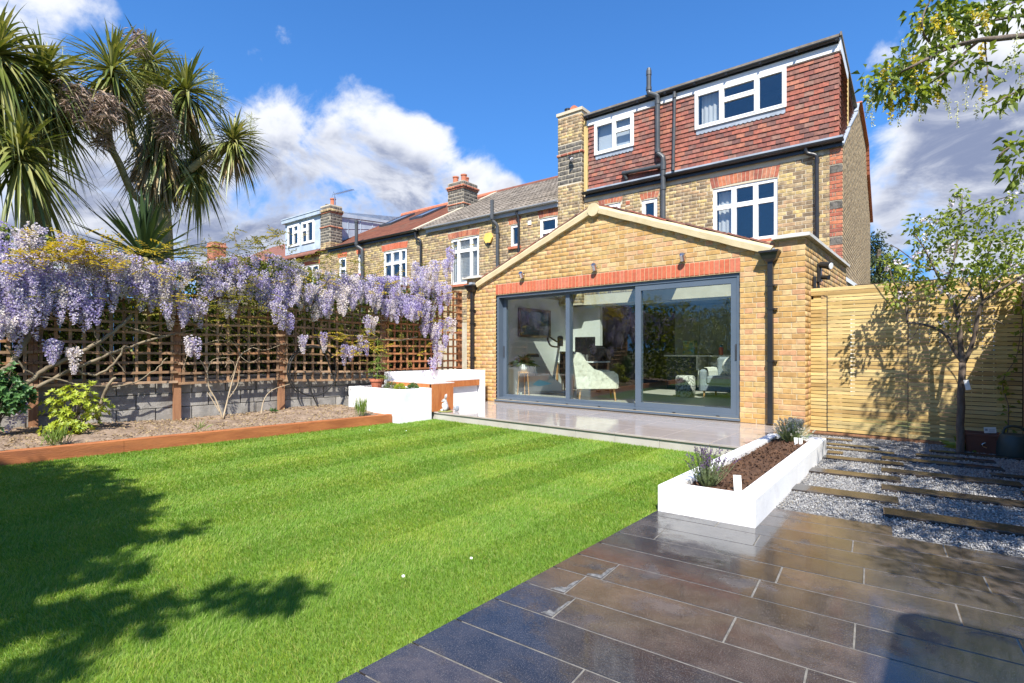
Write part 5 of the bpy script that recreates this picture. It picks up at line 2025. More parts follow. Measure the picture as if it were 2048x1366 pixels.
# the tall chimney breast on the party line
ch = chimney_stack(house, -6.16, -5.47, -0.12, 0.55, 2.3, 7.22,
                   [(6.10, 0.065, 0.03), (7.14, 0.075, 0.04)],
                   [(2.35, 5.38, 'brick_old', 0.075, 0.215), (5.38, 6.10, 'stone_grey', 0.12, 0.26), (6.10, 6.165, 'brick_red_old', 0.065, 0.215), (6.165, 6.40, 'stone_grey', 0.115, 0.26),
                    (6.405, 7.14, 'brick_old', 0.075, 0.215), (7.14, 7.22, 'brick_red_old', 0.075, 0.215)])
mb = MB()
mb.lathe([(0.085, 0), (0.08, 0.13), (0.09, 0.135), (0.09, 0.16), (0.07, 0.16)], (-6.0, 0.1, 7.22), 14)
mb.build('chimney_pot', 'black_plastic', ch)
mb = MB()
mb.tube([(-5.72, -0.1, 7.22), (-5.72, 0.35, 7.22)], 0.11, 14)
mb.build('half_round_cap', 'terracotta', ch)
mb = MB()
mb.lathe([(0.20, 0), (0.15, 0.05), (0.10, 0.06)], (-6.0, 0.1, 7.21), 12)
mb.build('flaunching', 'verge_mortar', ch)
t = thing('floodlight', 'small black floodlight fixed to the tall chimney of the end house', 'floodlight', (-1.575 + math.cos(R(3)) * -5.72 - math.sin(R(3)) * -0.13, 11.3 + math.sin(R(3)) * -5.72 + math.cos(R(3)) * -0.13, 5.95), 3)
mb = MB()
mb.tube([(0, 0, 0), (-0.02, -0.08, 0.03)], 0.02, 8)
mb.build('bracket', 'black_plastic', t)
mb = MB()
mb.tube([(-0.05, -0.06, 0.06), (0.05, -0.13, -0.04)], [0.04, 0.055], 10)
mb.build('lamp_head', 'black_plastic', t)
mb = MB()
mb.tube([(0.05, -0.13, -0.04), (0.062, -0.138, -0.052)], [0.05, 0.045], 10)
mb.build('lens', 'label_white', t)

# ------------------------------------------------------------------ second house: grey pantiles
h2 = thing('terraced_house', 'lower brick terraced house with weathered grey tiled roof and white shuttered window', 'house', HO, HROT)
wA = (-10.08, -8.955, 3.15, 4.53)
wB = (-7.79, -7.48, 4.03, 4.63)
wC = (-6.80, -6.26, 3.75, 4.66)
hs = [wA, wB, wC]
mb = MB()
wall_with_holes(mb, [(-11.45, 5.02), (-6.17, 5.02)], -11.45, -6.17, -0.13, hs, 0.0, 0.3)
mb.build('wall', 'mortar_old', h2)
mb = MB()
mb.box(-11.45, -6.17, 8.0, 8.3, -0.13, 5.0)
mb.build('street_wall', 'mortar_old', h2)
arch_h = [(-10.21, -8.93, 4.53, 4.74), (-7.86, -7.44, 4.63, 4.85), (-6.86, -6.22, 4.66, 4.88)]
lay(h2, course_rects(lambda z: [(-11.45, -6.18)], hs + arch_h, 2.0, 4.9), (0, 0, 0), (1, 0, 0), (0, -1, 0), 'brick_old', stuff_name='brick_courses')
arch_part(h2, -10.18, -8.95, 4.54, 4.72)
arch_part(h2, -7.84, -7.46, 4.64, 4.83, 0.02)
arch_part(h2, -6.83, -6.24, 4.67, 4.86, 0.03)
SH = [(i * 0.039 + 0.03) for i in range(24)]
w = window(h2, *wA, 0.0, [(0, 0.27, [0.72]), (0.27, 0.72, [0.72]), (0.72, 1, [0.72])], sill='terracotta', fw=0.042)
mb = MB()
zz = 3.22
while zz < 4.46:
    for (a, b) in ((-10.02, -9.80), (-9.75, -9.30), (-9.25, -9.01)):
        mb.beam((a, 0.14, zz), (b, 0.14, zz), 0.045, 0.008, up=(0, 0.6, 0.8))
    zz += 0.043
for (a, b) in ((-10.04, -9.77), (-9.77, -9.28), (-9.28, -8.99)):
    mb.box(a, a + 0.03, 0.125, 0.155, 3.2, 4.48)
    mb.box(b - 0.03, b, 0.125, 0.155, 3.2, 4.48)
mb.build('shutters', 'white_paint', w, kind='stuff')
window(h2, *wB, 0.0, [(0, 1, [])], sill='terracotta', fw=0.045)
window(h2, *wC, 0.0, [(0, 1, [0.60])], sill='terracotta', fw=0.042)
mb = MB()
mb.box(-11.1, -6.17, -0.085, -0.05, 4.87, 5.0)
mb.build('fascia', 'fascia_grey', h2)
mb = MB()
gutter(mb, -11.1, -6.17, -0.085, 5.02, 0.05)
mb.build('gutter', 'fascia_grey', h2)


def roof_plane(s, t, z0=5.05, k=0.53):
    return (s, t, z0 + k * t)


# interlocking tiles, each its own
def roll_tile():
    mb = MB()
    xs = [0, 0.08, 0.16, 0.25, 0.36, 0.5, 0.58, 0.66, 0.75, 0.86, 1.0]
    hh = [0.0, 0.026, 0.034, 0.026, 0.0, 0.0, 0.026, 0.034, 0.026, 0.0, 0.0]
    v = []
    for (yy, lift) in ((0.0, 0.018), (1.1, 0.0)):
        for x, h in zip(xs, hh):
            v.append((x, yy, h + lift))
    for x, h in zip(xs, hh):
        v.append((x, 0.0, h))
    n = len(xs)
    f = []
    for i in range(n - 1):
        f.append((i, i + 1, n + i + 1, n + i))
        f.append((2 * n + i, 2 * n + i + 1, i + 1, i))
    mb.add(v, f)
    return mb.mesh('roof_tile', 'tile_grey')


mb = MB()
v0, v1 = roof_plane(-11.65, -0.12), roof_plane(-6.17, 4.15)
mb.add([roof_plane(-11.65, -0.12), roof_plane(-6.17, -0.12), roof_plane(-6.17, 4.15), roof_plane(-11.65, 4.15), (-11.65, 8.4, 5.0), (-6.17, 8.4, 5.0)], [(0, 1, 2, 3), (3, 2, 5, 4)])
rf = mb.build('roof', 'tile_grey', h2)
tm = roll_tile()
SLN = math.atan(0.53)
ge = 0.30
nrow = int(4.27 / math.cos(SLN) / ge)
wd = 0.30
for r in range(nrow):
    d = r * ge
    t = -0.12 + d * math.cos(SLN)
    z = 5.05 - 0.12 * 0.53 + d * math.sin(SLN) + 0.012
    for c in range(18):
        s = -11.62 + c * wd
        M = Matrix.Translation((s, t, z + rng.uniform(-0.003, 0.003))) @ Matrix.Rotation(SLN, 4, 'X') @ Matrix.Diagonal((wd, ge, 1, 1))
        put('roof_tile', tm, rf, mat=M)
mb = MB()
for i in range(13):
    a = -11.6 + i * 0.42
    mb.tube([(a, 4.13, 7.235), (a + 0.415, 4.13, 7.235)], 0.11, 10)
mb.build('ridge_tiles', 'tile_brown', rf)
mb = MB()
mb.beam(roof_plane(-11.62, -0.15, 5.10), roof_plane(-11.62, 4.1, 5.10), 0.16, 0.05)
mb.build('party_verge', 'mortar_pale', rf)
pipe(h2, [(-8.29, -0.20, 5.38), (-8.29, -0.20, 4.86)] + spline([(-8.28, -0.18, 4.80), (-8.20, -0.12, 4.70), (-8.18, -0.10, 4.62)], 3) + [(-8.175, -0.10, 2.4)], 0.05, 'pipe_grey', name='soil_pipe',
     collars=[((-8.29, -0.2, 4.84), (-8.29, -0.2, 4.93)), ((-8.175, -0.1, 4.45), (-8.175, -0.1, 4.54))])
pipe(h2, [(-7.51, -0.11, 4.97)] + spline([(-7.51, -0.10, 4.90), (-7.47, -0.08, 4.80), (-7.46, -0.07, 4.74)], 3) + [(-7.455, -0.07, 2.6)], 0.034, 'black_plastic', name='downpipe')
mb = MB()
mb.cbox(-7.19, -7.08, -0.03, 0.02, 4.55, 4.66, 0.01)
mb.build('vent_cover', 'white_paint', h2)
mb = MB()
hx = [(-8.56 + 0.165 * math.cos(math.pi / 3 * i), 4.38 + 0.165 * math.sin(math.pi / 3 * i)) for i in range(6)]
al = thing('alarm_box', 'yellow hexagonal burglar alarm box on the brick wall', 'alarm box',
           (HO[0] + math.cos(R(3)) * -8.56, HO[1] + math.sin(R(3)) * -8.56, 4.38), 3)
mb = MB()
mb.prism([(p - -8.56, q - 4.38) for p, q in hx], -0.008, -0.07, lambda p, q, s_: (p, s_, q))
mb.build('cover', 'alarm_yellow', al)
mb = MB()
mb.tube([(0.0, -0.04, -0.14), (0.0, -0.04, -0.19)], [0.055, 0.04], 10)
mb.build('strobe', 'dark_metal', al)

# stack shared by the second and third houses, standing on the roof slope
ch = chimney_stack(h2, -12.28, -11.52, 2.1, 2.85, 5.9, 7.2,
                   [(6.38, 0.055, 0.03), (6.92, 0.06, 0.03), (6.98, 0.08, 0.06)],
                   [(6.0, 6.38, 'stone_grey', 0.125, 0.30), (6.38, 6.43, 'brick_red_old', 0.05, 0.215), (6.44, 6.92, 'stone_grey', 0.12, 0.30), (6.92, 6.98, 'brick_red_old', 0.06, 0.215), (6.98, 7.06, 'brick_red_old', 0.08, 0.25),
                    (7.06, 7.20, 'stone_grey', 0.14, 0.26)])
for (x, y) in ((-12.08, 2.3), (-11.85, 2.6), (-11.68, 2.3)):
    mb = MB()
    mb.lathe([(0.10, 0), (0.095, 0.24), (0.115, 0.25), (0.115, 0.29), (0.085, 0.29)], (x, y, 7.18), 14)
    mb.build('chimney_pot', 'terracotta', ch)

# ------------------------------------------------------------------ third house: brown plain tiles with two roof lights
h3 = thing('terraced_house', 'brick terraced house with dark red roof and two roof windows', 'house', HO, HROT)
wD = (-13.27, -12.10, 3.0, 4.53)
wE = (-14.70, -14.40, 3.9, 4.60)
wF = (-15.86, -15.42, 3.6, 4.60)
hs = [wD, wE, wF]
mb = MB()
wall_with_holes(mb, [(-16.95, 5.02), (-11.46, 5.02)], -16.95, -11.46, -0.13, hs, 0.0, 0.3)
mb.build('wall', 'mortar_old', h3)
mb = MB()
mb.box(-16.95, -11.46, 8.0, 8.3, -0.13, 5.0)
mb.build('street_wall', 'mortar_old', h3)
arch_h = [(-13.37, -12.06, 4.53, 4.77), (-14.79, -14.34, 4.60, 4.80), (-15.94, -15.36, 4.60, 4.81)]
lay(h3, course_rects(lambda z: [(-16.95, -11.46)], hs + arch_h, 2.2, 4.95), (0, 0, 0), (1, 0, 0), (0, -1, 0), 'brick_old', stuff_name='brick_courses')
arch_part(h3, -13.34, -12.08, 4.54, 4.75, 0.03, 'brick_red_new')
arch_part(h3, -14.77, -14.36, 4.61, 4.79, 0.02, 'brick_red_new')
arch_part(h3, -15.92, -15.38, 4.61, 4.80, 0.02, 'brick_red_new')
window(h3, *wD, 0.0, [(0, 0.36, [0.72]), (0.36, 0.72, [0.72]), (0.72, 1, [0.72])], sill='terracotta', fw=0.042, curtain=[(0.05, 0.95, 0.72, 0.97, 'blind')])
window(h3, *wE, 0.0, [(0, 1, [])], sill='terracotta', fw=0.045)
window(h3, *wF, 0.0, [(0, 1, [0.6])], sill='terracotta', fw=0.045)
mb = MB()
gutter(mb, -16.5, -11.5, -0.06, 5.03, 0.06)
mb.box(-16.5, -11.5, -0.06, -0.03, 4.90, 5.02)
mb.build('gutter', 'black_plastic', h3)
mb = MB()
mb.add([roof_plane(-17.1, -0.12), roof_plane(-11.66, -0.12), roof_plane(-11.66, 4.1), roof_plane(-17.1, 4.1), (-17.1, 8.4, 5.0), (-11.66, 8.4, 5.0)], [(0, 1, 2, 3), (3, 2, 5, 4)])
rf = mb.build('roof', 'tile_brown', h3)
mb = MB()
n = 44
for i in range(n):
    t0, t1 = -0.12 + 4.2 * i / n, -0.12 + 4.2 * (i + 1) / n
    a, b = roof_plane(-17.1, t0), roof_plane(-11.66, t0)
    c, d = roof_plane(-11.66, t1), roof_plane(-17.1, t1)
    l = 0.022
    mb.add([(a[0], a[1], a[2] + l), (b[0], b[1], b[2] + l), (c[0], c[1], c[2] + 0.006), (d[0], d[1], d[2] + 0.006), a, b], [(0, 1, 2, 3), (4, 5, 1, 0)])
mb.build('tile_courses', 'tile_brown', rf, kind='stuff')
mb = MB()
for i in range(13):
    a = -17.1 + i * 0.42
    mb.tube([(a, 4.1, 7.23), (a + 0.415, 4.1, 7.23)], 0.11, 10)
mb.build('ridge_tiles', 'terracotta', rf)
for (s0, s1) in ((-16.35, -15.6), (-14.5, -13.75)):
    t0, t1 = 2.22, 3.5
    mb = MB()
    for (a, b, c, d) in ((s0, s1, t0, t0 + 0.07), (s0, s1, t1 - 0.07, t1), (s0, s0 + 0.07, t0 + 0.07, t1 - 0.07), (s1 - 0.07, s1, t0 + 0.07, t1 - 0.07)):
        p = [roof_plane(a, c), roof_plane(b, c), roof_plane(b, d), roof_plane(a, d)]
        mb.add([(q[0], q[1], q[2] + 0.02) for q in p] + [(q[0], q[1], q[2] + 0.10) for q in p], [(0, 3, 2, 1), (4, 5, 6, 7), (0, 1, 5, 4), (1, 2, 6, 5), (2, 3, 7, 6), (3, 0, 4, 7)])
    wv = mb.build('roof_light', 'dark_metal', rf)
    mb = MB()
    p = [roof_plane(s0 + 0.06, t0 + 0.06), roof_plane(s1 - 0.06, t0 + 0.06), roof_plane(s1 - 0.06, t1 - 0.06), roof_plane(s0 + 0.06, t1 - 0.06)]
    mb.add([(q[0], q[1], q[2] + 0.06) for q in p] + [(q[0], q[1], q[2] + 0.085) for q in p], [(0, 3, 2, 1), (4, 5, 6, 7), (0, 1, 5, 4), (1, 2, 6, 5), (2, 3, 7, 6), (3, 0, 4, 7)])
    mb.build('pane', 'glass_frosted', wv)
pipe(h3, [(-14.52, -0.2, 5.74), (-14.52, -0.2, 4.90)] + spline([(-14.51, -0.18, 4.85), (-14.36, -0.1, 4.75), (-14.33, -0.09, 4.68)], 3) + [(-14.325, -0.09, 2.2)], 0.06, 'pipe_grey', name='soil_pipe',
     collars=[((-14.52, -0.2, 5.68), (-14.52, -0.2, 5.76)), ((-14.52, -0.2, 4.92), (-14.52, -0.2, 4.98))])
pipe(h3, [(-11.56, -0.12, 4.95)] + spline([(-11.56, -0.11, 4.88), (-11.53, -0.1, 4.76), (-11.36, -0.09, 4.68), (-11.33, -0.085, 4.60)], 3) + [(-11.33, -0.085, 2.4)], 0.038, 'black_plastic', name='downpipe')
ch = chimney_stack(h3, -17.05, -16.40, -0.02, 0.5, 2.2, 6.72,
                   [(5.86, 0.055, 0.03), (6.40, 0.06, 0.03), (6.46, 0.09, 0.06)],
                   [(2.3, 5.30, 'brick_old', 0.075, 0.215), (5.30, 5.85, 'stone_grey', 0.11, 0.24), (5.86, 5.915, 'brick_red_old', 0.055, 0.2), (5.92, 6.40, 'stone_grey', 0.115, 0.24),
                    (6.40, 6.46, 'brick_red_old', 0.06, 0.2), (6.46, 6.55, 'brick_old', 0.09, 0.2), (6.55, 6.70, 'stone_grey', 0.14, 0.26)])
mb = MB()
mb.lathe([(0.10, 0), (0.09, 0.22), (0.11, 0.23), (0.11, 0.27), (0.08, 0.27)], (-16.55, 0.2, 6.72), 14)
mb.build('chimney_pot', 'terracotta', ch)
mb = MB()
mb.lathe([(0.10, 0), (0.08, 0.07), (0.10, 0.075), (0.10, 0.10), (0.07, 0.10)], (-16.88, 0.2, 6.72), 14)
mb.build('clay_cowl', 'stone_grey', ch)


def hpos(s, t, z):
    c, s_ = math.cos(R(3)), math.sin(R(3))
    return (HO[0] + s * c - t * s_, HO[1] + s * s_ + t * c, z)


t = thing('television_aerial', 'thin television aerial on the far chimney', 'aerial', hpos(-16.45, 0.2, 6.9), 3)
mb = MB()
mb.tube([(0, 0, -0.2), (0, 0, 0.30)], 0.018, 6)
mb.build('mast', 'chrome', t)
mb = MB()
mb.tube([(-0.08, 0, 0.24), (1.2, 0.0, 0.20)], 0.012, 6)
for i in range(11):
    x = 0.12 + i * 0.1
    mb.tube([(x, -0.10, 0.235 - i * 0.003), (x, 0.10, 0.235 - i * 0.003)], 0.006, 5)
mb.tube([(-0.06, -0.08, 0.10), (-0.06, 0.0, 0.36), (-0.06, 0.08, 0.12)], 0.008, 5)
mb.build('aerial_rods', 'chrome', t)

# ------------------------------------------------------------------ fourth house: lead clad loft
h4 = thing('terraced_house', 'far terraced house with pale lead clad loft extension', 'house', HO, HROT)
wG = (-18.12, -17.2, 3.4, 4.53)
mb = MB()
wall_with_holes(mb, [(-22.6, 5.0), (-17.06, 5.0)], -22.6, -17.06, -0.13, [wG], 0.0, 0.3)
mb.build('wall', 'mortar_old', h4)
mb = MB()
mb.box(-22.6, -17.06, 8.0, 8.3, -0.13, 5.0)
mb.build('street_wall', 'mortar_old', h4)
lay(h4, course_rects(lambda z: [(-22.6, -17.06)], [wG, (-18.2, -17.1, 4.53, 4.71)], 2.4, 4.9), (0, 0, 0), (1, 0, 0), (0, -1, 0), 'brick_old', stuff_name='brick_courses')
arch_part(h4, -18.19, -17.12, 4.54, 4.70, 0.02, 'brick_red_new')
window(h4, *wG, 0.0, [(0, 0.5, [0.7]), (0.5, 1, [0.7])], sill='terracotta', fw=0.042)
mb = MB()
mb.add([(-22.6, -0.25, 4.93), (-17.06, -0.25, 4.93), (-17.06, 0.05, 5.14), (-22.6, 0.05, 5.14), (-22.6, -0.25, 4.88), (-17.06, -0.25, 4.88)], [(0, 1, 2, 3), (4, 5, 1, 0)])
mb.box(-22.6, -17.06, -0.04, 0.0, 4.85, 5.0)
mb.build('eaves_tiles', 'tile_brown', h4)
L1, L2 = (-19.43, -18.55, 5.42, 6.30), (-18.37, -17.48, 5.42, 6.30)
mb = MB()
wall_with_holes(mb, [(-19.66, 6.42), (-17.02, 6.42)], -19.66, -17.02, 5.12, [L1, L2], 0.0, 0.12)
mb.add([(-17.02, 0.12, 5.05), (-17.02, 4.1, 7.15), (-17.02, 4.1, 6.78), (-17.02, 0.12, 6.60)], [(0, 1, 2, 3)])
mb.add([(-19.66, 0.0, 6.42), (-17.0, 0.0, 6.42), (-17.0, 4.1, 6.82), (-19.66, 4.1, 6.82)], [(0, 1, 2, 3)])
mb.add([(-19.66, 0.12, 5.05), (-19.66, 4.1, 7.15), (-19.66, 4.1, 6.78), (-19.66, 0.12, 6.60)], [(3, 2, 1, 0)])
lo = mb.build('loft_cladding', 'lead_sheet', h4)
mb = MB()
mb.box(-19.75, -16.95, -0.12, 0.05, 6.42, 6.56)
mb.box(-19.77, -16.94, -0.14, 0.07, 6.56, 6.60)
mb.add([(-16.94, 0.05, 6.44), (-16.94, 4.0, 6.76), (-16.94, 4.0, 6.86), (-16.94, 0.05, 6.60)], [(0, 1, 2, 3)])
for x in (-18.46, -17.3):
    mb.tube([(x, -0.006, 5.15), (x, -0.006, 5.42)], 0.02, 6)
for tt in (0.6, 1.2, 1.8, 2.4):
    mb.tube([(-17.015, tt, 5.1 + tt * 0.53), (-17.015, tt, 6.6)], 0.014, 6)
mb.tube([(-17.015, 0.15, 5.9), (-17.015, 2.2, 6.28)], 0.012, 6)
mb.build('lead_roll', 'lead_sheet', lo)
window(h4, *L1, 0.0, [(0, 0.52, []), (0.52, 1, [0.64])], fw=0.06, name='loft_window', inset=-0.01)
window(h4, *L2, 0.0, [(0, 0.48, [0.64]), (0.48, 1, [])], fw=0.06, name='loft_window', inset=-0.01)
mb = MB()
mb.add([roof_plane(-22.6, -0.0), roof_plane(-19.66, 0.0), roof_plane(-19.66, 4.1), roof_plane(-22.6, 4.1), (-22.6, 8.4, 5.0), (-17.06, 8.4, 5.0), roof_plane(-17.06, 4.1)], [(0, 1, 2, 3), (3, 6, 5, 4)])
mb.build('roof', 'tile_brown', h4)
# the row carries on behind the garden planting
h5 = thing('terraced_house', 'farthest brick terraced house, only its chimney clear of the wisteria', 'house', HO, HROT)
mb = MB()
mb.box(-28.5, -22.62, 0.0, 0.3, 0, 5.0)
mb.build('wall', 'brick_grimy', h5)
mb = MB()
mb.box(-28.5, -22.62, 8.0, 8.3, -0.13, 5.0)
mb.build('street_wall', 'brick_grimy', h5)
mb = MB()
mb.add([roof_plane(-28.5, -0.1), roof_plane(-22.6, -0.1), roof_plane(-22.6, 4.1), roof_plane(-28.5, 4.1), (-28.5, 8.4, 5.0), (-22.6, 8.4, 5.0)], [(0, 1, 2, 3), (3, 2, 5, 4)])
rf5 = mb.build('roof', 'tile_brown', h5)
chimney_stack(h5, -26.9, -26.2, -0.1, 0.5, 3.0, 6.55, [(6.3, 0.10, 0.05)], [(4.5, 6.3, 'brick_red_old', 0.075, 0.215), (6.3, 6.4, 'brick_red_old', 0.1, 0.215), (6.4, 6.55, 'brick_red_old', 0.075, 0.215)])

# ================================================================== LEFT BOUNDARY: BLOCK WALL, BOARD FENCE, TRELLIS
def fence_at(y, out=0.0, z=0.0):
    """point beside the trellis line: out metres towards the lawn"""
    return Vector((fence_x(y) + out, y - out * 0.0932, z))


FDIR = Vector((0.0932, 1.0, 0)).normalized()
FOUT = Vector((1.0, -0.0932, 0)).normalized()

bw = wthing('block_wall', 'low grey concrete block wall under the trellis, streaked and damp', 'garden wall', tuple(fence_at(3.0, -0.2, 0)))
mb = MB()
a, b = fence_at(-1.5, -0.225, 0), fence_at(5.6, -0.225, 0)
mb.beam((a.x, a.y, 0.30), (b.x, b.y, 0.30), 0.12, 0.84)
mb.build('core', 'mortar_old', bw)
blk = MB()
blk.cbox(0.0, 1.0, -1.0, 0.0, 0, 1.0, 0.02)
blk_me = blk.mesh('block', 'block')
for r in range(4):
    z0 = -0.06 + r * 0.2
    y = -1.5 - (0.22 if r % 2 else 0)
    while y < 5.55:
        p = fence_at(y, -0.175, z0)
        L, hgt, dep = 0.435, 0.188, 0.10
        j = rng.uniform(-0.006, 0.006)
        M = Matrix(((FDIR.x * L, -FOUT.x * dep, 0, p.x + FOUT.x * (0.05 + j) - FOUT.x * dep), (FDIR.y * L, -FOUT.y * dep, 0, p.y + FOUT.y * (0.05 + j) - FOUT.y * dep), (0, 0, hgt, z0), (0, 0, 0, 1)))
        put('block', blk_me, bw, mat=M)
        y += 0.447
mb = MB()
a, b = fence_at(-1.5, -0.19, 0.758), fence_at(5.6, -0.19, 0.758)
mb.beam(a, b, 0.14, 0.035)
mb.build('wall_capping', 'block', bw)

bf = wthing('board_fence', 'dark weathered close board fence behind the trellis', 'fence', tuple(fence_at(3.0, -0.9, 0)))
plank = MB()
plank.box(0, 1, -1, 0, 0, 1)
plank_me = plank.mesh('board', 'board_dark')
y = -3.0
while y < 7.6:
    p = fence_at(y, -1.0, -0.13)
    L, dep = 0.118, 0.02
    o = 0.015 if int(y * 10) % 2 else 0.0
    M = Matrix(((FDIR.x * L, -FOUT.x * dep, 0, p.x + FOUT.x * o), (FDIR.y * L, -FOUT.y * dep, 0, p.y + FOUT.y * o), (0, 0, 2.08 + rng.uniform(-0.01, 0.01), p.z), (0, 0, 0, 1)))
    put('board', plank_me, bf, mat=M)
    y += 0.12

tr = wthing('trellis_fence', 'square brown timber trellis with sagging laths along the soil bed', 'trellis', tuple(fence_at(3.0, 0, 0)))
POSTS = [(-0.6, 2.0), (1.02, 2.0), (2.54, 2.02), (4.0, 2.02), (5.88, 2.42), (7.70, 2.42)]
for (y, h) in POSTS:
    p = fence_at(y, -0.06)
    mb = MB()
    v = []
    for (k, zz) in ((0.045, -0.05), (0.045, h - 0.01), (0.038, h)):
        for (i, j) in ((-1, -1), (1, -1), (1, 1), (-1, 1)):
            q = p + FDIR * (i * k) + FOUT * (j * k)
            v.append((q.x, q.y, zz))
    f = [(8, 9, 10, 11)]
    for r in (0, 4):
        for i in range(4):
            f.append((r + i, r + (i + 1) % 4, r + 4 + (i + 1) % 4, r + 4 + i))
    mb.add(v, f)
    mb.build('post', 'post_wood', tr)
PANELS = [(-0.6, 1.02, 0.735, 1.95, 'lath', 0.0), (1.02, 2.54, 0.715, 1.97, 'lath', 0.01), (2.54, 4.0, 0.69, 1.97, 'lath', -0.008), (4.0, 5.88, 0.645, 1.97, 'lath', 0.02), (5.88, 7.72, 0.66, 2.41, 'lath_orange', 0.0)]
for (ya, yb, z0, z1, mat, sag) in PANELS:
    n = round((z1 - z0) / 0.14)
    for i in range(n + 1):
        z = z0 + (z1 - z0) * i / n
        p, q = fence_at(ya + 0.004, 0.012, z + rng.uniform(-0.006, 0.006) + sag), fence_at(yb - 0.004, 0.012, z + rng.uniform(-0.006, 0.006) - sag)
        mb = MB()
        m_ = (p + q) / 2 - Vector((0, 0, rng.uniform(0, 0.008)))
        for (c, d) in ((p, m_), (m_, q)):
            mb.beam(c, d, 0.022, 0.034)
        mb.build('lath', mat, tr)
    n = round((yb - ya) / 0.142)
    for i in range(n):
        y = ya + (yb - ya) * (i + 0.5) / n
        p, q = fence_at(y, -0.010, z0 - 0.02), fence_at(y + rng.uniform(-0.006, 0.006), -0.010, z1 + 0.02)
        mb = MB()
        mb.beam(p, q, 0.034, 0.02, up=tuple(FOUT))
        mb.build('lath', mat, tr)

# ================================================================== CORNER PLANTER AND BENCH
pl2 = wthing('corner_planter', 'square white rendered planter at the corner of the terrace and lawn', 'planter', (-7.4, 5.45, 0))
mb = MB()
P4(mb, [(-8.2, 5.12), (-6.74, 5.12), (-6.74, 5.79), (-8.2, 5.79)], [(-8.08, 5.24), (-6.86, 5.24), (-6.86, 5.70), (-8.08, 5.70)], -0.06, 0.522)
mb.build('planter_wall', 'white_render', pl2)
compost_patch('compost', [(-8.1, 5.22), (-6.84, 5.22), (-6.84, 5.72), (-8.1, 5.72)], 0.475, 0.012, 40, 16, pl2)

be = wthing('corner_bench', 'white corner bench with orange stained timber fascia and panel', 'bench', (-7.5, 6.8, 0.115))
mb = MB()
mb.cbox(-8.05, -7.25, 6.3, 7.42, 0.115, 0.47, 0.006)
mb.cbox(-8.05, -6.80, 5.82, 6.30, 0.10, 0.47, 0.006)
mb.build('bench_base', 'white_render', be)
mb = MB()
ya, yb = 5.80, 7.60
p0, p1 = fence_at(ya, 0.10), fence_at(yb, 0.10)
v = []
for z in (0.1, 0.765):
    v += [(p0.x, ya, z), (p0.x + 0.11, ya, z), (p1.x + 0.11, yb, z), (p1.x, yb, z)]
mb.add(v, [(0, 3, 2, 1), (4, 5, 6, 7), (0, 1, 5, 4), (1, 2, 6, 5), (2, 3, 7, 6), (3, 0, 4, 7)])
mb.build('back_wall', 'white_render', be)
mb = MB()
mb.cbox(-7.9, -7.20, 7.44, 7.60, 0.115, 0.765, 0.006)
mb.build('end_wall', 'white_render', be)
mb = MB()
mb.cbox(-8.0, -6.735, 5.80, 6.315, 0.585, 0.60, 0.003)
mb.cbox(-8.0, -7.19, 6.32, 7.43, 0.585, 0.60, 0.003)
mb.build('seat', 'seat_tile', be)
mb = MB()
mb.cbox(-8.0, -6.80, 5.785, 5.81, 0.45, 0.583, 0.003)
mb.build('fascia', 'timber_red', be)
mb = MB()
mb.cbox(-7.215, -7.19, 6.33, 7.42, 0.47, 0.583, 0.003)
mb.build('fascia', 'timber_red', be)
y = 5.80
for wdt in (0.165, 0.165, 0.165):
    mb = MB()
    mb.cbox(-6.76, -6.735, y, y + wdt - 0.004, 0.117, 0.583, 0.003)
    mb.build('panel_board', 'timber_red', be)
    y += wdt

# ornaments on the terrace edge
rb = thing('rabbit_statue', 'grey and white stone rabbit statue sitting against the timber panel', 'statue', (-6.60, 5.98, 0.116), -55)
mb = MB()
mb.lathe([(0.12, 0), (0.13, 0.008), (0.11, 0.016)], (0.02, 0, 0), 14)
mb.build('base', 'moss', rb)
mb = MB()
mb.ball((0, 0.0, 0.085), (0.058, 0.052, 0.075), 12)
mb.ball((0, 0.0, 0.135), (0.042, 0.038, 0.05), 12)
mb.ball((0.0, -0.018, 0.185), (0.036, 0.042, 0.035), 12)
mb.ball((-0.048, 0.0, 0.06), (0.028, 0.045, 0.05), 10)
mb.ball((0.048, 0.0, 0.06), (0.028, 0.045, 0.05), 10)
mb.build('body', 'statue', rb, smooth=True)
mb = MB()
mb.ball((0, -0.034, 0.10), (0.038, 0.03, 0.05), 10)
mb.ball((0, -0.055, 0.175), (0.016, 0.014, 0.014), 8)
mb.build('chest', 'statue_white', rb, smooth=True)
for s_ in (-1, 1):
    mb = MB()
    mb.ball((s_ * 0.028, -0.05, 0.028), (0.018, 0.034, 0.020), 10)
    mb.build('paw', 'statue_white', rb, smooth=True)
for s_ in (-1, 1):
    mb = MB()
    mb.tube([(s_ * 0.018, 0.0, 0.21), (s_ * 0.03, 0.004, 0.25), (s_ * 0.038, 0.01, 0.285), (s_ * 0.04, 0.012, 0.30)], [0.010, 0.016, 0.012, 0.003], 8)
    mb.build('ear', 'statue', rb, smooth=True)
mb = MB()
for s_ in (-1, 1):
    mb.ball((s_ * 0.022, -0.05, 0.195), 0.006, 6)
mb.build('eyes', 'black_plastic', rb)
sn = thing('hedgehog_statue', 'small blue grey stone hedgehog ornament beside the rabbit', 'statue', (-6.50, 6.14, 0.116), -50)
mb = MB()
mb.ball((0, 0.005, 0.05), (0.042, 0.045, 0.052), 12, jitter=0.16)
mb.ball((0, -0.035, 0.045), (0.02, 0.026, 0.02), 8)
mb.ball((-0.02, -0.02, 0.008), (0.012, 0.016, 0.008), 6)
mb.ball((0.02, -0.02, 0.008), (0.012, 0.016, 0.008), 6)
mb.build('body', 'statue_dark', sn)

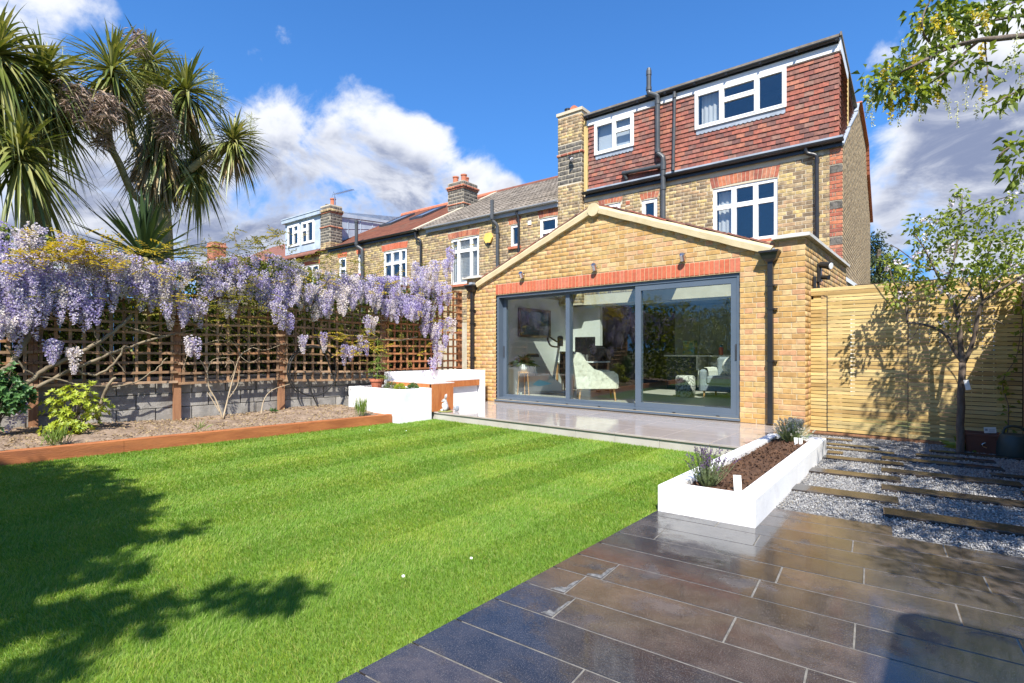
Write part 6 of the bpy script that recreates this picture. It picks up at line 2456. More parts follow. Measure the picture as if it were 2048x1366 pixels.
# ================================================================== RIGHT BOUNDARY: SLATTED FENCE
SY = 8.17
sf = wthing('slatted_fence', 'new pale timber fence and gate of narrow horizontal slats', 'fence', (-0.5, SY, 0))
SEG = [(-1.57, -1.325), (-1.312, -0.445), (-0.435, 0.585)]
unit_slat = MB()
unit_slat.cbox(0, 1, 0, 1, 0, 1, 0.06)
us_me = unit_slat.mesh('slat', 'slat')
for k, (xa, xb) in enumerate(SEG):
    z = 0.055 if k != 1 else 0.06
    i = 0
    while z < 1.90:
        h = 0.041
        if k == 0 and z > 1.855:
            break
        M = Matrix(((xb - xa, 0, 0, xa + rng.uniform(-0.001, 0.001)), (0, 0.018, 0, SY + rng.uniform(-0.0015, 0.0015)), (0, 0, h, z), (0, 0, 0, 1)))
        put('slat', us_me, sf, mat=M)
        z += 0.0505
        i += 1
# top rails over the whole width
for (z, xa, xb) in ((1.915, -1.57, 0.585), (1.968, -1.57, 0.585)):
    mb = MB()
    mb.cbox(xa, xb, SY - 0.004, SY + 0.03, z, z + 0.047, 0.003)
    mb.build('top_rail', 'slat', sf)
for x in (-1.44, -1.10, -0.62, -0.18, 0.42):
    mb = MB()
    mb.box(x - 0.045, x + 0.045, SY + 0.02, SY + 0.05, 0.03, 1.95)
    mb.build('batten', 'slat_post', sf)
mb = MB()
mb.cbox(0.60, 0.70, SY - 0.05, SY + 0.05, -0.1, 1.98, 0.004)
mb.build('post', 'slat_post', sf)
mb = MB()
mb.box(-1.57, 0.585, SY - 0.002, SY + 0.03, -0.06, 0.045)
mb.build('gravel_board', 'post_wood', sf)
mb = MB()
mb.box(-1.322, -1.315, SY + 0.004, SY + 0.03, 0.05, 1.9)
mb.box(-0.443, -0.437, SY + 0.004, SY + 0.03, 0.05, 1.9)
mb.build('dark_gap_strip', 'dark_metal', sf)  # dark strips standing in for shade in the panel gaps

# boundary fence running back along the gravel
bd = wthing('boundary_fence', 'tall pale vertical board fence edging the gravel garden', 'fence', (0.66, 5.6, 0))
bme = MB()
bme.box(0, 1, 0, 1, 0, 1)
bmesh_ = bme.mesh('board', 'slat')
y = 5.5
while y < 8.1:
    M = Matrix(((0.02, 0, 0, 0.62 + (0.012 if int(y * 8) % 2 else 0)), (0, 0.122, 0, y), (0, 0, 1.97, -0.05), (0, 0, 0, 1)))
    put('board', bmesh_, bd, mat=M)
    y += 0.125
for y in (5.55, 6.9):
    mb = MB()
    mb.cbox(0.655, 0.745, y, y + 0.09, -0.1, 1.95, 0.004)
    mb.build('post', 'slat_post', bd)

# dark boards added beyond the slats to keep their gaps dark
pb = wthing('passage_fence', 'dark board fence along the side passage behind the slats', 'fence', (0.9, 12, 0))
y = 8.4
while y < 19:
    M = Matrix(((0.02, 0, 0, 0.92), (0, 0.14, 0, y), (0, 0, 2.2, -0.13), (0, 0, 0, 1)))
    put('board', plank_me, pb, mat=M @ Matrix(((1, 0, 0, 0), (0, 1, 0, 1), (0, 0, 1, 0), (0, 0, 0, 1))))
    y += 0.145
pd = wthing('added_passage_door', 'tall dark boarded door added to keep the slat gaps dark', 'door', (-0.4, 12.3, 0))
x = -1.5
while x < 0.9:
    M = Matrix(((0.14, 0, 0, x), (0, 0.02, 0, 12.3), (0, 0, 2.6, -0.13), (0, 0, 0, 1)))
    put('board', plank_me, pd, mat=M)
    x += 0.145

# tub, can and label in the corner
t = thing('planter_tub', 'square dark terracotta tub with a curled handle mark', 'plant pot', (0.235, 7.92, 0.0), 4)
mb = MB()
v = []
for (k, z) in ((0.13, 0.0), (0.155, 0.20), (0.165, 0.205), (0.165, 0.225), (0.145, 0.225), (0.14, 0.18)):
    v += [(-k, -k * 0.9, z), (k, -k * 0.9, z), (k, k * 0.9, z), (-k, k * 0.9, z)]
f = [(3, 2, 1, 0), (20, 21, 22, 23)]
for r in range(5):
    for i in range(4):
        f.append((r * 4 + i, r * 4 + (i + 1) % 4, r * 4 + 4 + (i + 1) % 4, r * 4 + 4 + i))
mb.add(v, f)
mb.build('tub', 'pot_brown', t)
mb = MB()
mb.tube(spline([(0.02, -0.142, 0.13), (-0.005, -0.150, 0.115), (0.0, -0.152, 0.09), (0.03, -0.148, 0.075)], 4), 0.006, 6)
mb.build('scroll', 'chrome', t)
t = wthing('plant_label_card', 'white printed plant label sticking out of the dark tub', 'plant label', (0.29, 7.85, 0.22))
mb = MB()
mb.beam((0.255, 7.83, 0.265), (0.355, 7.85, 0.272), 0.004, 0.065)
mb.build('card', 'label_white', t)
mb = MB()
mb.beam((0.262, 7.8275, 0.27), (0.285, 7.832, 0.272), 0.004, 0.025)
for z in (0.278, 0.262, 0.25):
    mb.beam((0.295, 7.834, z), (0.345, 7.844, z + 0.003), 0.004, 0.004)
mb.build('print', 'print_grey', t)
mb = MB()
mb.beam((0.305, 7.845, 0.245), (0.305, 7.85, 0.16), 0.012, 0.004)
mb.build('stalk', 'black_plastic', t)
t = thing('watering_can', 'dark green plastic watering can standing beside the tub', 'watering can', (0.50, 7.80, 0.0), 15)
mb = MB()
mb.lathe([(0.14, 0), (0.15, 0.02), (0.145, 0.16), (0.12, 0.235), (0.10, 0.25), (0.02, 0.255)], (0, 0, 0), 18)
mb.build('can_body', 'can_green', t, smooth=True)
mb = MB()
mb.tube(spline([(-0.10, 0, 0.22), (-0.08, 0, 0.31), (0.0, 0, 0.335), (0.08, 0, 0.30), (0.12, 0, 0.20)], 5), 0.014, 8)
mb.build('handle', 'can_green', t, smooth=True)
mb = MB()
mb.tube([(0.13, -0.02, 0.06), (0.24, -0.04, 0.20), (0.31, -0.05, 0.27)], [0.025, 0.018, 0.015], 8)
mb.tube([(0.30, -0.05, 0.262), (0.335, -0.055, 0.29)], [0.016, 0.05], 10)
mb.build('spout', 'can_green', t)

# plastic labels in the long planter
t = thing('plant_label_card', 'white printed plant label leaning in the lavender end of the planter', 'plant label', (-1.155, 3.80, 0.155), 40)
mb = MB()
mb.beam((0, 0, 0.0), (0.006, 0.03, 0.115), 0.055, 0.002, up=(0, -1, 0.2))
mb.build('card', 'label_white', t)
mb = MB()
for k in range(8):
    zz = 0.03 + k * 0.009
    mb.beam((-0.018, 0.26 * zz - 0.0022, zz), (0.018 - 0.006 * (k % 3), 0.26 * zz - 0.0022, zz), 0.0015, 0.003, up=(0, 0, 1))
mb.build('print', 'print_grey', t)
for k, (x, y, lab) in enumerate(((-1.26, 6.08, 'clear striped plastic plant label at the far end of the planter'), (-1.22, 6.10, 'second clear plant label leaning under the pale lavender'))):
    t = thing('plant_label', lab, 'plant label', (x, y, 0.15), 30)
    mb = MB()
    mb.beam((0, 0, 0), (0.0, 0.02, 0.085), 0.035, 0.002, up=(0, -1, 0.2))
    mb.build('card', 'label_white', t)
    mb = MB()
    for j in (-0.009, 0.003):
        mb.beam((j, -0.003, 0.015), (j, 0.014, 0.08), 0.006, 0.001, up=(0, -1, 0.2))
    mb.build('print', 'print_grey', t)

# coiled hose hung on the trellis


def on_fence(u, v, out=0.05):
    """where the sight line to a point of the photograph meets the (offset) trellis plane"""
    a = R(40.5)
    r, w = (u - 1024) / 1035, (702 - v) / 1035
    dx, dy = r * math.cos(a) - math.sin(a), r * math.sin(a) + math.cos(a)
    # plane: x - 0.0932*(y-7.85) + 8 - out*1.0087 = 0
    t = (-8.0 - 0.0932 * 7.85 + out * 1.0087) / (dx - 0.0932 * dy)
    return Vector((dx * t, dy * t, 1.15 + w * t))


hs_ = wthing('garden_hose', 'thin black hose looped over the trellis', 'hose', tuple(on_fence(620, 800)))
mb = MB()
loop = []
for i in range(49):
    t = i / 48 * 2 * math.pi * 1.55 + 2.2
    k = i / 48
    loop.append(on_fence(622 + 48 * math.cos(t) + 6 * k, 742 + (52 - 4 * k) * math.sin(t), 0.06 + 0.05 * k))
mb.tube(loop, 0.012, 6)
mb.tube(spline([on_fence(628, 655), on_fence(640, 690), on_fence(655, 720), on_fence(668, 760)], 5), 0.012, 6)
mb.tube(spline([on_fence(610, 742), on_fence(625, 790), on_fence(648, 835, 0.12)], 5), 0.012, 6)
mb.build('hose_tube', 'hose', hs_)

# ---- outside the picture: a store added and shaped for the shadow on the paving
sh = wthing('shadow_casting_store', 'unseen timber store added for its shadow, with a rounded flat roof edge', 'shed', (1.7, 0.1, 0))
mb = MB()
pts = []
x0, x1, y0, y1, r = 0.84, 2.9, -2.2, 1.32, 0.14
for (cx, cy, a0) in ((x1 - r, y1 - r, 0), (x0 + r, y1 - r, 90), (x0 + r, y0 + r, 180), (x1 - r, y0 + r, 270)):
    for k in range(5):
        a = R(a0 + k * 22.5)
        pts.append((cx + r * math.cos(a), cy + r * math.sin(a)))
mb.prism(pts, 2.12, 2.2, lambda p, q, s_: (p, q, s_))
mb.build('roof', 'shed_wood', sh)
mb = MB()
mb.box(1.0, 2.8, -2.0, 1.16, -0.1, 2.12)
mb.build('wall', 'shed_wood', sh)
mb = MB()
mb.box(0.985, 1.0, -1.2, -0.3, 0.0, 1.95)
mb.build('door', 'board_dark', sh)

# ================================================================== WISTERIA
def raceme_mesh(name, length, width, mat, n=74, seed=0):
    """hanging flower cluster: florets in a spiral round a stalk, broad above, pointed below"""
    r = np.random.default_rng(seed)
    t = np.sort(r.random(n)) ** 0.9
    a = np.arange(n) * 2.399963 + r.uniform(-0.3, 0.3, n)
    rad = width / 2 * np.clip(np.minimum((t + 0.12) * 4.0, 1.0) * (1.02 - t) ** 0.6, 0.06, 1) * r.uniform(0.7, 1.1, n)
    P = np.stack([rad * np.cos(a), rad * np.sin(a), -t * length], 1)
    out = np.stack([np.cos(a), np.sin(a), -0.25 + r.uniform(-0.3, 0.3, n)], 1)
    s = 0.030 * (1 - 0.45 * t)
    tang = np.stack([-np.sin(a), np.cos(a), r.uniform(-0.5, 0.5, n)], 1)
    up = np.stack([np.cos(a) * 0.3, np.sin(a) * 0.3, np.ones(n)], 1)
    v1, f1 = leaf_arrays(P - unit(tang) * s[:, None] * 0.5, tang, out, s * 1.0, s * 1.05, fold=-0.15, droop=0)
    v2, f2 = leaf_arrays(P, out + up * 0.2, tang, s * 0.9, s * 0.65, fold=0.3, droop=0.1)
    v = np.concatenate([v1, v2])
    f = np.concatenate([f1, f2 + len(v1)])
    return np_mesh(name, v, f, mat)


RM = []
for k, (L, Wd, mat) in enumerate([(0.24, 0.105, 'petal_lilac'), (0.30, 0.115, 'petal_lilac'), (0.19, 0.11, 'petal_lilac'), (0.27, 0.10, 'petal_pale'), (0.21, 0.12, 'petal_pale'),
                                  (0.33, 0.105, 'petal_lilac'), (0.26, 0.11, 'petal_deep'), (0.20, 0.10, 'petal_deep'), (0.17, 0.12, 'petal_pale')]):
    RM.append((raceme_mesh('raceme', L, Wd, mat, seed=k), L))

wis = wthing('wisteria', 'old wisteria in full lilac bloom smothering the top of the trellis', 'wisteria', tuple(fence_at(2.0, 0.2, 0.15)))


def ztop(y):
    xs = [-1.0, 0.5, 1.2, 1.7, 2.1, 2.8, 3.4, 4.0, 4.6, 5.2, 6.0, 6.7, 7.3]
    zs = [2.80, 2.80, 2.72, 2.58, 2.44, 2.48, 2.66, 2.76, 2.58, 2.56, 2.60, 2.62, 2.45]
    return float(np.interp(y, xs, zs))


def zlow(y):
    xs = [-1.0, 0.4, 1.0, 1.5, 2.0, 2.6, 3.2, 4.0, 4.8, 5.6, 6.4, 6.8, 7.3]
    zs = [1.75, 1.70, 1.78, 1.86, 1.95, 2.05, 2.02, 1.95, 1.90, 1.92, 1.85, 1.85, 2.15]
    return float(np.interp(y, xs, zs))


spots = []


def bunch(u, v, n, spread=0.10, out=0.22, big=True):
    """a bunch of racemes hung at a point beside the trellis"""
    c = on_fence(u, v, out)
    for i in range(n):
        p = c + FDIR * rng.gauss(0, spread) + FOUT * rng.gauss(0, 0.07) + Vector((0, 0, rng.gauss(0, spread * 0.7)))
        spots.append((p, rng.uniform(0.95, 1.3)))


for b_ in [(905, 492, 4, 0.07), (897, 512, 4, 0.08), (882, 520, 4, 0.10), (852, 532, 5, 0.12), (832, 528, 3, 0.08), (868, 556, 6, 0.12), (842, 562, 6, 0.12), (886, 580, 5, 0.10), (890, 636, 4, 0.07), (870, 655, 5, 0.09),
           (856, 640, 4, 0.1), (880, 690, 4, 0.05), (866, 715, 3, 0.05), (893, 672, 2, 0.03), (800, 600, 7, 0.13), (830, 606, 7, 0.12), (780, 610, 6, 0.12),
           (25, 590, 8, 0.10), (48, 560, 7, 0.10), (14, 632, 7, 0.08), (62, 590, 6, 0.08), (85, 552, 6, 0.09), (122, 578, 7, 0.07), (150, 582, 6, 0.06), (186, 596, 5, 0.05), (165, 590, 3, 0.04),
           (112, 682, 4, 0.04), (144, 694, 2, 0.03), (290, 556, 7, 0.08), (268, 560, 6, 0.07), (312, 550, 5, 0.08), (372, 602, 7, 0.07), (396, 600, 6, 0.06), (350, 604, 4, 0.05), (384, 674, 3, 0.035),
           (478, 548, 6, 0.08), (520, 562, 5, 0.08), (548, 606, 5, 0.05), (570, 628, 4, 0.05), (642, 604, 6, 0.06), (628, 570, 7, 0.08), (690, 690, 4, 0.05), (722, 682, 3, 0.05), (740, 630, 4, 0.05),
           (650, 670, 2, 0.03), (605, 668, 2, 0.03), (44, 800, 3, 0.04), (215, 560, 6, 0.08), (240, 540, 6, 0.08), (700, 580, 7, 0.1), (740, 580, 7, 0.1), (460, 600, 4, 0.06), (430, 560, 5, 0.08), (8, 560, 8, 0.1), (30, 530, 8, 0.1), (60, 540, 7, 0.1), (100, 545, 7, 0.08), (10, 610, 8, 0.07), (40, 625, 6, 0.07), (140, 555, 6, 0.07), (330, 560, 5, 0.08), (350, 575, 5, 0.07), (560, 580, 5, 0.08)]:
    bunch(b_[0], b_[1], b_[2], b_[3])
mass = []
for i in range(700):
    y = rng.uniform(-0.5, 7.2)
    zt, zl = ztop(y), zlow(y)
    k = rng.random() ** 1.15
    z = zt - k * max(0.2, (zt - zl - 0.1))
    bulge = 0.07 + 0.17 * math.sin(min(1.0, k * 1.1) * math.pi * 0.55) + rng.gauss(0, 0.07)
    # open pockets where leaves and trellis show
    if math.sin(y * 5.1 + z * 3.0) * math.sin(z * 6.2 - y * 2.2) > 0.30 and k > 0.2:
        continue
    mass.append((fence_at(y, bulge - (0.15 if k < 0.12 and rng.random() < 0.5 else 0), z), rng.uniform(0.85, 1.25)))
for i in range(330):
    y = rng.uniform(-8.5, -0.5)
    mass.append((fence_at(y, rng.uniform(0.0, 0.3), rng.uniform(1.6, 2.75)), rng.uniform(0.9, 1.3)))
everything = spots + mass
everything.sort(key=lambda t_: t_[0].x ** 2 + t_[0].y ** 2 - (3.0 if t_ in spots[:0] else 0))
singles = spots[:240] + mass[:0]
rng.shuffle(mass)
singles = (spots + sorted([q for q in mass if q[0].y > -0.45], key=lambda t_: t_[0].length))[:300]
rest = [q for q in spots + mass if q not in singles]


def rac_mat(p, s):
    return Matrix.Translation(p) @ Matrix.Rotation(rng.uniform(0, 6.28), 4, 'Z') @ Matrix.Rotation(rng.gauss(0, 0.14), 4, 'X') @ Matrix.Scale(s, 4)


def pick(p):
    k = math.sin(p.y * 2.3 + p.z * 4) + rng.gauss(0, 0.8)
    return RM[rng.choice([3, 4, 8, 0, 2])] if k > 0.7 else (RM[rng.choice([6, 7, 1, 5])] if k < -0.9 else RM[rng.choice([0, 1, 2, 5, 3])])


for (p, s) in singles:
    put('raceme', pick(p)[0], wis, mat=rac_mat(p, s))
V, F = {}, {}
for (p, s) in rest:
    me, L = pick(p)
    M = np.array(rac_mat(p, s))
    co = np.empty(len(me.vertices) * 3, np.float32)
    me.vertices.foreach_get('co', co)
    co = co.reshape(-1, 3) @ M[:3, :3].T + M[:3, 3]
    fi = np.empty(len(me.polygons) * 3, np.int32)
    me.polygons.foreach_get('vertices', fi)
    mt = me.materials[0].name
    base = sum(len(a) for a in V.get(mt, []))
    V.setdefault(mt, []).append(co)
    F.setdefault(mt, []).append(fi.reshape(-1, 3) + base)
for mt in V:
    put('blossom', np_mesh('blossom', np.concatenate(V[mt]), np.concatenate(F[mt]), mt), wis, kind='stuff')


def pinnate(name, bases, dirs, mat, parent, n_leaf=11, length=0.24, leaf=0.062, width=0.022):
    P, D, U = [], [], []
    for b_, d in zip(bases, dirs):
        d = Vector(d).normalized()
        s_ = d.cross(Vector((0, 0, 1)))
        s_ = s_.normalized() if s_.length > 1e-3 else Vector((1, 0, 0))
        for i in range(n_leaf):
            t = (i // 2 + 0.6) / (n_leaf / 2)
            q = Vector(b_) + d * length * t - Vector((0, 0, 0.35 * length * t * t))
            sd = s_ * (1 if i % 2 else -1)
            P.append(q)
            D.append(sd * 0.85 + d * 0.5 - Vector((0, 0, 0.35)) if i < n_leaf - 1 else d)
            U.append(Vector((rng.gauss(0, 0.25), rng.gauss(0, 0.25), 1)))
    k = len(P)
    return leaves(name, np.array(P), np.array(D), np.array(U), leaf * nrg.uniform(0.7, 1.2, k), width * nrg.uniform(0.8, 1.2, k), mat, parent, droop=0.12)


def foliage_at(lst, jitter, out, n_each=9):
    B, D = [], []
    for (u, v, n) in lst:
        for i in range(n):
            p = on_fence(u + rng.gauss(0, jitter), v + rng.gauss(0, jitter * 0.55), out + rng.uniform(-0.08, 0.12))
            B.append(p)
            D.append((rng.uniform(-0.2, 1.0), rng.uniform(-1, 1), rng.uniform(-0.2, 0.9)))
    return B, D


GOLD = [(160, 512, 26), (110, 520, 12), (190, 525, 16), (230, 535, 12), (60, 520, 6), (75, 505, 10), (120, 480, 6), (290, 505, 8), (330, 545, 8), (345, 590, 6), (270, 520, 6), (560, 470, 5), (700, 692, 14), (730, 700, 10),
        (835, 610, 6), (770, 582, 6), (800, 560, 4), (860, 700, 4), (880, 660, 5), (680, 690, 6), (20, 540, 5), (600, 560, 5), (650, 555, 5), (905, 490, 4), (150, 500, 10), (205, 505, 8)]
B, D = foliage_at(GOLD, 22, 0.34)
pinnate('young_leaves', B, D, 'leaf_gold', wis)
VINE = [(470, 560, 26), (450, 600, 22), (500, 590, 16), (430, 620, 12), (480, 510, 16), (520, 500, 14), (550, 490, 10), (440, 530, 14), (400, 520, 8), (560, 540, 10), (590, 560, 8), (620, 530, 8), (670, 540, 8), (720, 545, 8),
        (760, 550, 6), (820, 590, 6), (470, 640, 10), (520, 620, 8), (90, 590, 6), (240, 590, 8), (310, 600, 8), (340, 620, 8), (740, 660, 8), (800, 690, 6), (720, 690, 10), (340, 500, 8), (375, 510, 8), (640, 510, 5), (700, 530, 5)]
B, D = foliage_at(VINE, 24, 0.22)
pinnate('leaves', B, D, 'leaf_vine', wis, leaf=0.055)
# dark inner growth filling the head of the trellis
n = 9000
y = nrg.uniform(-1.0, 7.2, n)
zt = np.interp(y, [-1.0, 0.5, 1.2, 1.7, 2.1, 2.8, 3.4, 4.0, 4.6, 5.2, 6.0, 6.7, 7.3], [2.7, 2.7, 2.6, 2.5, 2.36, 2.4, 2.58, 2.66, 2.5, 2.46, 2.46, 2.4, 2.3])
z = zt - np.abs(nrg.normal(0, 0.42, n))
o = nrg.uniform(-0.35, 0.16, n)
P = np.stack([-8.0 + (y - 7.85) * 0.0932 + o, y, z], 1)
keep = z > 1.35
leaves('inner_leaves', P[keep], rand_dirs(n)[keep], rand_dirs(n, 0, 1)[keep], nrg.uniform(0.05, 0.09, n)[keep], 0.032, 'leaf_hedge', wis)
# light sprigs standing up out of the top
SP = [((478, 500), (470, 455)), ((500, 490), (525, 470)), ((540, 480), (556, 462)), ((455, 510), (445, 480)), ((420, 520), (400, 490)), ((640, 535), (660, 505)), ((700, 545), (716, 520)), ((890, 560), (905, 485)), ((860, 560), (845, 520)),
      ((885, 720), (895, 600)), ((530, 500), (500, 470))]
B, D = [], []
for (p, q) in SP:
    a, b = on_fence(*p, 0.15), on_fence(*q, 0.12)
    m_ = (a + b) / 2 + Vector((rng.gauss(0, 0.03), rng.gauss(0, 0.03), 0.0))
    path = spline([a, m_, b], 4)
    mb = MB()
    mb.tube(path, taper(len(path), 0.008, 0.003), 5)
    mb.build('sprig', 'vine_wood', wis)
    for i in range(6):
        B.append(path[2 + i % (len(path) - 2)])
        D.append((rng.uniform(-1, 1), rng.uniform(-1, 1), rng.uniform(0, 0.8)))
pinnate('sprig_leaves', B, D, 'leaf_vine', wis, leaf=0.05, length=0.18)
# woody stems over the face of the trellis
STEMS = [([(2, 745), (25, 725), (48, 690), (66, 655), (72, 630)], 0.045, 0.03), ([(0, 800), (50, 770), (95, 735), (150, 712), (200, 682), (240, 655), (262, 630)], 0.04, 0.026),
         ([(75, 775), (130, 745), (190, 720), (240, 700), (300, 680), (350, 668)], 0.03, 0.018), ([(140, 735), (170, 748), (200, 748), (232, 722), (250, 690)], 0.022, 0.016), ([(195, 840), (205, 800), (215, 770), (232, 755)], 0.03, 0.02),
         ([(200, 830), (180, 815), (165, 805)], 0.018, 0.012), ([(10, 690), (60, 745), (120, 760), (190, 772), (260, 768), (310, 740), (335, 715)], 0.014, 0.008), ([(170, 640), (185, 660), (200, 690), (230, 720), (250, 745)], 0.012, 0.009),
         ([(240, 650), (320, 672), (350, 668), (400, 655)], 0.014, 0.008), ([(680, 668), (720, 672), (760, 678), (800, 680), (824, 676), (835, 672)], 0.018, 0.012), ([(880, 830), (886, 760), (884, 700), (896, 640), (905, 560), (905, 500)], 0.014, 0.008),
         ([(60, 640), (30, 600), (5, 570)], 0.025, 0.02), ([(300, 655), (360, 640), (420, 660), (480, 690), (520, 690)], 0.012, 0.006), ([(600, 600), (660, 625), (740, 640), (820, 640)], 0.014, 0.01), ([(560, 650), (610, 640), (700, 650)], 0.010, 0.007)]
for pts, r0, r1 in STEMS:
    path = spline([on_fence(u, v, 0.085 + rng.uniform(0, 0.05)) for u, v in pts], 5)
    path = [p + Vector((rng.gauss(0, 0.006), rng.gauss(0, 0.006), rng.gauss(0, 0.006))) for p in path]
    mb = MB()
    mb.tube(path, taper(len(path), r0 * 0.8, r1 * 0.8), 8)
    mb.build('stem', 'vine_wood', wis, smooth=True)

# bare pale climber at the foot of the wall
cl = wthing('bare_climber', 'leafless climber with pale forked stems rising from the soil bed', 'climber', tuple(on_fence(445, 838, 0.3)))
for pts, r0, r1 in [([(446, 838), (432, 800), (418, 775), (414, 745), (400, 720)], 0.011, 0.007), ([(446, 838), (455, 800), (468, 750), (480, 712), (505, 695)], 0.013, 0.007), ([(440, 825), (425, 800), (415, 785)], 0.008, 0.005),
                    ([(455, 800), (475, 770), (478, 740)], 0.007, 0.004), ([(480, 712), (470, 690), (440, 680), (400, 690)], 0.006, 0.003), ([(505, 695), (530, 700), (560, 690), (575, 685)], 0.006, 0.003), ([(414, 745), (425, 720), (455, 715)], 0.005, 0.003),
                    ([(480, 712), (500, 725), (520, 715)], 0.005, 0.003), ([(522, 830), (528, 800), (545, 780), (580, 768)], 0.009, 0.006), ([(460, 760), (470, 735), (460, 720), (450, 735)], 0.004, 0.003), ([(400, 690), (380, 700), (365, 740)], 0.005, 0.003)]:
    path = spline([on_fence(u, v, 0.10 + 0.2 * max(0, (v - 760) / 80)) for u, v in pts], 5)
    mb = MB()
    mb.tube(path, taper(len(path), r0, r1), 6)
    mb.build('stem', 'bark_pale', cl, smooth=True)

# greenery showing through the laths
n = 12000
y = nrg.uniform(-1.5, 7.6, n)
P = np.stack([-8.0 + (y - 7.85) * 0.0932 + nrg.uniform(-0.85, -0.40, n), y, 0.75 + 1.45 * nrg.random(n) ** 0.7], 1)
o = leaves('ivy_hedge', P, rand_dirs(n), rand_dirs(n, -0.2, 1), nrg.uniform(0.05, 0.085, n), 0.045, 'leaf_hedge')
tag(o, 'tangled green hedge growing between the trellis and the dark boards', 'hedge')
del o['kind']
o['kind'] = 'stuff'

# ================================================================== PLANTS IN THE BED AND PLANTERS


def shrub(name, label, cat, c, r, n, leaf, width, mat, stem_mat='bark', whorl=5, flat=0.7, holes=0.0, group=None):
    """shrub of leaf whorls on a rough dome of branches"""
    t = thing(name, label, cat, c, 0, group)
    mb = MB()
    P, D, U = [], [], []
    k = n // whorl
    for i in range(k):
        d = Vector((rng.gauss(0, 1), rng.gauss(0, 1), rng.gauss(0.25, 0.8))).normalized()
        rr = rng.uniform(0.45, 1.0) * (1 + 0.28 * math.sin(d.x * 4 + c[1] * 3) * math.sin(d.y * 5 + d.z * 3))
        if holes and math.sin(d.x * 5 + 1) * math.sin(d.y * 6 + d.z * 4) > holes:
            continue
        p = Vector((d.x * r[0] * rr, d.y * r[1] * rr, r[2] * (1 + d.z * rr * 0.95)))
        if i % 5 == 0:
            mb.tube(spline([(0, 0, 0), (p.x * 0.35, p.y * 0.35, p.z * 0.5), p], 3), taper(7, 0.008, 0.003), 5)
        ax = (d + Vector((0.2, -0.3, 0.5))).normalized()
        e = ax.orthogonal().normalized()
        f = ax.cross(e)
        a0 = rng.uniform(0, 6)
        for j in range(whorl):
            a = a0 + j * 6.283 / whorl
            P.append(p)
            D.append(e * math.cos(a) + f * math.sin(a) + ax * flat)
            U.append(ax)
    mb.build('stem', stem_mat, t)
    m = len(P)
    leaves('foliage', np.array(P), np.array(D), np.array(U), leaf * nrg.uniform(0.7, 1.15, m), width * nrg.uniform(0.8, 1.15, m), mat, t, droop=0.1)
    return t


def bed_z(y):
    return 0.16


p = on_fence(150, 800, 0.50)
t = shrub('lime_shrub', 'bright lime yellow shrub with whorled leaves in the soil bed', 'shrub', (p.x, p.y, 0.15), (0.24, 0.30, 0.30), 1700, 0.062, 0.022, 'leaf_lime', whorl=6, holes=0.25)
p = on_fence(128, 862, 0.66)
t = shrub('low_lime_shrub', 'small low lime green shrub in front of the taller one', 'shrub', (p.x, p.y, 0.13), (0.18, 0.22, 0.10), 420, 0.065, 0.024, 'leaf_lime', whorl=6)
p = on_fence(28, 770, 0.50)
t = shrub('glossy_shrub', 'glossy dark green leafed shrub beside the wooden post', 'shrub', (p.x, p.y, 0.42), (0.16, 0.18, 0.20), 900, 0.055, 0.030, 'leaf_green', whorl=4)
p = on_fence(5, 715, 0.5)
t = shrub('dark_shrub', 'dark green shrub at the edge beneath the wisteria', 'shrub', (p.x, p.y - 0.05, 0.25), (0.18, 0.25, 0.42), 900, 0.06, 0.032, 'leaf_green', whorl=4)


def tuft(name, label, cat, c, n, h, spread, w, mat, group=None, droop=0.3, zmin=0.6, fan=1.0):
    t = thing(name, label, cat, c, 0, group)
    D = rand_dirs(n, zmin, 1.0)
    P = np.stack([nrg.normal(0, spread, n), nrg.normal(0, spread, n), np.zeros(n)], 1)
    L = h * nrg.uniform(0.6, 1.1, n)
    leaves('blades', P, D, rand_dirs(n, -0.3, 0.3), L, w, mat, t, droop=droop * 0.4, wide=0.5)
    return t


tuft('bluebell_clump', 'tall tuft of green strap leaves at the front of the soil bed', 'plant', (sleeper_x(1.05) - 0.18, 1.06, 0.12), 60, 0.30, 0.045, 0.011, 'leaf_seedling', droop=0.35, zmin=0.88)
tuft('chive_clump', 'upright tuft of grassy green leaves by the end of the timber edging', 'plant', (sleeper_x(4.72) - 0.16, 4.66, 0.13), 90, 0.36, 0.045, 0.010, 'leaf_seedling', zmin=0.955, droop=0.1)
tuft('grass_sprout', 'sparse pale sprout of leaves by the middle of the edging', 'plant', (sleeper_x(2.45) - 0.18, 2.42, 0.14), 16, 0.16, 0.03, 0.009, 'leaf_seedling', zmin=0.4)
tuft('weed_sprout', 'single green weed at the foot of the wooden post', 'plant', tuple(on_fence(548, 822, 0.25).xy) + (0.2,), 14, 0.09, 0.02, 0.03, 'leaf_green', zmin=0.2)


def dome_plant(name, label, c, r, n, mat, mat2=None):
    t = thing(name, label, 'plant', c)
    d = rand_dirs(n, 0.0, 1)
    k = nrg.uniform(0.5, 1.0, n)[:, None]
    P = d * np.array([r, r, r * 1.15])[None] * k
    leaves('foliage', P, d + rand_dirs(n) * 0.7, rand_dirs(n, 0, 1), nrg.uniform(0.018, 0.035, n), 0.012, mat, t)
    return t


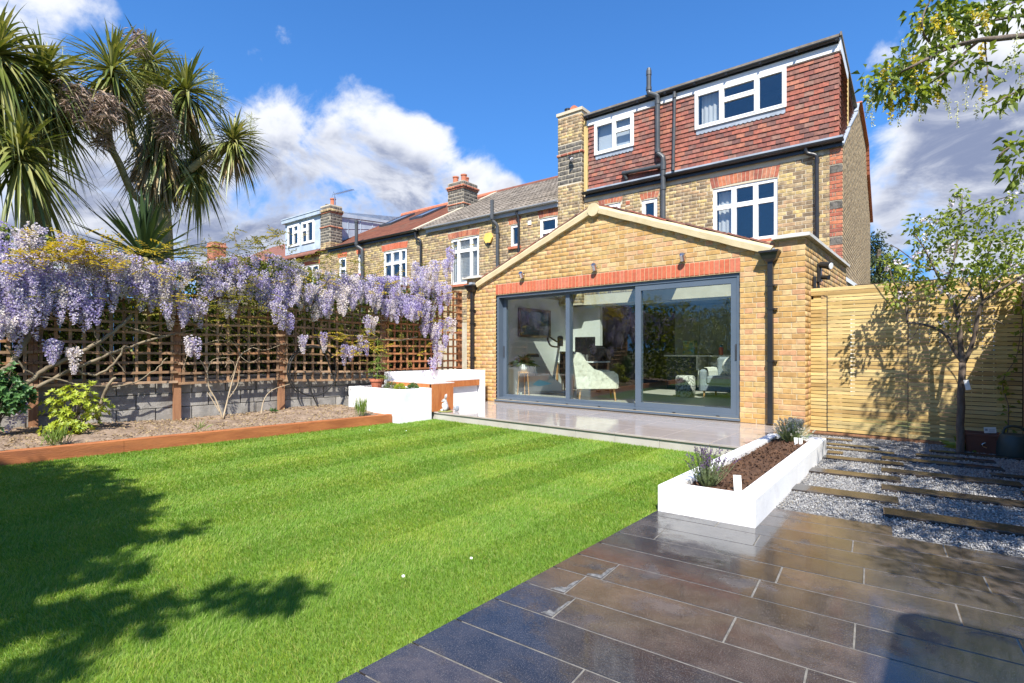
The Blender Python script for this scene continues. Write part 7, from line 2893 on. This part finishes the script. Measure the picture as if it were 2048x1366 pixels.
PZ = 0.485
dome_plant('cushion_plant', 'grey green feathery cushion plant next to the terracotta pot', (-7.47, 5.50, PZ), 0.115, 700, 'leaf_lavender')
dome_plant('cushion_plant', 'brightest lime green cushion plant in the corner planter', (-7.17, 5.46, PZ), 0.10, 800, 'leaf_lime')
dome_plant('cushion_plant', 'dark green cushion plant nearest the timber panel', (-6.93, 5.54, PZ), 0.11, 900, 'leaf_green')
t = thing('terracotta_pot', 'old terracotta pot on the corner planter holding a thin sapling', 'plant pot', (-7.83, 5.45, PZ - 0.03))
mb = MB()
mb.lathe([(0.075, 0), (0.105, 0.15), (0.12, 0.155), (0.122, 0.20), (0.105, 0.20), (0.10, 0.16)], (0, 0, 0), 18)
mb.build('pot', 'terracotta', t, smooth=False)
t = thing('potted_sapling', 'young feathery green sapling growing in the terracotta pot', 'sapling', (-7.83, 5.45, PZ + 0.12))
path = spline([(0, 0, 0), (0.01, 0.02, 0.25), (0.0, 0.03, 0.5), (-0.01, 0.02, 0.78)], 4)
mb = MB()
mb.tube(path, taper(len(path), 0.011, 0.004), 6)
mb.build('stem', 'leaf_seedling', t)
B, D = [], []
for i in range(46):
    k = rng.uniform(0.15, 1.0)
    B.append(path[int(k * (len(path) - 1))])
    a = rng.uniform(0, 6.28)
    D.append((math.cos(a), math.sin(a), rng.uniform(-0.1, 0.7)))
pinnate('leaves', B, D, 'leaf_seedling', t, n_leaf=9, length=0.20, leaf=0.06, width=0.014)


def lavender(label, c, n, h, spread, mat_leaf, mat_flower, fl=0.045):
    t = thing('lavender', label, 'lavender', c)
    P, D, U, Lw = [], [], [], []
    FP, FD = [], []
    mb = MB()
    for i in range(n):
        a = rng.uniform(0, 6.283)
        tilt = abs(rng.gauss(0, spread))
        d = Vector((math.cos(a) * math.sin(tilt), math.sin(a) * math.sin(tilt), math.cos(tilt)))
        L = h * rng.uniform(0.6, 1.05)
        b0 = Vector((math.cos(a) * 0.02, math.sin(a) * 0.02, 0))
        tip = b0 + d * L + Vector((0, 0, 0.02))
        mb.tube([b0, b0 + d * L * 0.5 + Vector((d.x, d.y, 0)) * 0.01, tip], [0.0022, 0.0018, 0.0015], 4, cap=False)
        for j in range(9):
            q = b0.lerp(tip, rng.uniform(0.05, 0.75))
            P.append(q)
            e = Vector((rng.gauss(0, 1), rng.gauss(0, 1), 0.5)).normalized()
            D.append(e * 0.6 + d)
            U.append((rng.gauss(0, 1), rng.gauss(0, 1), rng.gauss(0, 1)))
        if rng.random() < 0.8:
            for j in range(10):
                FP.append(tip + d * (fl * j / 10 - fl * 0.4))
                e = Vector((rng.gauss(0, 1), rng.gauss(0, 1), 0.4)).normalized()
                FD.append(e)
    mb.build('stems', mat_leaf, t, kind='stuff')
    leaves('foliage', np.array([tuple(q) for q in P]), np.array([tuple(q) for q in D]), np.array(U), nrg.uniform(0.02, 0.045, len(P)), 0.006, mat_leaf, t)
    leaves('flower_heads', np.array([tuple(q) for q in FP]), np.array([tuple(q) for q in FD]), rand_dirs(len(FP)), nrg.uniform(0.010, 0.016, len(FP)), 0.010, mat_flower, t)
    return t


lavender('dark green lavender with purple flower heads in the near end of the long planter', (-1.36, 3.78, 0.15), 90, 0.27, 0.42, 'leaf_lavender', 'petal_lavender')
lavender('pale bushy lavender with cream flower heads at the far end of the long planter', (-1.33, 6.2, 0.15), 190, 0.24, 0.62, 'leaf_pale', 'petal_cream', 0.03)

# ================================================================== CABBAGE PALMS BEYOND THE TRELLIS


def swords(name, c, axis, n, L, Wd, mat, parent, spread=(0.1, 2.3), droop=0.35, seg=5):
    """rosette of strap leaves arching away from a growing point"""
    c = np.array(c, float)
    ax = unit(np.array([axis], float))[0]
    e = np.cross(ax, [0.31, 0.57, 0.2])
    e /= np.linalg.norm(e)
    f = np.cross(ax, e)
    th = nrg.uniform(spread[0], spread[1], n)
    a = nrg.uniform(0, 2 * np.pi, n)
    D = ax[None] * np.cos(th)[:, None] + (e[None] * np.cos(a)[:, None] + f[None] * np.sin(a)[:, None]) * np.sin(th)[:, None]
    Ls = L * nrg.uniform(0.7, 1.12, n)
    S = unit(np.cross(D, np.array([[0.05, 0.02, 1.0]])))
    dr = droop * nrg.uniform(0.4, 1.5, n)
    rows = []
    w0 = Wd * nrg.uniform(0.75, 1.2, n)
    for k in range(seg + 1):
        t = k / seg
        w = w0 * (0.55 + 0.9 * t if t < 0.5 else 1.0) * (1.0 if t < 0.6 else max(0.02, (1 - t) / 0.4)) * 0.5
        p = c[None] + D * (Ls * t)[:, None] - np.array([[0, 0, 1.0]]) * (Ls * dr * t ** 2.2)[:, None]
        nrm = np.cross(S, D)
        rows += [p - S * w[:, None] + nrm * (w * 0.5)[:, None], p, p + S * w[:, None] + nrm * (w * 0.5)[:, None]]
    v = np.stack(rows, 1).reshape(-1, 3)
    q = []
    for k in range(seg):
        b_ = k * 3
        q += [[b_, b_ + 1, b_ + 4, b_ + 3], [b_ + 1, b_ + 2, b_ + 5, b_ + 4]]
    F = (np.arange(n)[:, None, None] * (3 * (seg + 1)) + np.array(q)[None]).reshape(-1, 4)
    return put(name, np_mesh(name, v, F, mat), parent)


def strands(name, c, n, L, mat, parent, up=False, spread=0.5):
    P, D = [], []
    for i in range(n):
        b_ = Vector(c) + Vector((rng.gauss(0, spread * 0.30), rng.gauss(0, spread * 0.30), rng.uniform(-spread * 1.3, 0.1) if not up else rng.uniform(0, L * 1.4)))
        P.append(b_)
        D.append((rng.gauss(0, 1), rng.gauss(0, 1), rng.uniform(-0.9, 0.2) if not up else rng.uniform(-0.1, 1.0)))
    m = len(P)
    return leaves(name, np.array([tuple(q) for q in P]), np.array(D), rand_dirs(m), L * nrg.uniform(0.4, 1.2, m) * (0.5 if up else 1), 0.0075, mat, parent, droop=0.35 if not up else 0.05)


def at_x(u, v, X):
    a = R(40.5)
    r, w = (u - 1024) / 1035, (702 - v) / 1035
    dx, dy = r * math.cos(a) - math.sin(a), r * math.sin(a) + math.cos(a)
    t = X / dx
    return Vector((X, dy * t, 1.15 + w * t))


PX_ = -10.5
palmA = wthing('cabbage_palm', 'tall branching cabbage palm with brown hanging flower remains', 'palm tree', tuple(at_x(325, 520, PX_).xy) + (-0.13,))
base = at_x(325, 520, PX_)
base.z = -0.13
forkA = at_x(312, 420, PX_)
mb = MB()
path = spline([base, at_x(322, 480, PX_), forkA], 5)
mb.tube(path, taper(len(path), 0.20, 0.16), 12)
mb.build('trunk', 'palm_bark', palmA, smooth=True)
HEADS = [  # branch path, head centre, leaf length, X offset
    ([(312, 420), (268, 390), (240, 330), (218, 275), (216, 150)], (224, 140), 0.92, 0.5), ([(312, 420), (288, 330), (262, 262), (272, 200)], (296, 128), 0.85, -0.5), ([(320, 420), (318, 330), (330, 250), (352, 200)], (372, 182), 0.95, 0.2),
    ([(325, 420), (360, 360), (410, 315), (440, 300)], (466, 282), 0.72, 0.4), ([(320, 420), (312, 330), (300, 250)], (318, 215), 0.95, -0.1), ([(318, 400), (350, 350), (372, 330)], (390, 318), 0.8, -0.5)]
for k, (br, hd, L, dx) in enumerate(HEADS):
    path = spline([at_x(u, v, PX_ + dx * i / len(br)) for i, (u, v) in enumerate(br)] + [at_x(*hd, PX_ + dx)], 5)
    mb = MB()
    mb.tube(path, taper(len(path), 0.07 if k else 0.055, 0.05), 9)
    mb.build('branch', 'palm_bark', palmA, smooth=True)
    c = at_x(*hd, PX_ + dx)
    ax = (Vector((0.1, 0, 1.0)) if k not in (3, 5) else Vector((0.1, 0.55, 0.8)))
    swords('leaf_rosette', c, ax, 150, L, 0.036, 'leaf_palm', palmA, (0.05, 1.9), 0.42)
    swords('drooping_leaves', c - Vector((0, 0, 0.10)), ax, 70, L * 0.9, 0.036, 'leaf_palm', palmA, (1.3, 2.5), 0.75)
    swords('dry_leaf_skirt', c - Vector((0, 0, 0.22)), (0, 0, 1), 26, L * 0.8, 0.036, 'leaf_palm_dry', palmA, (2.2, 2.95), 0.25)
swords('dry_leaf_skirt', at_x(312, 300, PX_), (0, 0, 1), 170, 1.05, 0.045, 'leaf_palm_dry', palmA, (2.5, 3.1), 0.15)
swords('dry_leaf_skirt', at_x(318, 250, PX_), (0, 0, 1), 120, 1.2, 0.045, 'leaf_palm_dry', palmA, (2.55, 3.1), 0.15)
swords('drooping_leaves', at_x(330, 290, PX_ + 0.15), (0.2, 0, 1), 90, 1.0, 0.045, 'leaf_palm', palmA, (2.1, 3.0), 0.25)
swords('drooping_leaves', at_x(395, 345, PX_ + 0.1), (0.2, 0.4, 1), 60, 0.9, 0.045, 'leaf_palm', palmA, (1.8, 2.9), 0.35)
for (u, v, n, s_, dx) in ((150, 205, 560, 0.26, 1.0), (180, 235, 420, 0.22, 1.05), (214, 225, 640, 0.22, 1.15), (318, 212, 600, 0.20, 0.95), (275, 95, 180, 0.2, 0.5), (205, 285, 220, 0.18, 0.8), (335, 265, 280, 0.2, 0.8)):
    strands('flower_remains', at_x(u, v - 22, PX_ + dx), n, 0.16, 'panicle', palmA, spread=s_)
for (u, v) in ((425, 160), (440, 190), (122, 120), (500, 240), (395, 165)):
    c = at_x(u, v + 20, PX_ + 0.1)
    mb = MB()
    mb.tube([c - Vector((0, 0, 0.3)), c + Vector((0.02, 0.02, 0.36))], [0.010, 0.004], 5)
    mb.build('flower_stalk', 'panicle_fresh', palmA)
    strands('flower_spray', c - Vector((0, 0, 0.06)), 190, 0.26, 'panicle_fresh', palmA, up=True, spread=0.20)

palmB = wthing('cabbage_palm', 'broad cabbage palm cut by the edge of the picture, hung with strap leaves', 'palm tree', tuple(at_x(70, 560, -10.0).xy) + (-0.13,))
b0 = at_x(70, 560, -10.0)
b0.z = -0.13
mb = MB()
path = spline([b0, at_x(72, 420, -10), at_x(70, 300, -10)], 5)
mb.tube(path, taper(len(path), 0.2, 0.13), 12)
mb.build('trunk', 'palm_bark', palmB, smooth=True)
for (u, v, L, dx) in ((88, 150, 0.85, 0.1), (-10, 110, 0.95, 0.4), (40, 310, 0.9, 0.6), (105, 235, 0.7, -0.3), (-20, 240, 0.9, 0.2)):
    c = at_x(u, v, -10 + dx)
    mb = MB()
    path = spline([at_x(70, 330, -10), (c + at_x(70, 330, -10)) / 2 - Vector((0, 0, 0.1)), c], 4)
    mb.tube(path, taper(len(path), 0.08, 0.06), 8)
    mb.build('branch', 'palm_bark', palmB, smooth=True)
    swords('leaf_rosette', c, (0.15, 0.05, 1), 135, L, 0.042, 'leaf_palm', palmB, (0.05, 1.9), 0.4)
    swords('drooping_leaves', c - Vector((0, 0, 0.08)), (0.2, 0, 1), 95, L, 0.042, 'leaf_palm', palmB, (1.3, 2.6), 0.7)
palmC = wthing('yucca', 'dark broad bladed yucca rosette just above the wisteria', 'yucca', tuple(at_x(287, 500, -9.4).xy) + (-0.13,))
c = at_x(287, 516, -9.4)
mb = MB()
mb.tube([(c.x, c.y, -0.13), (c.x, c.y, c.z)], [0.13, 0.10], 10)
mb.build('trunk', 'palm_bark', palmC, smooth=True)
swords('leaf_rosette', c, (0, 0, 1), 70, 1.05, 0.07, 'leaf_yucca', palmC, (0.05, 1.45), 0.05)
mb = None

# ================================================================== TREES OF THE RIGHT SIDE


def crown(name, centers, n, leaf, width, mat, parent, sh=1.0, gaps=0.0, zmin=-1, droop=0.2):
    """leaf clumps spread round the given (centre, radius) points"""
    P, D, U = [], [], []
    tot = sum(r ** 2 for _, r in centers)
    for c, r in centers:
        k = int(n * r * r / tot)
        d = rand_dirs(k, zmin, 1) * (nrg.random(k) ** 0.45)[:, None] * r
        d[:, 2] *= sh
        P.append(d + np.array(c)[None])
        D.append(d + rand_dirs(k) * r * 0.8)
        U.append(rand_dirs(k, 0.1, 1))
    P, D, U = np.concatenate(P), np.concatenate(D), np.concatenate(U)
    m = len(P)
    return leaves(name, P, D, U, leaf * nrg.uniform(0.65, 1.2, m), width * nrg.uniform(0.75, 1.2, m), mat, parent, droop=droop)


def on_y(u, v, Y):
    a = R(40.5)
    r, w = (u - 1024) / 1035, (702 - v) / 1035
    dx, dy = r * math.cos(a) - math.sin(a), r * math.sin(a) + math.cos(a)
    t = Y / dy
    return Vector((dx * t, Y, 1.15 + w * t))


AY = 7.75
ap = wthing('apple_tree', 'young apple tree in pale blossom standing in the gravel', 'tree', tuple(on_y(1920, 895, AY).xy) + (0.0,))
ab = on_y(1920, 893, AY)
ab.z = -0.02
fk = on_y(1925, 725, AY)
mb = MB()
path = spline([ab, on_y(1921, 850, AY), on_y(1922, 790, AY), fk], 5)
path = [p + Vector((rng.gauss(0, 0.003), rng.gauss(0, 0.003), 0)) for p in path]
mb.tube(path, [0.05] + taper(len(path) - 1, 0.039, 0.033), 10)
mb.build('trunk', 'bark', ap, smooth=True)
BR = [([(1925, 725), (1908, 700), (1893, 672), (1870, 656), (1840, 648), (1815, 646)], 0.022, 0.014, 0), ([(1815, 646), (1812, 615), (1800, 585), (1785, 560), (1778, 530)], 0.013, 0.006, -0.1), ([(1925, 725), (1921, 690), (1918, 650), (1912, 620), (1900, 595), (1888, 575)], 0.03, 0.016, 0.05),
      ([(1925, 730), (1940, 700), (1950, 665), (1956, 630), (1966, 605), (1990, 585), (2020, 568), (2050, 548)], 0.024, 0.012, -0.15), ([(1888, 575), (1870, 540), (1850, 500), (1830, 470)], 0.014, 0.006, 0), ([(1888, 575), (1905, 530), (1915, 480), (1922, 430), (1925, 390)], 0.014, 0.004, 0),
      ([(1966, 605), (1960, 560), (1975, 510), (1990, 460)], 0.012, 0.005, 0), ([(1912, 620), (1935, 590), (1950, 560), (1955, 520)], 0.010, 0.005, 0.2), ([(1870, 540), (1840, 530), (1800, 500), (1780, 490)], 0.009, 0.004, 0.15), ([(1956, 630), (1990, 640), (2010, 650)], 0.006, 0.003, -0.2),
      ([(1990, 585), (2010, 540), (2030, 500), (2045, 470)], 0.010, 0.004, -0.1), ([(1922, 430), (1960, 410), (2010, 395), (2040, 390)], 0.007, 0.003, -0.3), ([(1840, 648), (1820, 680), (1800, 660)], 0.005, 0.002, -0.1)]
tips = []
for pts, r0, r1, dy in BR:
    path = spline([on_y(u, v, AY + dy * i / len(pts)) for i, (u, v) in enumerate(pts)], 5)
    mb = MB()
    mb.tube(path, taper(len(path), r0, r1), 7)
    mb.build('branch', 'bark', ap, smooth=True)
    tips += path[len(path) // 3:]
CL = [(1800, 560, .20), (1780, 525, .17), (1830, 535, .2), (1850, 480, .2), (1830, 450, .16), (1880, 520, .2), (1900, 460, .2), (1920, 420, .17), (1925, 385, .10), (1950, 480, .22), (1940, 540, .2), (1975, 540, .2), (1990, 490, .2), (2010, 520, .22), (2030, 470, .2),
      (1960, 430, .17), (1985, 420, .14), (2030, 400, .12), (1865, 575, .16), (1905, 590, .14), (1790, 600, .12), (1815, 590, .12), (1890, 640, .09), (1925, 650, .08), (1990, 570, .16), (2040, 540, .2), (1890, 490, .18), (2035, 580, .14), (1870, 440, .12), (1905, 555, .16), (1780, 570, .1), (2045, 610, .1)]
cen = [(tuple(on_y(u, v, AY + rng.uniform(-0.45, 0.3))), r) for u, v, r in CL]
crown('leaves', [(c_, r_ * 0.86) for c_, r_ in cen], 2100, 0.064, 0.036, 'leaf_apple', ap)
P = []
mb = MB()
for i in range(44):
    c, r = rng.choice(cen)
    p = Vector(c) + Vector((rng.gauss(0, r * 0.6), -abs(rng.gauss(0, r * 0.6)), rng.gauss(0, r * 0.5)))
    for j in range(12):
        P.append(tuple(p + Vector((rng.gauss(0, 0.02), rng.gauss(0, 0.02), rng.gauss(0, 0.02)))))
m = len(P)
leaves('blossom', np.array(P), rand_dirs(m), rand_dirs(m), nrg.uniform(0.026, 0.038, m), 0.03, 'petal_blush', ap)
mb = MB()
q0 = on_y(1932, 760, AY - 0.06)
mb.beam(q0, q0 + Vector((0.02, 0.0, -0.11)), 0.045, 0.003, up=(0, 1, 0))
t = wthing('tree_label', 'pale plastic nursery label hanging from the apple tree trunk', 'plant label', tuple(q0))
mb.build('card', 'label_white', t)
mb = MB()
mb.tube([q0, q0 + Vector((-0.03, 0.02, 0.05))], 0.002, 4)
mb.build('tie', 'black_plastic', t)

# small creeper and weeds in the corner
tuft('corner_seedling', 'leafy green seedling growing beside the terracotta tub', 'plant', (0.07, 7.93, 0.02), 34, 0.22, 0.03, 0.05, 'leaf_apple', zmin=0.15)
t = thing('corner_climber', 'thin climbing plant with glossy leaves on the fence corner', 'climber', (0.45, 8.08, 0.2))
path = spline([(0, 0, -0.1), (0.02, 0.0, 0.3), (-0.03, -0.02, 0.6), (0.08, -0.06, 0.9), (0.12, -0.1, 1.3)], 5)
mb = MB()
mb.tube(path, taper(len(path), 0.006, 0.003), 5)
mb.build('stem', 'bark', t)
P = np.array([tuple(rng.choice(path)) for i in range(70)]) + nrg.normal(0, 0.035, (70, 3))
leaves('foliage', P, rand_dirs(70), rand_dirs(70, 0, 1), nrg.uniform(0.05, 0.08, 70), 0.045, 'leaf_apple', t)

# laburnum leaning over from the neighbouring garden
lb = wthing('laburnum', 'laburnum branches with yellow flower chains reaching in over the gravel', 'tree', (1.9, 4.6, -0.13))
mb = MB()
path = spline([(1.9, 4.6, -0.13), (1.8, 4.5, 1.0), (1.6, 4.4, 2.0), (1.45, 4.3, 2.6)], 5)
mb.tube(path, taper(len(path), 0.11, 0.07), 10)
mb.build('trunk', 'bark', lb, smooth=True)


def at_d(u, v, d):
    """point on the sight line at depth d in front of the camera"""
    a = R(40.5)
    r, w = (u - 1024) / 1035 * d, (702 - v) / 1035 * d
    return Vector((r * math.cos(a) - d * math.sin(a), r * math.sin(a) + d * math.cos(a), 1.15 + w))


LBR = [([(2200, 60), (2048, 72), (1990, 78), (1960, 80), (1900, 95), (1860, 115), (1820, 135), (1780, 155), (1745, 165)], 3.4, 0.022, 0.004), ([(1960, 80), (1930, 105), (1900, 135), (1870, 160), (1840, 180)], 3.4, 0.010, 0.003), ([(2048, 30), (1990, 40), (1950, 52), (1910, 65), (1890, 75)], 3.7, 0.012, 0.005),
       ([(1900, 95), (1865, 90), (1845, 60), (1850, 20), (1870, -10)], 3.5, 0.008, 0.004), ([(1970, 85), (1972, 110), (1975, 140), (1972, 165)], 3.3, 0.005, 0.002), ([(2100, 170), (2048, 178), (2010, 195), (1990, 208), (1965, 215)], 3.1, 0.007, 0.003), ([(2120, 280), (2048, 285), (2010, 300), (1995, 320)], 3.0, 0.008, 0.003),
       ([(2048, 0), (2010, 10), (1985, 20)], 3.6, 0.008, 0.004)]
tw = []
for pts, d, r0, r1 in LBR:
    path = spline([at_d(u, v, d + 0.15 * math.sin(i * 1.9)) for i, (u, v) in enumerate(pts)], 5)
    if pts[0][0] >= 2048:
        path = [Vector((1.45, 4.3, 2.6)), (Vector((1.45, 4.3, 2.6)) + path[0]) / 2 + Vector((0, 0, 0.12))] + path
        rr = [0.05, 0.035] + taper(len(path) - 2, r0, r1)
    else:
        rr = taper(len(path), r0, r1)
    mb = MB()
    mb.tube(path, rr, 7)
    mb.build('branch', 'bark', lb, smooth=True)
LC = [(1735, 150, .05, 3.4), (1760, 165, .10, 3.4), (1785, 150, .12, 3.4), (1800, 120, .10, 3.45), (1815, 175, .12, 3.4), (1840, 120, .13, 3.5), (1850, 160, .12, 3.4), (1870, 110, .12, 3.45), (1880, 60, .15, 3.55), (1860, 20, .14, 3.5), (1900, 30, .16, 3.6), (1930, 50, .14, 3.6), (1905, 130, .09, 3.4),
      (1945, 20, .14, 3.6), (1980, 30, .12, 3.6), (1940, 130, .08, 3.4), (1975, 150, .07, 3.3), (1970, 110, .05, 3.3), (1780, 185, .08, 3.4), (1830, 195, .08, 3.4), (1745, 200, .03, 3.4), (2010, 30, .1, 3.6), (2040, 20, .1, 3.6), (1990, 205, .06, 3.1), (2020, 190, .06, 3.1), (2045, 165, .1, 3.1), (2040, 110, .05, 3.2),
      (1965, 218, .03, 3.1), (2025, 290, .08, 3.0), (2050, 300, .10, 3.0), (2015, 330, .05, 3.0), (2050, 330, .1, 3.0), (1850, 195, .06, 3.4), (1870, 175, .06, 3.4), (1800, 205, .05, 3.4), (1885, 5, .12, 3.5), (1760, 180, .05, 3.4)]
cen = [(tuple(at_d(u, v, d)), r) for u, v, r, d in LC]
crown('leaves', cen, 1250, 0.064, 0.030, 'leaf_laburnum', lb, droop=0.35)
# flower chains
P, D = [], []
YP, YD = [], []
CH = [(1745, 170, 5, 0), (1745, 205, 14, 0), (1782, 195, 16, 1), (1785, 160, 12, 1), (1825, 110, 14, 1), (1830, 150, 14, 1), (1850, 185, 12, 0), (1815, 185, 14, 1), (1800, 200, 10, 0), (1842, 190, 10, 0), (1865, 165, 10, 0), (1872, 30, 12, 1), (1840, 35, 10, 1), (1895, 40, 12, 1), (1905, 55, 8, 1), (1975, 30, 10, 1),
      (1935, 150, 5, 0), (1950, 20, 8, 1), (1770, 125, 8, 1), (1855, 130, 9, 1), (2030, 90, 12, 0), (2015, 110, 10, 0), (2040, 130, 12, 0), (2040, 340, 9, 0), (2005, 215, 6, 0), (1895, 160, 8, 0), (1765, 140, 7, 1), (1775, 130, 9, 1), (2035, 60, 8, 0), (1970, 20, 7, 1)]
CH += [(rng.choice([1740, 1760, 1785, 1800, 1820, 1835, 1850, 1870, 1895, 1925, 1960]) + rng.uniform(-10, 10), rng.uniform(60, 200) if i % 2 else rng.uniform(120, 205), rng.randint(7, 15), 1 if rng.random() < 0.15 else 0) for i in range(34)]
CH = [c_ for c_ in CH if c_[0] > 1790 or c_[1] > 125]
mb = MB()
for (u, v, n, yel) in CH:
    c = at_d(u, v, 3.4 if u < 1990 else 3.1)
    mb.tube([c, c - Vector((0.005, 0, n * 0.0115))], 0.0015, 4, cap=False)
    for j in range(n):
        for k in range(3 if yel else 2):
            q = c - Vector((0, 0, j * 0.0115)) + Vector((rng.gauss(0, 0.010), rng.gauss(0, 0.010), 0)) * (1 - 0.5 * j / n)
            if yel and j < n * 0.75:
                YP.append(tuple(q))
                YD.append((rng.gauss(0, 1), rng.gauss(0, 1), rng.uniform(-0.6, 0.4)))
            else:
                P.append(tuple(q))
                D.append((rng.gauss(0, 1), rng.gauss(0, 1), -0.4))
mb.build('flower_stalks', 'panicle_fresh', lb, kind='stuff')
m = len(YP)
leaves('flowers', np.array(YP), np.array(YD), rand_dirs(m), nrg.uniform(0.018, 0.03, m), 0.02, 'petal_yellow', lb)
m = len(P)
leaves('flower_buds', np.array(P), np.array(D), rand_dirs(m), nrg.uniform(0.010, 0.017, m), 0.011, 'panicle_fresh', lb)
# rest of its crown, out of view, with clumps added to shade the gravel
cen = [((1.6 + rng.uniform(-0.8, 1.0), 5.0 + rng.uniform(-1.3, 1.2), 3.0 + rng.uniform(-0.7, 0.9)), rng.uniform(0.3, 0.55)) for i in range(16)]
cen = [c_ for c_ in cen if c_[0][0] - c_[1] > 0.62]
for i in range(26):
    cen.append(((rng.uniform(1.05, 2.1), rng.uniform(1.7, 4.6), rng.uniform(2.2, 3.2)), rng.uniform(0.2, 0.42)))
cen += [((0.95, 5.0, 2.9), 0.36), ((1.0, 5.7, 2.7), 0.38), ((0.95, 4.5, 3.2), 0.32), ((1.0, 6.4, 2.6), 0.36), ((0.9, 5.3, 3.4), 0.30)]
crown('far_leaves', cen, 10000, 0.085, 0.045, 'leaf_laburnum', lb)

# conifer and other trees standing beyond
yw = wthing('conifer_tree', 'dark green conifer behind the corner of the end house', 'tree', (-1.95, 21.5, -0.13))
mb = MB()
mb.tube([(-1.95, 21.5, -0.13), (-1.95, 21.5, 4.6)], [0.2, 0.06], 10)
mb.build('trunk', 'bark', yw)
cen = []
for i in range(46):
    k = rng.random()
    z = 0.8 + 4.3 * k
    rr = 1.15 * (1 - k) ** 0.8 + 0.25
    a = rng.uniform(0, 6.28)
    cen.append(((-1.95 + rr * math.cos(a) * rng.uniform(0.5, 1), 21.5 + rr * math.sin(a) * rng.uniform(0.5, 1), z), 0.34 + 0.26 * (1 - k)))
crown('foliage', cen, 7500, 0.14, 0.05, 'leaf_conifer', yw, sh=0.6)
for (nm, lab, x, y, h, r, mat, n) in (('leafy_tree', 'round green tree beyond the passage behind the apple tree', 4.6, 20.0, 5.4, 1.9, 'leaf_tree', 5200), ('leafy_tree', 'distant green tree low behind the right of the slatted fence', 2.2, 24.0, 4.6, 1.8, 'leaf_tree', 4200)):
    t = wthing(nm, lab, 'tree', (x, y, -0.13))
    mb = MB()
    mb.tube([(x, y, -0.13), (x + 0.1, y, h * 0.6)], [0.2, 0.09], 9)
    mb.build('trunk', 'bark', t)
    cen = [((x + rng.gauss(0, r * 0.45), y + rng.gauss(0, r * 0.45), h * 0.68 + rng.gauss(0, r * 0.36)), r * 0.38) for i in range(22)]
    crown('crown', cen, n, 0.13, 0.07, mat, t)

# ---- behind the camera: the tree whose shade falls over the lawn, and hedges closing the garden
st = wthing('shade_tree', 'large spreading tree behind the lawn throwing shade over the grass', 'tree', (-3.0, -4.8, -0.13))
mb = MB()
mb.tube(spline([(-3.0, -4.8, -0.13), (-3.05, -4.7, 1.4), (-2.95, -4.4, 2.8), (-2.9, -4.0, 3.8)], 5), taper(16, 0.24, 0.12), 12)
mb.build('trunk', 'bark', st, smooth=True)
cen = []
# crown clumps set back along the sun's path to shape the lawn shade
for (x, y, z, r) in [(-5.35, -2.9, 4.0, .62), (-4.9, -2.35, 4.0, .5), (-4.3, -2.1, 4.0, .48), (-3.7, -2.2, 4.0, .55), (-3.1, -2.15, 4.0, .5), (-2.55, -2.15, 4.0, .42), (-2.15, -2.45, 4.0, .45), (-1.75, -2.5, 4.0, .38), (-1.7, -2.85, 4.0, .45), (-2.5, -2.9, 4.1, .7), (-3.4, -3.0, 4.1, .8), (-4.4, -3.1, 4.1, .8),
                     (-1.2, -2.95, 4.0, .4), (-2.0, -3.5, 4.2, .8), (-3.2, -3.9, 4.3, .9), (-4.6, -4.0, 4.3, .9), (-0.95, -2.28, 4.0, .18), (-0.75, -2.18, 4.0, .12), (-1.1, -2.45, 4.0, .16), (-0.62, -1.78, 4.0, .13), (-0.50, -1.68, 4.0, .10), (-0.78, -1.92, 4.0, .10), (-0.6, -2.6, 4.0, .16), (-5.9, -3.4, 4.2, .7), (-6.6, -3.6, 4.2, .7),
                     (-2.0, -1.98, 4.0, .14), (-1.9, -1.75, 4.0, .12), (-2.9, -1.72, 4.0, .13), (-1.45, -2.15, 4.0, .13), (-1.5, -3.4, 4.0, .4)]:
    cen.append(((x, y, z), r))
crown('crown', cen, 26000, 0.12, 0.075, 'leaf_tree', st, sh=0.7)
mb = MB()
for (x, y, z, r) in [(-1.0, -2.3, 4.0, 0), (-0.6, -1.8, 4.0, 0), (-4.3, -2.4, 4.0, 0), (-2.0, -2.6, 4.0, 0), (-3.4, -2.5, 4.0, 0)]:
    mb.tube(spline([(-2.9, -4.0, 3.7), ((x - 2.9) / 2, (y - 4.0) / 2, 3.9), (x, y, z)], 4), taper(9, 0.06, 0.012), 6)
mb.build('limb', 'bark', st, smooth=True)


def hedge(label, a, b, h, d, n):
    a, b = Vector(a), Vector(b)
    t = nrg.random(n)
    ax = (b - a).normalized()
    nn = Vector((-ax.y, ax.x, 0))
    P = np.array(a)[None] + np.array(b - a)[None] * t[:, None] + np.array(nn)[None] * nrg.uniform(-d, d, n)[:, None]
    zz = h * nrg.random(n) ** 0.8 * (0.85 + 0.15 * np.sin(t * 23))
    P[:, 2] += zz
    o = leaves('hedge', P, rand_dirs(n), rand_dirs(n, 0, 1), nrg.uniform(0.12, 0.2, n), 0.10, 'leaf_hedge')
    tag(o, label, 'hedge')
    return o


hedge('tall leafy hedge along the far end of the garden behind the lawn', (-10, -13, -0.1), (4, -13, -0.1), 4.2, 0.7, 6500)
hedge('tall leafy hedge continuing the trellis side of the garden', (-9.3, -13, -0.1), (-8.9, -1.6, -0.1), 3.4, 0.5, 6500)
